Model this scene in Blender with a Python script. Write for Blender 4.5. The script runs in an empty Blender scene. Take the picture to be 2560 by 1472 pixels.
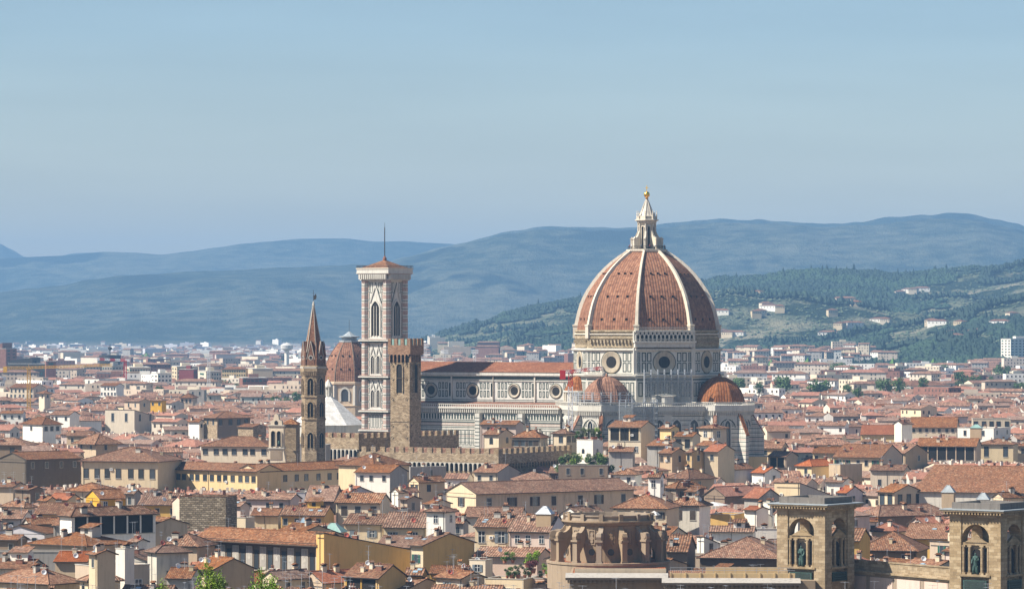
import bpy, math, random
from mathutils import Vector, Matrix, noise

random.seed(7)
R = math.radians
SC = bpy.context.scene
COL = SC.collection

# ---------------------------------------------------------------- camera, sky, sun, exposure
F = 9830.0            # focal length in photograph pixels (2560 wide)
HY = 815.0            # photograph row of the eye level
CAMZ = 65.0           # metres above the street level of the old town
cam_d = bpy.data.cameras.new('camera')
cam = bpy.data.objects.new('camera', cam_d)
COL.objects.link(cam)
cam.location = (0, 0, CAMZ)
cam.rotation_euler = (R(90), 0, 0)
cam_d.sensor_width = 36.0
cam_d.lens = 36.0 * F / 2560.0
cam_d.shift_y = (HY - 736.0) / 2560.0
cam_d.clip_start = 5.0
cam_d.clip_end = 90000.0
SC.camera = cam

SUN_EL, SUN_AZ = 47.0, -75.0      # azimuth: 0 = straight behind the camera, negative = from the left
sv = Vector((math.sin(R(SUN_AZ)) * math.cos(R(SUN_EL)), -math.cos(R(SUN_AZ)) * math.cos(R(SUN_EL)), math.sin(R(SUN_EL))))
sun_d = bpy.data.lights.new('sun', 'SUN')
sun_d.energy = 5.0
sun_d.angle = R(0.5)
sun_d.color = (1.0, 0.93, 0.82)
sun = bpy.data.objects.new('sun', sun_d)
COL.objects.link(sun)
sun.rotation_euler = sv.to_track_quat('Z', 'Y').to_euler()
sun.location = (-300, -200, 500)

W = bpy.data.worlds.new('World')
SC.world = W
W.use_nodes = True
wn = W.node_tree.nodes
wn.clear()
sky = wn.new('ShaderNodeTexSky')
sky.sky_type = 'NISHITA'
sky.sun_disc = False
sky.sun_elevation = R(SUN_EL)
sky.sun_rotation = math.atan2(sv.x, sv.y)
sky.altitude = 100
sky.air_density = 1.0
sky.dust_density = 0.8
sky.ozone_density = 2.6
bg = wn.new('ShaderNodeBackground')
bg.inputs['Strength'].default_value = 0.063
wo = wn.new('ShaderNodeOutputWorld')
# faint uneven veils of high haze in the sky
wtc = wn.new('ShaderNodeTexCoord')
wmp = wn.new('ShaderNodeMapping')
wmp.inputs['Scale'].default_value = (3.0, 3.0, 26.0)
wnz = wn.new('ShaderNodeTexNoise')
wnz.inputs['Scale'].default_value = 3.0
wnz.inputs['Detail'].default_value = 5.0
wrm = wn.new('ShaderNodeMapRange')
wrm.inputs[1].default_value, wrm.inputs[2].default_value = 0.3, 0.75
wrm.inputs[3].default_value, wrm.inputs[4].default_value = 0.95, 1.06
wvm = wn.new('ShaderNodeVectorMath')
wvm.operation = 'SCALE'
W.node_tree.links.new(wtc.outputs['Generated'], wmp.inputs['Vector'])
W.node_tree.links.new(wmp.outputs[0], wnz.inputs['Vector'])
W.node_tree.links.new(wnz.outputs['Fac'], wrm.inputs[0])
W.node_tree.links.new(sky.outputs[0], wvm.inputs[0])
W.node_tree.links.new(wrm.outputs[0], wvm.inputs['Scale'])
# the low sky is paler and brighter than the clear-air model has it
wsx = wn.new('ShaderNodeSeparateXYZ')
W.node_tree.links.new(wtc.outputs['Generated'], wsx.inputs[0])
whr = wn.new('ShaderNodeValToRGB')
whr.color_ramp.elements[0].position = 0.0
whr.color_ramp.elements[0].color = (1.0, 0.83, 0.66, 1)
whr.color_ramp.elements[1].position = 0.075
whr.color_ramp.elements[1].color = (0.62, 0.64, 0.66, 1)
W.node_tree.links.new(wsx.outputs[2], whr.inputs[0])
wsc = wn.new('ShaderNodeVectorMath')
wsc.operation = 'SCALE'
wsc.inputs['Scale'].default_value = 1.54
W.node_tree.links.new(whr.outputs[0], wsc.inputs[0])
wml = wn.new('ShaderNodeVectorMath')
wml.operation = 'MULTIPLY'
W.node_tree.links.new(wvm.outputs[0], wml.inputs[0])
W.node_tree.links.new(wsc.outputs[0], wml.inputs[1])
W.node_tree.links.new(wml.outputs[0], bg.inputs['Color'])
W.node_tree.links.new(bg.outputs[0], wo.inputs['Surface'])
SC.view_settings.view_transform = 'Standard'
SC.view_settings.look = 'None'
SC.view_settings.gamma = 1.0
SC.view_settings.exposure = 0.95
SC.cycles.max_bounces = 5
SC.cycles.diffuse_bounces = 3
SC.cycles.glossy_bounces = 2
SC.cycles.transparent_max_bounces = 6
SC.cycles.volume_bounces = 0
SC.cycles.use_denoising = True


def PX(px, D):            # photograph column -> world X at distance D
    return (px - 1280.0) * D / F


def PZ(y, D):             # photograph row -> world Z at distance D
    return CAMZ - (y - HY) * D / F


def DH(y, h):             # distance at which something h metres high shows at row y
    return (CAMZ - h) * F / (y - HY)


# ---------------------------------------------------------------- node materials
def new_mat(name, rough=0.85, metal=0.0):
    m = bpy.data.materials.new(name)
    m.use_nodes = True
    nt = m.node_tree
    b = nt.nodes['Principled BSDF']
    b.inputs['Roughness'].default_value = rough
    b.inputs['Metallic'].default_value = metal
    b.inputs['Specular IOR Level'].default_value = 0.25
    return m, nt, b


class N:
    """small helper for node graphs"""
    def __init__(s, nt):
        s.nt = nt

    def n(s, t, **kw):
        o = s.nt.nodes.new(t)
        for k, v in kw.items():
            if k.startswith('i_'):
                o.inputs[int(k[2:]) if k[2:].isdigit() else k[2:]].default_value = v
            else:
                setattr(o, k, v)
        return o

    def l(s, a, b):
        s.nt.links.new(a, b)

    def math(s, op, a, b=None, c=None):
        o = s.nt.nodes.new('ShaderNodeMath')
        o.operation = op
        for i, v in enumerate((a, b, c)):
            if v is None:
                continue
            if isinstance(v, (int, float)):
                o.inputs[i].default_value = v
            else:
                s.l(v, o.inputs[i])
        return o.outputs[0]

    def mix(s, fac, a, b, mode='MIX'):
        o = s.nt.nodes.new('ShaderNodeMixRGB')
        o.blend_type = mode
        for i, v in enumerate((fac, a, b)):
            if isinstance(v, (int, float)):
                o.inputs[i].default_value = v
            elif isinstance(v, (tuple, list)):
                o.inputs[i].default_value = (v[0], v[1], v[2], 1)
            else:
                s.l(v, o.inputs[i])
        return o.outputs[0]

    def ramp(s, fac, stops, interp='LINEAR'):
        o = s.nt.nodes.new('ShaderNodeValToRGB')
        o.color_ramp.interpolation = interp
        e = o.color_ramp.elements
        while len(e) < len(stops):
            e.new(0.5)
        for k, (p, c) in enumerate(stops):
            e[k].position = p
            e[k].color = (c[0], c[1], c[2], 1) if isinstance(c, (tuple, list)) else (c, c, c, 1)
        s.l(fac, o.inputs[0])
        return o.outputs[0]

    def noise(s, vec, scale, detail=3.0, rough=0.55, dist=0.0):
        o = s.nt.nodes.new('ShaderNodeTexNoise')
        o.inputs['Scale'].default_value = scale
        o.inputs['Detail'].default_value = detail
        o.inputs['Roughness'].default_value = rough
        o.inputs['Distortion'].default_value = dist
        if vec is not None:
            s.l(vec, o.inputs['Vector'])
        return o.outputs['Fac']

    def bump(s, h, strength, dist, bsdf):
        o = s.nt.nodes.new('ShaderNodeBump')
        o.inputs['Strength'].default_value = strength
        o.inputs['Distance'].default_value = dist
        s.l(h, o.inputs['Height'])
        s.l(o.outputs[0], bsdf.inputs['Normal'])

    def coord(s, which='Object'):
        o = s.nt.nodes.new('ShaderNodeTexCoord')
        return o.outputs[which]

    def geo(s):
        return s.nt.nodes.new('ShaderNodeNewGeometry').outputs['Position']

    def scalev(s, vec, v):
        o = s.nt.nodes.new('ShaderNodeMapping')
        s.l(vec, o.inputs['Vector'])
        o.inputs['Scale'].default_value = v
        return o.outputs[0]


def rnd_tint(g, col, amt=0.12, sat=0.06):
    """vary a colour from one building to the next"""
    oi = g.n('ShaderNodeObjectInfo')
    hsv = g.n('ShaderNodeHueSaturation')
    g.l(g.math('MULTIPLY_ADD', oi.outputs['Random'], 2 * amt, 1.0 - amt), hsv.inputs['Value'])
    r2 = g.math('FRACT', g.math('MULTIPLY', oi.outputs['Random'], 17.3))
    g.l(g.math('MULTIPLY_ADD', r2, sat * 6, 1.0 - sat * 3), hsv.inputs['Saturation'])
    g.l(col, hsv.inputs['Color'])
    return hsv.outputs[0]


def mat_plain(name, c, rough=0.8, var=0.15, scale=1.2, metal=0.0):
    m, nt, b = new_mat(name, rough, metal)
    g = N(nt)
    n = g.noise(g.geo(), scale, 4)
    lo = tuple(v * (1 - var) for v in c)
    hi = tuple(min(1, v * (1 + var)) for v in c)
    g.l(g.ramp(n, [(0.3, lo), (0.7, hi)]), b.inputs['Base Color'])
    return m


def mat_stucco(name, c, stain=0.55, var=0.1):
    """plaster: flat tone, cloudy weathering, vertical run-off streaks, small patches"""
    m, nt, b = new_mat(name, 0.92)
    g = N(nt)
    p = g.geo()
    c0 = g.mix(g.noise(p, 0.35, 4), tuple(v * 0.86 for v in c), tuple(min(1, v * 1.08) for v in c))
    st = g.noise(g.scalev(p, (1.6, 1.6, 0.16)), 1.0, 5, 0.65)
    c1 = g.mix(g.math('MULTIPLY', g.ramp(st, [(0.5, 0.0), (0.78, 1.0)]), stain), c0, tuple(v * 0.45 for v in c))
    pt = g.noise(p, 0.9, 5, 0.7)
    c2 = g.mix(g.math('MULTIPLY', g.ramp(pt, [(0.60, 0.0), (0.68, 1.0)]), stain * 0.55), c1, (0.30, 0.27, 0.23))
    g.l(rnd_tint(g, c2, var), b.inputs['Base Color'])
    g.bump(g.noise(p, 5.0, 3), 0.25, 0.03, b)
    return m


def mat_tiles(name, cols, pu=0.42, pv=0.42, bump=1.0, var=0.22, light=0.5):
    """barrel tile roof: columns down the slope (u), courses (v), every tile its own tone"""
    m, nt, b = new_mat(name, 0.88)
    g = N(nt)
    uv = g.coord('UV')
    sx = g.n('ShaderNodeSeparateXYZ')
    g.l(uv, sx.inputs[0])
    u, v = sx.outputs[0], sx.outputs[1]
    wob = g.math('MULTIPLY', g.noise(g.geo(), 0.5, 2), 0.35)
    uu = g.math('DIVIDE', g.math('ADD', u, wob), pu)
    vv = g.math('DIVIDE', v, pv)
    cu, cv = g.math('FLOOR', uu), g.math('FLOOR', vv)
    cb = g.n('ShaderNodeCombineXYZ')
    g.l(cu, cb.inputs[0])
    g.l(cv, cb.inputs[1])
    wn_ = g.n('ShaderNodeTexWhiteNoise', noise_dimensions='3D')
    oi = g.n('ShaderNodeObjectInfo')
    g.l(oi.outputs['Random'], cb.inputs[2])
    g.l(cb.outputs[0], wn_.inputs['Vector'])
    rv = wn_.outputs['Value']
    k = len(cols)
    tile = g.ramp(rv, [(i / max(1, k - 1), c) for i, c in enumerate(cols)])
    big = g.noise(g.geo(), 0.22, 4, 0.6)
    mid = g.noise(g.geo(), 1.1, 3, 0.6)
    tone = g.mix(g.math('MULTIPLY', g.ramp(big, [(0.45, 0.0), (0.75, 1.0)]), 0.5), tile, tuple(v * 0.72 for v in cols[0]))
    tone = g.mix(g.math('MULTIPLY', g.ramp(mid, [(0.56, 0.0), (0.70, 1.0)]), light), tone, (0.43, 0.29, 0.20))
    lich = g.noise(g.geo(), 2.3, 4, 0.7)
    tone = g.mix(g.math('MULTIPLY', g.ramp(lich, [(0.60, 0.0), (0.70, 1.0)]), 0.55), tone, (0.15, 0.115, 0.085))
    # joints between the columns of tiles
    fu = g.math('FRACT', uu)
    prof = g.math('SINE', g.math('MULTIPLY', fu, math.pi))
    joint = g.ramp(prof, [(0.0, 0.0), (0.5, 1.0)])
    fv = g.math('FRACT', vv)
    tone = g.mix(g.math('MULTIPLY', g.math('SUBTRACT', 1.0, joint), 0.72), tone, (0.05, 0.03, 0.022))
    tone = g.mix(1.0, tone, (0.80, 0.80, 0.78), 'MULTIPLY')
    g.l(rnd_tint(g, tone, var, 0.055), b.inputs['Base Color'])
    h = g.math('ADD', g.math('MULTIPLY', prof, 1.0), g.math('MULTIPLY', fv, 0.35))
    h = g.math('ADD', h, g.math('MULTIPLY', rv, 0.35))
    g.bump(h, 0.9, 0.09 * bump, b)
    return m


def mat_masonry(name, cols, bw=0.7, bh=0.35, mortar=(0.2, 0.17, 0.13), ms=0.03, var=0.08, bump=0.06):
    m, nt, b = new_mat(name, 0.92)
    g = N(nt)
    uv = g.coord('UV')
    bk = g.n('ShaderNodeTexBrick')
    g.l(uv, bk.inputs['Vector'])
    bk.inputs['Scale'].default_value = 1.0
    bk.inputs['Brick Width'].default_value = bw
    bk.inputs['Row Height'].default_value = bh
    bk.inputs['Mortar Size'].default_value = ms
    bk.inputs['Mortar Smooth'].default_value = 0.3
    bk.inputs['Bias'].default_value = 0.0
    bk.inputs['Color1'].default_value = (0, 0, 0, 1)
    bk.inputs['Color2'].default_value = (1, 1, 1, 1)
    bk.inputs['Mortar'].default_value = (0.5, 0.5, 0.5, 1)
    tone = g.ramp(bk.outputs['Color'], [(i / max(1, len(cols) - 1), c) for i, c in enumerate(cols)])
    tone = g.mix(bk.outputs['Fac'], tone, mortar)
    n2 = g.noise(g.geo(), 0.5, 5, 0.65)
    tone = g.mix(g.math('MULTIPLY', g.ramp(n2, [(0.45, 0.0), (0.7, 1.0)]), 0.55), tone, tuple(v * 0.55 for v in cols[0]))
    n3 = g.noise(g.geo(), 3.2, 4, 0.7)
    tone = g.mix(g.math('MULTIPLY', g.ramp(n3, [(0.58, 0.0), (0.66, 1.0)]), 0.35), tone, tuple(min(1, v * 1.5) for v in cols[-1]))
    g.l(rnd_tint(g, tone, var, 0.02), b.inputs['Base Color'])
    h = g.math('ADD', g.math('MULTIPLY', g.math('SUBTRACT', 1.0, bk.outputs['Fac']), 0.6), g.math('MULTIPLY', n3, 1.0))
    g.bump(h, 0.8, bump, b)
    return m


def mat_glass(name, c=(0.02, 0.025, 0.03), rough=0.15):
    m, nt, b = new_mat(name, rough)
    b.inputs['Specular IOR Level'].default_value = 0.5
    g = N(nt)
    oi = g.n('ShaderNodeObjectInfo')
    g.l(g.mix(oi.outputs['Random'], c, tuple(v * 2.6 for v in c)), b.inputs['Base Color'])
    return m


TERRA = [(0.11, 0.047, 0.024), (0.23, 0.095, 0.045), (0.34, 0.15, 0.072), (0.17, 0.078, 0.042), (0.42, 0.235, 0.13)]
M = {}
M['tile'] = mat_tiles('terracotta_tiles', TERRA)
M['tile_pale'] = mat_tiles('weathered_tiles', [(0.15, 0.08, 0.052), (0.27, 0.145, 0.095), (0.36, 0.21, 0.145), (0.21, 0.11, 0.075), (0.42, 0.28, 0.20)])
M['tile_red'] = mat_tiles('newer_red_tiles', [(0.27, 0.09, 0.045), (0.38, 0.13, 0.065), (0.45, 0.19, 0.11)], light=0.2)
M['tile_big'] = mat_tiles('wide_barrel_tiles', [(0.11, 0.052, 0.03), (0.26, 0.12, 0.063), (0.38, 0.195, 0.115), (0.17, 0.08, 0.045), (0.46, 0.30, 0.20)], pu=0.62, pv=0.5, bump=1.8)
M['tile_far'] = mat_tiles('small_roof_tiles', [(0.13, 0.055, 0.03), (0.25, 0.105, 0.052), (0.35, 0.17, 0.09)], pu=0.9, pv=1.2, bump=1.0)
WALLS = {
    'cream': (0.60, 0.49, 0.33), 'white': (0.78, 0.73, 0.63), 'ochre': (0.56, 0.36, 0.13), 'yellow': (0.64, 0.49, 0.28),
    'pale': (0.62, 0.52, 0.38), 'beige': (0.52, 0.41, 0.29), 'grey': (0.36, 0.33, 0.29), 'pink': (0.56, 0.43, 0.35),
    'tan': (0.46, 0.35, 0.24), 'lilac': (0.52, 0.49, 0.50), 'dark': (0.13, 0.105, 0.08), 'brown': (0.22, 0.16, 0.11),
    'gold': (0.62, 0.38, 0.11), 'dirty': (0.50, 0.46, 0.39),
}
for k_, c_ in WALLS.items():
    M[k_] = mat_stucco(k_ + '_plaster', c_, 0.8 if k_ in ('grey', 'dirty', 'beige') else 0.42)
M['stone'] = mat_masonry('rough_brown_stone', [(0.22, 0.155, 0.09), (0.36, 0.26, 0.155), (0.47, 0.365, 0.235)], 0.75, 0.34, (0.17, 0.135, 0.095), 0.035, bump=0.12)
M['rubble'] = mat_masonry('coarse_rubble_stone', [(0.15, 0.12, 0.08), (0.27, 0.22, 0.15), (0.40, 0.34, 0.25)], 1.0, 0.5, (0.10, 0.08, 0.055), 0.07, bump=0.25)
M['ashlar'] = mat_masonry('brown_sandstone_blocks', [(0.25, 0.18, 0.10), (0.33, 0.245, 0.145), (0.42, 0.33, 0.21)], 1.5, 0.6, (0.17, 0.13, 0.085), 0.02, bump=0.03)
M['sandstone'] = mat_stucco('carved_brown_sandstone', (0.30, 0.225, 0.15), 0.6, 0.04)
M['brick'] = mat_masonry('dark_red_brick', [(0.18, 0.075, 0.05), (0.26, 0.11, 0.07), (0.32, 0.15, 0.10)], 0.5, 0.2, (0.15, 0.10, 0.08), 0.02)
M['spire'] = mat_masonry('spire_brick', [(0.13, 0.062, 0.036), (0.21, 0.10, 0.055), (0.28, 0.145, 0.085)], 0.6, 0.25, (0.14, 0.08, 0.06), 0.02)
M['trim'] = mat_stucco('pale_stone_trim', (0.46, 0.43, 0.37), 0.5, 0.03)
M['darktrim'] = mat_plain('dark_eaves_wood', (0.07, 0.05, 0.035))
M['glass'] = mat_glass('dark_window_glass')
M['void'] = mat_plain('unlit_interior', (0.018, 0.015, 0.013))
M['shutter'] = mat_plain('brown_shutter_paint', (0.06, 0.045, 0.035))
M['shutter_green'] = mat_plain('green_shutter_paint', (0.02, 0.09, 0.065))
M['shutter_grey'] = mat_plain('grey_blue_shutter_paint', (0.16, 0.19, 0.21))
M['frame'] = mat_plain('white_window_paint', (0.66, 0.65, 0.62))
M['metal'] = mat_plain('galvanised_metal', (0.42, 0.44, 0.46), 0.5, 0.2, 1.0, 0.4)
M['copper'] = mat_plain('green_copper_sheet', (0.20, 0.32, 0.28), 0.6)
M['lead'] = mat_plain('lead_grey_sheet', (0.28, 0.31, 0.32), 0.6)
M['dish'] = mat_plain('white_dish_enamel', (0.75, 0.75, 0.73), 0.5, 0.05)
M['dish_red'] = mat_plain('red_dish_enamel', (0.40, 0.10, 0.07), 0.5, 0.05)
M['iron'] = mat_plain('dark_iron', (0.04, 0.035, 0.03), 0.6)
M['redpaint'] = mat_plain('red_crane_paint', (0.50, 0.025, 0.03), 0.5)
M['whitepaint'] = mat_plain('white_crane_paint', (0.72, 0.72, 0.72), 0.5)
M['yellowpaint'] = mat_plain('yellow_crane_paint', (0.62, 0.36, 0.06), 0.5)
M['gold_leaf'] = new_mat('gilded_copper', 0.28, 1.0)[0]
M['gold_leaf'].node_tree.nodes['Principled BSDF'].inputs['Base Color'].default_value = (0.95, 0.58, 0.10, 1)
M['bronze'] = mat_plain('green_bronze', (0.05, 0.09, 0.075), 0.5, 0.4, 3.0, 0.3)
M['marble'] = mat_stucco('white_marble', (0.57, 0.545, 0.48), 0.75, 0.02)
M['marble_green'] = mat_plain('green_marble', (0.045, 0.065, 0.055), 0.7, 0.3, 2.0)
M['marble_pink'] = mat_plain('pink_marble', (0.40, 0.29, 0.24), 0.7, 0.2, 2.0)
M['bare'] = mat_masonry('unfaced_drum_masonry', [(0.24, 0.19, 0.12), (0.36, 0.29, 0.19), (0.46, 0.38, 0.26)], 1.2, 0.45, (0.18, 0.14, 0.09), 0.04, bump=0.1)
M['whiteroof'] = mat_masonry('white_marble_roof_slabs', [(0.52, 0.50, 0.46), (0.60, 0.58, 0.54), (0.68, 0.66, 0.62)], 1.6, 1.0, (0.42, 0.40, 0.36), 0.05, 0.0, 0.03)
M['headbrick'] = mat_masonry('reddish_brown_brick', [(0.20, 0.11, 0.065), (0.29, 0.165, 0.095), (0.36, 0.22, 0.14)], 0.6, 0.25, (0.16, 0.12, 0.08), 0.02)


def mat_striped():
    m, nt, b = new_mat('banded_marble_cladding', 0.7)
    g = N(nt)
    p = g.geo()
    sx = g.n('ShaderNodeSeparateXYZ')
    g.l(p, sx.inputs[0])
    z = g.math('DIVIDE', sx.outputs[2], 1.55)
    f = g.math('FRACT', z)
    kk = g.math('MODULO', g.math('FLOOR', z), 3.0)
    green = g.ramp(f, [(0.0, 1.0), (0.20, 1.0), (0.23, 0.0), (0.46, 0.0), (0.48, 0.8), (0.53, 0.8), (0.55, 0.0)])
    pink = g.math('MULTIPLY', g.ramp(f, [(0.60, 0.0), (0.63, 1.0), (0.84, 1.0), (0.87, 0.0)]), g.math('LESS_THAN', kk, 0.5))
    st = g.noise(g.scalev(p, (1.2, 1.2, 0.14)), 1.0, 5, 0.65)
    w = g.mix(g.math('MULTIPLY', g.ramp(st, [(0.45, 0.0), (0.75, 1.0)]), 0.75), (0.62, 0.58, 0.50), (0.27, 0.25, 0.21))
    c = g.mix(g.math('MULTIPLY', pink, 0.7), w, (0.42, 0.27, 0.22))
    c = g.mix(g.math('MULTIPLY', green, 0.85), c, (0.06, 0.085, 0.075))
    g.l(c, b.inputs['Base Color'])
    return m


M['striped'] = mat_striped()


# ---------------------------------------------------------------- mesh builder and object helpers
class MB:
    """collects faces; build() links them as ONE mesh object with metric UVs"""
    def __init__(s):
        s.v, s.f, s.m, s.mats, s.sm = [], [], [], [], []

    def mi(s, mat):
        m = M[mat] if isinstance(mat, str) else mat
        if m not in s.mats:
            s.mats.append(m)
        return s.mats.index(m)

    def face(s, pts, mat, smooth=False):
        b = len(s.v)
        s.v.extend([tuple(p) for p in pts])
        s.f.append(tuple(range(b, b + len(pts))))
        s.m.append(s.mi(mat))
        s.sm.append(smooth)

    def mesh(s, verts, faces, mat, smooth=False):
        b = len(s.v)
        s.v.extend([tuple(p) for p in verts])
        k = s.mi(mat)
        for f in faces:
            s.f.append(tuple(i + b for i in f))
            s.m.append(k)
            s.sm.append(smooth)

    def box(s, x0, x1, y0, y1, z0, z1, mat, fr=None):
        P = [(x0, y0, z0), (x1, y0, z0), (x1, y1, z0), (x0, y1, z0), (x0, y0, z1), (x1, y0, z1), (x1, y1, z1), (x0, y1, z1)]
        if fr:
            P = [fr(*p) for p in P]
        fs = [(0, 3, 2, 1), (4, 5, 6, 7), (0, 1, 5, 4), (1, 2, 6, 5), (2, 3, 7, 6), (3, 0, 4, 7)]
        s.mesh(P, fs, mat)

    def bar(s, a, b, r, mat, n=4):
        a, b = Vector(a), Vector(b)
        d = (b - a).normalized()
        q = d.to_track_quat('Z', 'Y')
        vs = []
        for p in (a, b):
            for k in range(n):
                t = 2 * math.pi * (k + .5) / n
                vs.append(p + q @ Vector((r * math.cos(t), r * math.sin(t), 0)))
        fs = [(k, (k + 1) % n, n + (k + 1) % n, n + k) for k in range(n)]
        fs += [tuple(range(n - 1, -1, -1)), tuple(range(n, 2 * n))]
        s.mesh(vs, fs, mat)

    def lathe(s, prof, n, mat, c=(0, 0), ph=0.0, smooth=False, a0=0.0, a1=360.0, sx=1, sy=1):
        """prof = [(radius, z)...] turned round the z axis; ph rotates in degrees"""
        full = abs(a1 - a0 - 360) < 1e-6
        cols = n if full else n + 1
        vs, fs = [], []
        for (r, z) in prof:
            for k in range(cols):
                t = R(ph + a0 + (a1 - a0) * k / n)
                vs.append((c[0] + r * sx * math.cos(t), c[1] + r * sy * math.sin(t), z))
        for j in range(len(prof) - 1):
            for k in range(n):
                k2 = (k + 1) % cols
                fs.append((j * cols + k, j * cols + k2, (j + 1) * cols + k2, (j + 1) * cols + k))
        s.mesh(vs, fs, mat, smooth)

    def extrude(s, poly, y0, y1, mat, fr=None):
        """polygon in (x, z), pushed from y0 to y1"""
        n = len(poly)
        vs = [(p[0], y0, p[1]) for p in poly] + [(p[0], y1, p[1]) for p in poly]
        if fr:
            vs = [fr(*p) for p in vs]
        fs = [tuple(range(n)), tuple(range(2 * n - 1, n - 1, -1))]
        fs += [(k, n + k, n + (k + 1) % n, (k + 1) % n) for k in range(n)]
        s.mesh(vs, fs, mat)

    def tube(s, pts, rs, n, mat, smooth=True):
        vs, fs = [], []
        for i, p in enumerate(pts):
            p = Vector(p)
            d = (Vector(pts[min(i + 1, len(pts) - 1)]) - Vector(pts[max(i - 1, 0)])).normalized()
            q = d.to_track_quat('Z', 'Y')
            for k in range(n):
                t = 2 * math.pi * k / n
                vs.append(p + q @ Vector((rs[i] * math.cos(t), rs[i] * math.sin(t), 0)))
        for i in range(len(pts) - 1):
            for k in range(n):
                fs.append((i * n + k, i * n + (k + 1) % n, (i + 1) * n + (k + 1) % n, (i + 1) * n + k))
        fs += [tuple(range(n - 1, -1, -1)), tuple(range((len(pts) - 1) * n, len(pts) * n))]
        s.mesh(vs, fs, mat, smooth)

    def data(s, name):
        me = bpy.data.meshes.new(name)
        me.from_pydata(s.v, [], s.f)
        for m in s.mats:
            me.materials.append(m)
        me.polygons.foreach_set('material_index', s.m)
        me.polygons.foreach_set('use_smooth', s.sm)
        me.update()
        uvl = me.uv_layers.new(name='UVMap')
        uv = [0.0] * (2 * len(me.loops))
        vs = s.v
        for p in me.polygons:
            nx, ny, nz = p.normal
            h = math.hypot(nx, ny)
            if h < 0.02:
                t, b = (1, 0, 0), (0, 1, 0)
            else:
                t = (-ny / h, nx / h, 0)
                b = (ny * t[2] - nz * t[1], nz * t[0] - nx * t[2], nx * t[1] - ny * t[0])
            for li in p.loop_indices:
                q = vs[me.loops[li].vertex_index]
                uv[2 * li] = q[0] * t[0] + q[1] * t[1] + q[2] * t[2]
                uv[2 * li + 1] = q[0] * b[0] + q[1] * b[1] + q[2] * b[2]
        uvl.data.foreach_set('uv', uv)
        return me

    def build(s, name, parent=None, loc=None, rz=0.0):
        o = bpy.data.objects.new(name, s.data(name))
        COL.objects.link(o)
        if parent:
            o.parent = parent
        if loc is not None:
            o.location = loc
        o.rotation_euler = (0, 0, rz)
        return o


def place(name, me, parent=None, loc=(0, 0, 0), rz=0.0, scale=(1, 1, 1)):
    o = bpy.data.objects.new(name, me)
    COL.objects.link(o)
    o.parent = parent
    o.location = loc
    o.rotation_euler = (0, 0, rz)
    o.scale = scale
    return o


USED = {}


def tag(o, label=None, cat=None, group=None, kind=None):
    if label:
        o['label'] = label
    if cat:
        o['category'] = cat
    if group:
        o['group'] = group
    if kind:
        o['kind'] = kind
    return o


def thing(name, label, cat, loc=(0, 0, 0), rz=0.0, group=None):
    o = bpy.data.objects.new(name, None)
    COL.objects.link(o)
    o.location = loc
    o.rotation_euler = (0, 0, rz)
    o.empty_display_size = 1.0
    return tag(o, label, cat, group)


# ---------------------------------------------------------------- terrain: plain and hills
def interp(pts, x):
    if x <= pts[0][0]:
        return pts[0][1]
    for (a, ya), (b, yb) in zip(pts, pts[1:]):
        if x <= b:
            t = (x - a) / (b - a)
            t = t * t * (3 - 2 * t) * 0.5 + t * 0.5
            return ya + (yb - ya) * t
    return pts[-1][1]


K = 2560 / 2532.0
# ridge lines: (column, row) of the skyline of each range, its distance and the distance of its foot
RANGES = [
    (20000, 17800, [(-600, 560), (-300, 575), (-60, 590), (0, 597), (30, 612), (60, 630), (120, 633), (190, 620), (245, 619), (330, 650), (500, 700), (900, 800)], 2),
    (17200, 15000, [(-600, 650), (0, 638), (150, 632), (260, 622), (330, 624), (400, 629), (460, 622), (540, 611), (600, 602), (660, 597), (740, 590), (850, 589), (930, 597), (1000, 596), (1060, 600), (1110, 602), (1300, 640), (1700, 700), (3200, 720)], 3),
    (14600, 12600, [(-600, 860), (500, 800), (800, 700), (960, 646), (1000, 633), (1100, 609), (1180, 592), (1260, 570), (1340, 560), (1420, 560), (1500, 563), (1570, 562), (1650, 552), (1720, 545), (1800, 541), (1870, 543), (1950, 548), (2040, 553), (2130, 550), (2200, 538), (2290, 532), (2350, 527), (2400, 530), (2460, 543), (2510, 553), (2560, 572), (2900, 640), (3200, 690)], 4),
    (13000, 10600, [(-600, 740), (0, 722), (80, 712), (150, 706), (220, 690), (300, 680), (400, 675), (500, 668), (600, 665), (700, 660), (800, 655), (900, 652), (960, 650), (1000, 638), (1100, 613), (1180, 597), (1260, 576), (1340, 565), (1500, 568), (1570, 567), (1720, 551), (1870, 549), (2040, 558), (2130, 556), (2290, 540), (2400, 541), (2510, 565), (2560, 580), (3200, 720)], 4),
    (7200, 4700, [(-600, 890), (900, 886), (1000, 866), (1050, 845), (1120, 822), (1200, 797), (1250, 778), (1330, 760), (1420, 745), (1500, 735), (1620, 722), (1740, 703), (1800, 692), (1880, 688), (1950, 676), (2010, 672), (2080, 673), (2150, 676), (2210, 682), (2260, 680), (2330, 672), (2400, 664), (2470, 660), (2532, 655), (2800, 640), (3200, 660)], 3),
    (5600, 4000, [(-600, 930), (1500, 915), (1700, 885), (1790, 862), (1900, 850), (2050, 840), (2150, 824), (2250, 807), (2350, 785), (2440, 760), (2532, 743), (2800, 700), (3200, 690)], 3),
]


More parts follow.
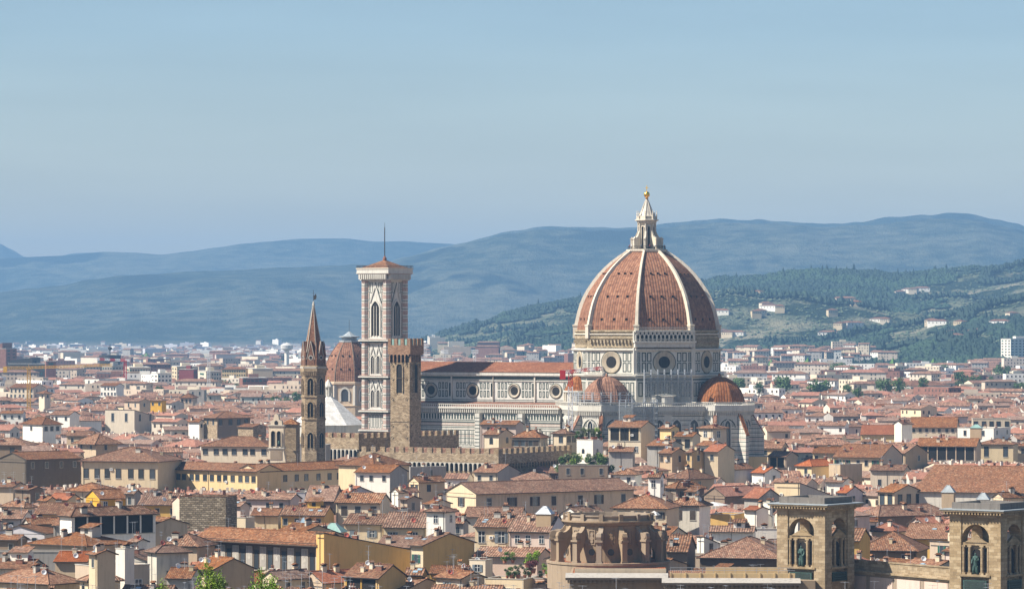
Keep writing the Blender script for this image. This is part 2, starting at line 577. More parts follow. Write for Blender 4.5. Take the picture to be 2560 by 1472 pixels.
def ground(X, Y):
    """height of the land at a point of the plan"""
    if Y < 3000:
        return max(0.0, 58.0 * (1 - Y / 460.0))      # foot of the hill the viewer stands on
    px = (X / Y * F + 1280) / K
    z = 0.0
    for i, (D1, D0, pts, rough) in enumerate(RANGES):
        if Y <= D0:
            continue
        zr = PZ(interp(pts, px) * K, D1)
        if zr <= 0:
            continue
        t = (Y - D0) / (D1 - D0)
        if t > 1:
            s_ = max(0.0, 1 - (t - 1) * 1.3)
            h = zr * s_ * s_ * (3 - 2 * s_)
        else:
            sc = D1 * 0.075
            nz = noise.fractal(Vector((X / sc, Y / sc * 0.8, i * 7.1)), 1.0, 2.0, rough + 1)
            gul = abs(noise.noise(Vector((X / (sc * .55), Y / (sc * 1.6), i * 3.3 + 9))))
            tt = t ** 1.25
            h = zr * tt + zr * (0.30 * nz - 0.22 * gul + 0.05) * math.sin(math.pi * t) ** 0.8
            h += zr * 0.012 * noise.noise(Vector((X / (D1 * .004), Y / 400, i))) * t
        z = max(z, h)
    return z


def build_terrain():
    cols = [-700 + 9.5 * k for k in range(int(4000 / 9.5) + 1)]
    rows = [60, 200, 400, 600, 1000, 1600, 2400, 3200, 3800]
    d = 3800
    while d < 21000:
        d *= 1.0098
        rows.append(d)
    vs, fs = [], []
    for d in rows:
        for c in cols:
            X = PX(c, d) if d > 500 else (c - 1280) * 500 / F
            vs.append((X, d, ground(X, d)))
    n = len(cols)
    for j in range(len(rows) - 1):
        for i in range(n - 1):
            fs.append((j * n + i, j * n + i + 1, (j + 1) * n + i + 1, (j + 1) * n + i))
    m, nt, b = new_mat('land_cover', 1.0)
    b.inputs['Specular IOR Level'].default_value = 0.05
    g = N(nt)
    p = g.geo()
    sx = g.n('ShaderNodeSeparateXYZ')
    g.l(p, sx.inputs[0])
    z, y = sx.outputs[2], sx.outputs[1]
    n1 = g.noise(p, 0.0011, 6, 0.62)
    n2 = g.noise(p, 0.006, 6, 0.65)
    n3 = g.noise(p, 0.03, 5, 0.7)
    n4 = g.noise(p, 0.12, 3, 0.7)
    wood = g.mix(n3, (0.010, 0.020, 0.012), (0.035, 0.052, 0.026))
    olive = g.mix(n4, (0.06, 0.08, 0.05), (0.15, 0.155, 0.10))
    vor = g.n('ShaderNodeTexVoronoi')
    vor.inputs['Scale'].default_value = 0.0085
    g.l(p, vor.inputs['Vector'])
    fields = g.mix(vor.outputs['Color'], (0.12, 0.135, 0.075), (0.27, 0.24, 0.165))
    open_ = g.mix(g.ramp(n2, [(0.48, 0.0), (0.56, 1.0)]), olive, fields)
    cov = g.math('ADD', g.math('MULTIPLY', n1, 0.55), g.math('MULTIPLY', n2, 0.5))
    near = g.mix(g.ramp(cov, [(0.50, 0.0), (0.535, 1.0)]), wood, open_)
    n5 = g.noise(g.scalev(p, (1, 1, 5)), 0.010, 7, 0.72)
    covf = g.math('ADD', g.math('MULTIPLY', g.noise(g.scalev(p, (1, .6, 2)), 0.0007, 5, 0.6), 0.45), g.math('MULTIPLY', n5, 0.55))
    far = g.mix(g.ramp(covf, [(0.47, 0.0), (0.60, 1.0)]), g.mix(n5, (0.012, 0.022, 0.013), (0.05, 0.066, 0.035)), g.mix(g.noise(g.scalev(p, (1, 1, 9)), 0.02, 4, 0.7), (0.05, 0.068, 0.04), (0.20, 0.19, 0.13)))
    wp = g.noise(g.scalev(p, (1, .5, 3)), 0.0016, 4, 0.55)
    far = g.mix(g.ramp(wp, [(0.54, 0.0), (0.575, 1.0)]), far, g.mix(n5, (0.006, 0.012, 0.008), (0.022, 0.034, 0.018)))
    isfar = g.ramp(g.math('DIVIDE', y, 20000), [(0.38, 0.0), (0.42, 1.0)])
    land = g.mix(isfar, near, far)
    town = g.mix(n3, (0.22, 0.16, 0.13), (0.12, 0.13, 0.09))
    street = g.mix(n4, (0.12, 0.11, 0.10), (0.20, 0.18, 0.16))
    town = g.mix(g.ramp(g.math('DIVIDE', y, 5000), [(0.3, 0.0), (0.6, 1.0)]), street, town)
    g.l(g.mix(g.ramp(g.math('DIVIDE', z, 100), [(0.05, 0.0), (0.25, 1.0)]), town, land), b.inputs['Base Color'])
    hill = g.ramp(g.math('DIVIDE', z, 100), [(0.05, 0.0), (0.3, 1.0)])
    g.bump(g.math('MULTIPLY', hill, g.math('ADD', g.math('MULTIPLY', n3, 1.0), g.math('MULTIPLY', n4, 0.5))), 1.0, 14.0, b)
    M['land'] = m
    mb = MB()
    mb.mesh(vs, fs, 'land', True)
    o = mb.build('ground')
    tag(o, kind='structure')


build_terrain()


def build_haze():
    m = bpy.data.materials.new('valley_air')
    m.use_nodes = True
    nt = m.node_tree
    nt.nodes.clear()
    out = nt.nodes.new('ShaderNodeOutputMaterial')
    v = nt.nodes.new('ShaderNodeVolumePrincipled')
    v.inputs['Color'].default_value = HAZE_COL
    v.inputs['Density'].default_value = HAZE_D
    v.inputs['Anisotropy'].default_value = 0.0
    nt.links.new(v.outputs[0], out.inputs['Volume'])
    mb = MB()
    mb.box(-16000, 16000, -60, 21500, -1.0, 530, m)
    tag(mb.build('haze'), kind='stuff')


HAZE_COL = (0.27, 0.51, 0.83, 1)
HAZE_D = 0.68e-4
build_haze()


# ---------------------------------------------------------------- houses
rng = random.Random(11)
HOUSES = []        # dict per house, used for spacing, for what may hide what, and for the labels


def window_mesh(kind):
    m = MB()
    if kind == 'arch':
        pts = [(-.5, 0), (.5, 0), (.5, .68)] + [(.5 * math.cos(R(a)), .68 + .32 * math.sin(R(a))) for a in range(20, 180, 20)] + [(-.5, .68)]
        m.extrude(pts, -.03, .0, 'glass')
        for a, b in zip(pts[1:], pts[2:] + pts[:1]):
            m.bar((a[0], -.02, a[1]), (b[0], -.02, b[1]), .035, 'trim')
    else:
        m.box(-.5, .5, -.03, .02, 0, 1, 'glass')
        fr = 'frame' if kind == 'white' else ('darktrim' if kind == 'dark' else 'trim')
        t = .09
        m.box(-.5 - t, -.5, -.09, .02, -.04, 1.04, fr)
        m.box(.5, .5 + t, -.09, .02, -.04, 1.04, fr)
        m.box(-.5 - t, .5 + t, -.10, .02, 1.0, 1.05, fr)
        m.box(-.62, .62, -.16, .02, -.06, -.005, 'trim')
        if kind in ('white', 'bar'):
            m.box(-.04, .04, -.06, -.03, 0, 1, 'frame')
            m.box(-.5, -.04, -.06, -.03, .60, .64, 'frame')
            m.box(.04, .5, -.06, -.03, .60, .64, 'frame')
    return m.data('window')


def shutter_mesh(mat):
    m = MB()
    m.box(-.26, .26, -.12, -.04, 0, 1, mat)
    for k in range(7):
        m.box(-.2, .2, -.14, -.12, .06 + k * .13, .12 + k * .13, mat)
    return m.data('shutter')


WIN = {k: window_mesh(k) for k in ('plain', 'dark', 'white', 'bar', 'arch')}
SHUT = {k: shutter_mesh(v) for k, v in (('b', 'shutter'), ('g', 'shutter_green'), ('y', 'shutter_grey'))}


def chimney_mesh(v):
    m = MB()
    w = (.45, .6, .8)[v % 3]
    wall = ('pale', 'brick', 'dirty', 'cream')[v % 4]
    m.box(-w, w, -.35, .35, -1.2, 1.1, wall)
    m.box(-w - .1, w + .1, -.45, .45, 1.1, 1.22, 'trim')
    if v % 2:
        for x in ((-.3, .3) if w > .5 else (0,)):
            m.lathe([(.16, 1.22), (.13, 1.75), (.2, 1.8), (.02, 2.0)], 6, 'brick', (x, 0))
    else:
        m.box(-w + .05, w - .05, -.25, .25, 1.22, 1.55, 'void')
        m.extrude([(-w - .2, 1.55), (w + .2, 1.55), (0, 1.95)], -.5, .5, 'tile')
    return m.data('chimney')


CHIM = [chimney_mesh(v) for v in range(6)]


def antenna_mesh(v):
    m = MB()
    h = 2.6 + v * .8
    m.bar((0, 0, -.6), (0, 0, h), .035, 'metal')
    for k, z in enumerate((h - .1, h - .75)[:1 + v % 2]):
        m.bar((-.8, 0, z), (.8, 0, z), .028, 'metal')
        for j in range(7):
            x = -.75 + j * .25
            m.bar((x, -.32, z), (x, .32, z), .018, 'metal')
    return m.data('antenna')


ANT = [antenna_mesh(v) for v in range(3)]


def dish_mesh(mat):
    m = MB()
    m.bar((0, 0, -1), (0, 0, .5), .05, 'metal')
    pr = [(.02, 0), (.25, .03), (.42, .09), (.55, .17), (.57, .15), (.02, -.06)]
    q = Matrix.Rotation(R(70), 4, 'X') @ Matrix.Rotation(R(18), 4, 'Y')
    n = 14
    vs, fs = [], []
    for (r, z) in pr:
        for k in range(n):
            t = 2 * math.pi * k / n
            p = q @ Vector((r * math.cos(t), r * math.sin(t), z))
            vs.append((p.x, p.y, p.z + .5))
    for j in range(len(pr) - 1):
        for k in range(n):
            fs.append((j * n + k, j * n + (k + 1) % n, (j + 1) * n + (k + 1) % n, (j + 1) * n + k))
    m.mesh(vs, fs, mat, True)
    m.bar(q @ Vector((0, .4, .1)) + Vector((0, 0, .5)), q @ Vector((0, 0, .55)) + Vector((0, 0, .5)), .025, 'metal')
    return m.data('satellite_dish')


DISH = [dish_mesh('dish'), dish_mesh('dish_red')]


def ac_mesh():
    m = MB()
    m.box(-.45, .45, -.32, 0, 0, .7, 'frame')
    m.lathe([(.26, 0), (.02, .01)], 12, 'iron')
    return m


def ac_data():
    m = MB()
    m.box(-.48, .48, -.34, 0, 0, .75, 'frame')
    n = 12
    vs = [(.26 * math.cos(2 * math.pi * k / n), -.355, .38 + .26 * math.sin(2 * math.pi * k / n)) for k in range(n)]
    m.mesh(vs, [tuple(range(n))], 'iron')
    return m.data('air_conditioner')


AC = ac_data()


def skylight_data():
    m = MB()
    m.box(-.55, .55, -.4, .4, 0, .12, 'lead')
    m.box(-.47, .47, -.33, .33, .12, .14, 'sky_glass')
    return m.data('roof_window')


M['sky_glass'] = mat_plain('sky_lit_glass', (0.25, 0.34, 0.40), 0.12)
SKYL = skylight_data()


def slab(mb, top, th, mat, under='darktrim'):
    """a roof plane with thickness: top polygon wound anticlockwise seen from above"""
    n = len(top)
    bot = [(p[0], p[1], p[2] - th) for p in top]
    mb.face(top, mat)
    mb.face(list(reversed(bot)), under)
    for k in range(n):
        a, b = top[k], top[(k + 1) % n]
        mb.face([a, bot[k], bot[(k + 1) % n], b], 'darktrim')


def roof_cap(mb, a, b, mat, r=.16):
    mb.bar(Vector(a) + Vector((0, 0, .03)), Vector(b) + Vector((0, 0, .03)), r, mat, 5)


def solve(xa, xb, xc, D, al):
    """lengths of the left and right faces for a near corner at column xb, distance D, left face turned al degrees"""
    X = PX(xb, D)
    c, s = math.cos(R(al)), math.sin(R(al))
    ka, kc = (xa - 1280) / F, (xc - 1280) / F
    L = (X - ka * D) / (c + ka * s)
    Wd = None
    if al > 7 and xc - xb > 8:
        Wd = (kc * D - X) / max(.05, (s - kc * c))
    return X, L, Wd


def roof_parts(root, kind, L, Wd, h, rise, tile, ov=.7, hb=None, th=.22, under='darktrim'):
    """the roof as one mesh; x from -L to 0, y from 0 to Wd"""
    mb = MB()
    x0, x1, y0, y1 = -L - ov, ov, -ov, Wd + ov
    if kind == 'L':                       # ridge along x
        k = rise / (Wd / 2)
        ze, zr, ym = h - k * ov + th, h + rise + th, Wd / 2
        g = .3
        x0, x1 = -L - g, g
        slab(mb, [(x0, y0, ze), (x1, y0, ze), (x1, ym, zr), (x0, ym, zr)], th, tile, under)
        slab(mb, [(x1, y1, ze), (x0, y1, ze), (x0, ym, zr), (x1, ym, zr)], th, tile, under)
        roof_cap(mb, (x0, ym, zr), (x1, ym, zr), tile)
    elif kind == 'R':                     # ridge along y
        k = rise / (L / 2)
        ze, zr, xm = h - k * ov + th, h + rise + th, -L / 2
        g = .3
        y0, y1 = -g, Wd + g
        slab(mb, [(x1, y0, ze), (x1, y1, ze), (xm, y1, zr), (xm, y0, zr)], th, tile, under)
        slab(mb, [(x0, y1, ze), (x0, y0, ze), (xm, y0, zr), (xm, y1, zr)], th, tile, under)
        roof_cap(mb, (xm, y0, zr), (xm, y1, zr), tile)
    elif kind == 'H':
        k = rise / (min(L, Wd) / 2)
        ze, zr = h - k * ov + th, h + rise + th
        if L >= Wd:
            a, b = (-L + Wd / 2, Wd / 2, zr), (-Wd / 2, Wd / 2, zr)
            slab(mb, [(x0, y0, ze), (x1, y0, ze), b, a], th, tile, under)
            slab(mb, [(x1, y1, ze), (x0, y1, ze), a, b], th, tile, under)
            slab(mb, [(x1, y0, ze), (x1, y1, ze), b], th, tile, under)
            slab(mb, [(x0, y1, ze), (x0, y0, ze), a], th, tile, under)
            ends = ((x0, y0), (x0, y1), (x1, y0), (x1, y1))
            tops = (a, a, b, b)
        else:
            a, b = (-L / 2, L / 2, zr), (-L / 2, Wd - L / 2, zr)
            slab(mb, [(x1, y0, ze), (x1, y1, ze), b, a], th, tile, under)
            slab(mb, [(x0, y1, ze), (x0, y0, ze), a, b], th, tile, under)
            slab(mb, [(x0, y0, ze), (x1, y0, ze), a], th, tile, under)
            slab(mb, [(x1, y1, ze), (x0, y1, ze), b], th, tile, under)
            ends = ((x0, y0), (x1, y0), (x0, y1), (x1, y1))
            tops = (a, a, b, b)
        roof_cap(mb, a, b, tile)
        for e, t in zip(ends, tops):
            roof_cap(mb, (e[0], e[1], ze), t, tile, .15)
    elif kind == 'B':                     # one slope falling to the back
        hb_ = hb if hb is not None else h - .3 * Wd
        g = .15
        z0, z1 = h + th, hb_ + th
        k = (z0 - z1) / Wd
        slab(mb, [(-L - g, -g, z0 + k * g), (g, -g, z0 + k * g), (g, Wd + g, z1 - k * g), (-L - g, Wd + g, z1 - k * g)], th, tile, under)
    elif kind == 'F':
        mb.box(-L + .35, -.35, .35, Wd - .35, h - .9, h - .65, 'tile_pale')
        for (a, b, c, d) in ((-L - .1, .1, -.1, .3), (-L - .1, .1, Wd - .3, Wd + .1), (-L - .1, -L + .3, .3, Wd - .3), (-.3, .1, .3, Wd - .3)):
            mb.box(a, b, c, d, h, h + .14, 'trim' if tile != 'tiled' else 'tile')
    return mb.build('roof', root)


def wall_mesh(kind, L, Wd, h, rise, hb, wall, wall2=None):
    mb = MB()
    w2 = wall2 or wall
    if kind == 'L':
        t = h + rise
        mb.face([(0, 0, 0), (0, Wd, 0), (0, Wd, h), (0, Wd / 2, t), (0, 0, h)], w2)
        mb.face([(-L, Wd, 0), (-L, 0, 0), (-L, 0, h), (-L, Wd / 2, t), (-L, Wd, h)], wall)
        mb.face([(-L, 0, 0), (0, 0, 0), (0, 0, h), (-L, 0, h)], wall)
        mb.face([(0, Wd, 0), (-L, Wd, 0), (-L, Wd, h), (0, Wd, h)], wall)
    elif kind == 'R':
        t = h + rise
        mb.face([(-L, 0, 0), (0, 0, 0), (0, 0, h), (-L / 2, 0, t), (-L, 0, h)], wall)
        mb.face([(0, Wd, 0), (-L, Wd, 0), (-L, Wd, h), (-L / 2, Wd, t), (0, Wd, h)], wall)
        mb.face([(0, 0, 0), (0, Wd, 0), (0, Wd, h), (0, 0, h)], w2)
        mb.face([(-L, Wd, 0), (-L, 0, 0), (-L, 0, h), (-L, Wd, h)], wall)
    elif kind == 'B':
        mb.face([(-L, 0, 0), (0, 0, 0), (0, 0, h), (-L, 0, h)], wall)
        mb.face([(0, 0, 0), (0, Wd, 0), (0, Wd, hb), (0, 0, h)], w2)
        mb.face([(0, Wd, 0), (-L, Wd, 0), (-L, Wd, hb), (0, Wd, hb)], wall)
        mb.face([(-L, Wd, 0), (-L, 0, 0), (-L, 0, h), (-L, Wd, hb)], wall)
    else:
        mb.face([(-L, 0, 0), (0, 0, 0), (0, 0, h), (-L, 0, h)], wall)
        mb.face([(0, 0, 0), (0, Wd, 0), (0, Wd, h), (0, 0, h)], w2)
        mb.face([(0, Wd, 0), (-L, Wd, 0), (-L, Wd, h), (0, Wd, h)], wall)
        mb.face([(-L, Wd, 0), (-L, 0, 0), (-L, 0, h), (-L, Wd, h)], wall)
        if kind == 'F':      # parapet is solid up to the coping
            t = .28
            mb.face([(-L + t, t, h), (-t, t, h), (-t, t, h - 1), (-L + t, t, h - 1)], wall)
            mb.face([(-t, t, h), (-t, Wd - t, h), (-t, Wd - t, h - 1), (-t, t, h - 1)], w2)
            mb.face([(-t, Wd - t, h), (-L + t, Wd - t, h), (-L + t, Wd - t, h - 1), (-t, Wd - t, h - 1)], wall)
            mb.face([(-L + t, Wd - t, h), (-L + t, t, h), (-L + t, t, h - 1), (-L + t, Wd - t, h - 1)], wall)
        else:
            mb.face([(-L, 0, h), (0, 0, h), (0, Wd, h), (-L, Wd, h)], 'darktrim')
    return mb


def add_windows(root, face, length, n, h, style, near, D, hw=None, rows=1, off=1.0, wsc=1.0):
    kinds = {'s': 'plain', 'b': 'plain', 'g': 'plain', 'y': 'bar', 'w': 'white', 'a': 'arch', 'd': 'dark'}
    k = kinds[style]
    ww = min(1.15, length / (n * 1.9)) * wsc
    wh = (hw or 1.85) * (0.85 + .3 * rng.random())
    if hw and hw > 1.95:
        ww *= 1.35
    for r_ in range(rows):
        zt = h - off - r_ * 3.4
        if zt - wh < 1:
            break
        for i in range(n):
            if rows > 1 and rng.random() < .06:
                continue
            u = (i + .5) * length / n + rng.uniform(-.12, .12) * length / n
            if face == 'L':
                loc, rz = (-length + u, 0, zt - wh), 0
            else:
                loc, rz = (0, u, zt - wh), R(90)
            o = place('window', WIN[k], root, loc, rz, (ww, 1, wh))
            if near and style in 'bgy' and rng.random() < .85:
                closed = rng.random() < .35
                for sgn in (-1, 1):
                    place('shutter', SHUT[style], o, (sgn * (.26 if closed else .80), 0, 0))


def house(xa, xb, xc, ye, yr, h, al, kind, wall, tile, win=(0, 0), style='s', D=None, Wd=None, yb=None, yfar=None,
          cat='house', name='house', label=None, feat='', loggia=None, rows=1, wall2=None, extra=True, L=None, ov=.7, hw=None, off=1.0, group=None, z0=0.0):
    """xa, xb, xc: columns of left edge, near corner and right edge; ye: row of the eave at the near corner; yr: row of the ridge"""
    if D is None:
        D = DH(ye, h)
        if 1040 < xb < 1900 and D > 1345:      # these stand in front of the cathedral
            D = 1345 - (ye - 1060) * .7
            h = CAMZ - (ye - HY) * D / F
    X, L_, W_ = solve(xa, xb, xc, D, al)
    L = L or L_
    zr = None
    if Wd is None:
        Wd = W_
    if Wd is None:
        if kind in ('L', 'H') and ye > yr + 2:
            p = .36 if kind == 'L' else .36
            run = (ye - yr) * D / F / (p + (yr - HY) / F)
            Wd = min(26, max(5, 2 * run))
        else:
            Wd = 9.0
    Wd = max(3.0, Wd)
    L = max(2.5, L)
    span = Wd if kind == 'L' else (L if kind == 'R' else min(L, Wd))
    Dr = D + Wd / 2 * math.cos(R(al)) + L / 2 * math.sin(R(al))
    rise = CAMZ - (yr - HY) * Dr / F - h
    rise = max(.26 * span / 2, min(.56 * span / 2, rise))
    hb = None
    if kind == 'B':
        De = D + Wd * math.cos(R(al))
        hb = CAMZ - ((yfar or yr) - HY) * De / F
        hb = min(h - .2, max(4, hb))
    if kind == 'F':
        rise = 0
    root = thing(name, label, cat, (X, D, z0), R(-al), group)
    wm = wall_mesh(kind, L, Wd, h, rise, hb, wall, wall2)
    near = D < 1350
    if loggia:                                   # an open gallery under the eave: dark opening with posts and sill
        face, hh = loggia
        n = max(2, int((L if face == 'L' else Wd) / 3.4))
        ln = L if face == 'L' else Wd
        lm = MB()
        zt, zb = h - .35, h - .35 - hh
        fr = (lambda x, y, z: (-ln + x, y, z)) if face == 'L' else (lambda x, y, z: (-y, x, z))
        lm.box(.6, ln - .6, -.02, .02, zb, zt, 'void', fr)
        lm.build('gallery_opening', root)
        for k in range(n + 1):
            q = MB()
            u = .6 + (ln - 1.2) * k / n
            q.box(u - .2, u + .2, -.14, -.02, zb, zt, wall, fr)
            q.build('pillar', root)
        q = MB()
        q.box(.3, ln - .3, -.2, .02, zb - .2, zb, 'trim', fr)
        q.build('sill', root)
    wm.build('wall', root)
    roof_parts(root, kind, L, Wd, h, rise, tile, ov, hb)
    if win[0]:
        add_windows(root, 'L', L, win[0], h, style, near, D, rows=rows, hw=hw, off=off)
    if win[1]:
        add_windows(root, 'R', Wd, win[1], h - (.5 if kind == 'B' else 0), style, near, D, rows=rows, hw=hw, off=off)
    if near and kind != 'F':                      # gutter and down pipe
        g = MB()
        g.bar((-L, -ov - .05, h - .12), (.2, -ov - .05, h - .12), .09, 'iron')
        u = rng.choice((-L * .97, -L * .5, -.4))
        g.bar((u, -.12, 0), (u, -.12, h - .1), .06, 'iron')
        g.build('gutter', root)
    if extra:
        def onroof(u, v):
            if kind == 'L':
                return h + rise * (1 - abs(v - Wd / 2) / (Wd / 2))
            if kind == 'R':
                return h + rise * (1 - abs(-u - L / 2) / (L / 2))
            if kind == 'H':
                m_ = min(L, Wd) / 2
                return h + rise * min(1, min(v, Wd - v, -u, L + u) / m_)
            if kind == 'B':
                return h + (hb - h) * v / Wd
            return h - .7
        for c in range(rng.choice((1, 1, 2, 2, 3)) if D < 1700 else rng.choice((0, 0, 1))):
            u, v = -rng.uniform(.1, .9) * L, rng.uniform(.15, .8) * Wd
            place('chimney', rng.choice(CHIM), root, (u, v, onroof(u, v)), rng.choice((0, R(90))))
        if near:
            if rng.random() < .85:
                for _ in range(rng.choice((1, 2, 2))):
                    u, v = -rng.uniform(.1, .9) * L, rng.uniform(.2, .6) * Wd
                    place('antenna', rng.choice(ANT), root, (u, v, onroof(u, v)), rng.uniform(-.6, .6))
            if rng.random() < .55:
                u, v = -rng.uniform(.1, .9) * L, rng.uniform(.1, .5) * Wd
                place('satellite_dish', rng.choice((DISH[0], DISH[0], DISH[1])), root, (u, v, onroof(u, v) + .2), R(al) + rng.uniform(-.2, .3))
            if rng.random() < .22 and kind in 'LH' and L > 8 and D > 820:
                u, v, s_ = -rng.uniform(.3, .7) * L, Wd * .55, rng.uniform(.8, 1.2)
                zr_ = h + rise
                q = MB()
                q.box(u - 1.7 * s_, u + 1.7 * s_, v - 1.4, v + 1.6, h, zr_ + 1.5 * s_, rng.choice((wall, 'white', 'dirty')))
                q.box(u - .5, u + .5, v - 1.44, v - 1.4, zr_ + .2, zr_ + 1.2, 'glass')
                ro = q.build('roof_room', root)
                q = MB()
                slab(q, [(u - 2 * s_, v - 1.9, zr_ + 1.45 * s_), (u + 2 * s_, v - 1.9, zr_ + 1.45 * s_), (u + 2 * s_, v + 1.9, zr_ + 2.2 * s_ + .2), (u - 2 * s_, v + 1.9, zr_ + 2.2 * s_ + .2)], .15, tile)
                q.build('room_roof', ro)
            if rng.random() < .3 and kind == 'L':
                for _ in range(rng.choice((1, 2))):
                    u, v = -rng.uniform(.15, .85) * L, rng.uniform(.15, .4) * Wd
                    s_ = place('roof_window', SKYL, root, (u, v, onroof(u, v) + .22))
                    s_.rotation_euler = (math.atan2(rise, Wd / 2), 0, 0)
            if rng.random() < .25 and L > 5:
                place('air_conditioner', AC, root, (-rng.uniform(.2, .8) * L, 0, h - rng.uniform(2.6, 4)))
    cx, cy = -L / 2, Wd / 2
    ca, sa = math.cos(R(-al)), math.sin(R(-al))
    HOUSES.append(dict(o=root, x=X + cx * ca - cy * sa, y=D + cx * sa + cy * ca, r=math.hypot(L, Wd) / 2, L=L, W=Wd, al=al, D=D, X=X,
                       xa=xa, xb=xb, xc=max(xc, xb), ye=ye, yt=HY + (CAMZ - h - rise) * F / Dr, yb=yb or ye + 22, kind=kind, wall=wall, tile=tile,
                       win=win, style=style, loggia=loggia, h=h, feat=feat, cat=cat))
    return root


TILES = {'T1': (0, 820, 3.958), 'T2': (0, 1130, 3.958), 'T3': (480, 1040, 3.958), 'T4': (480, 1200, 3.958), 'T5': (1080, 1060, 3.958),
         'T6': (1080, 1230, 3.958), 'T7': (1680, 1060, 4.871), 'T8': (2100, 1060, 5.393), 'T9': (1680, 1200, 2.878), 'T10': (1780, 820, 3.247)}

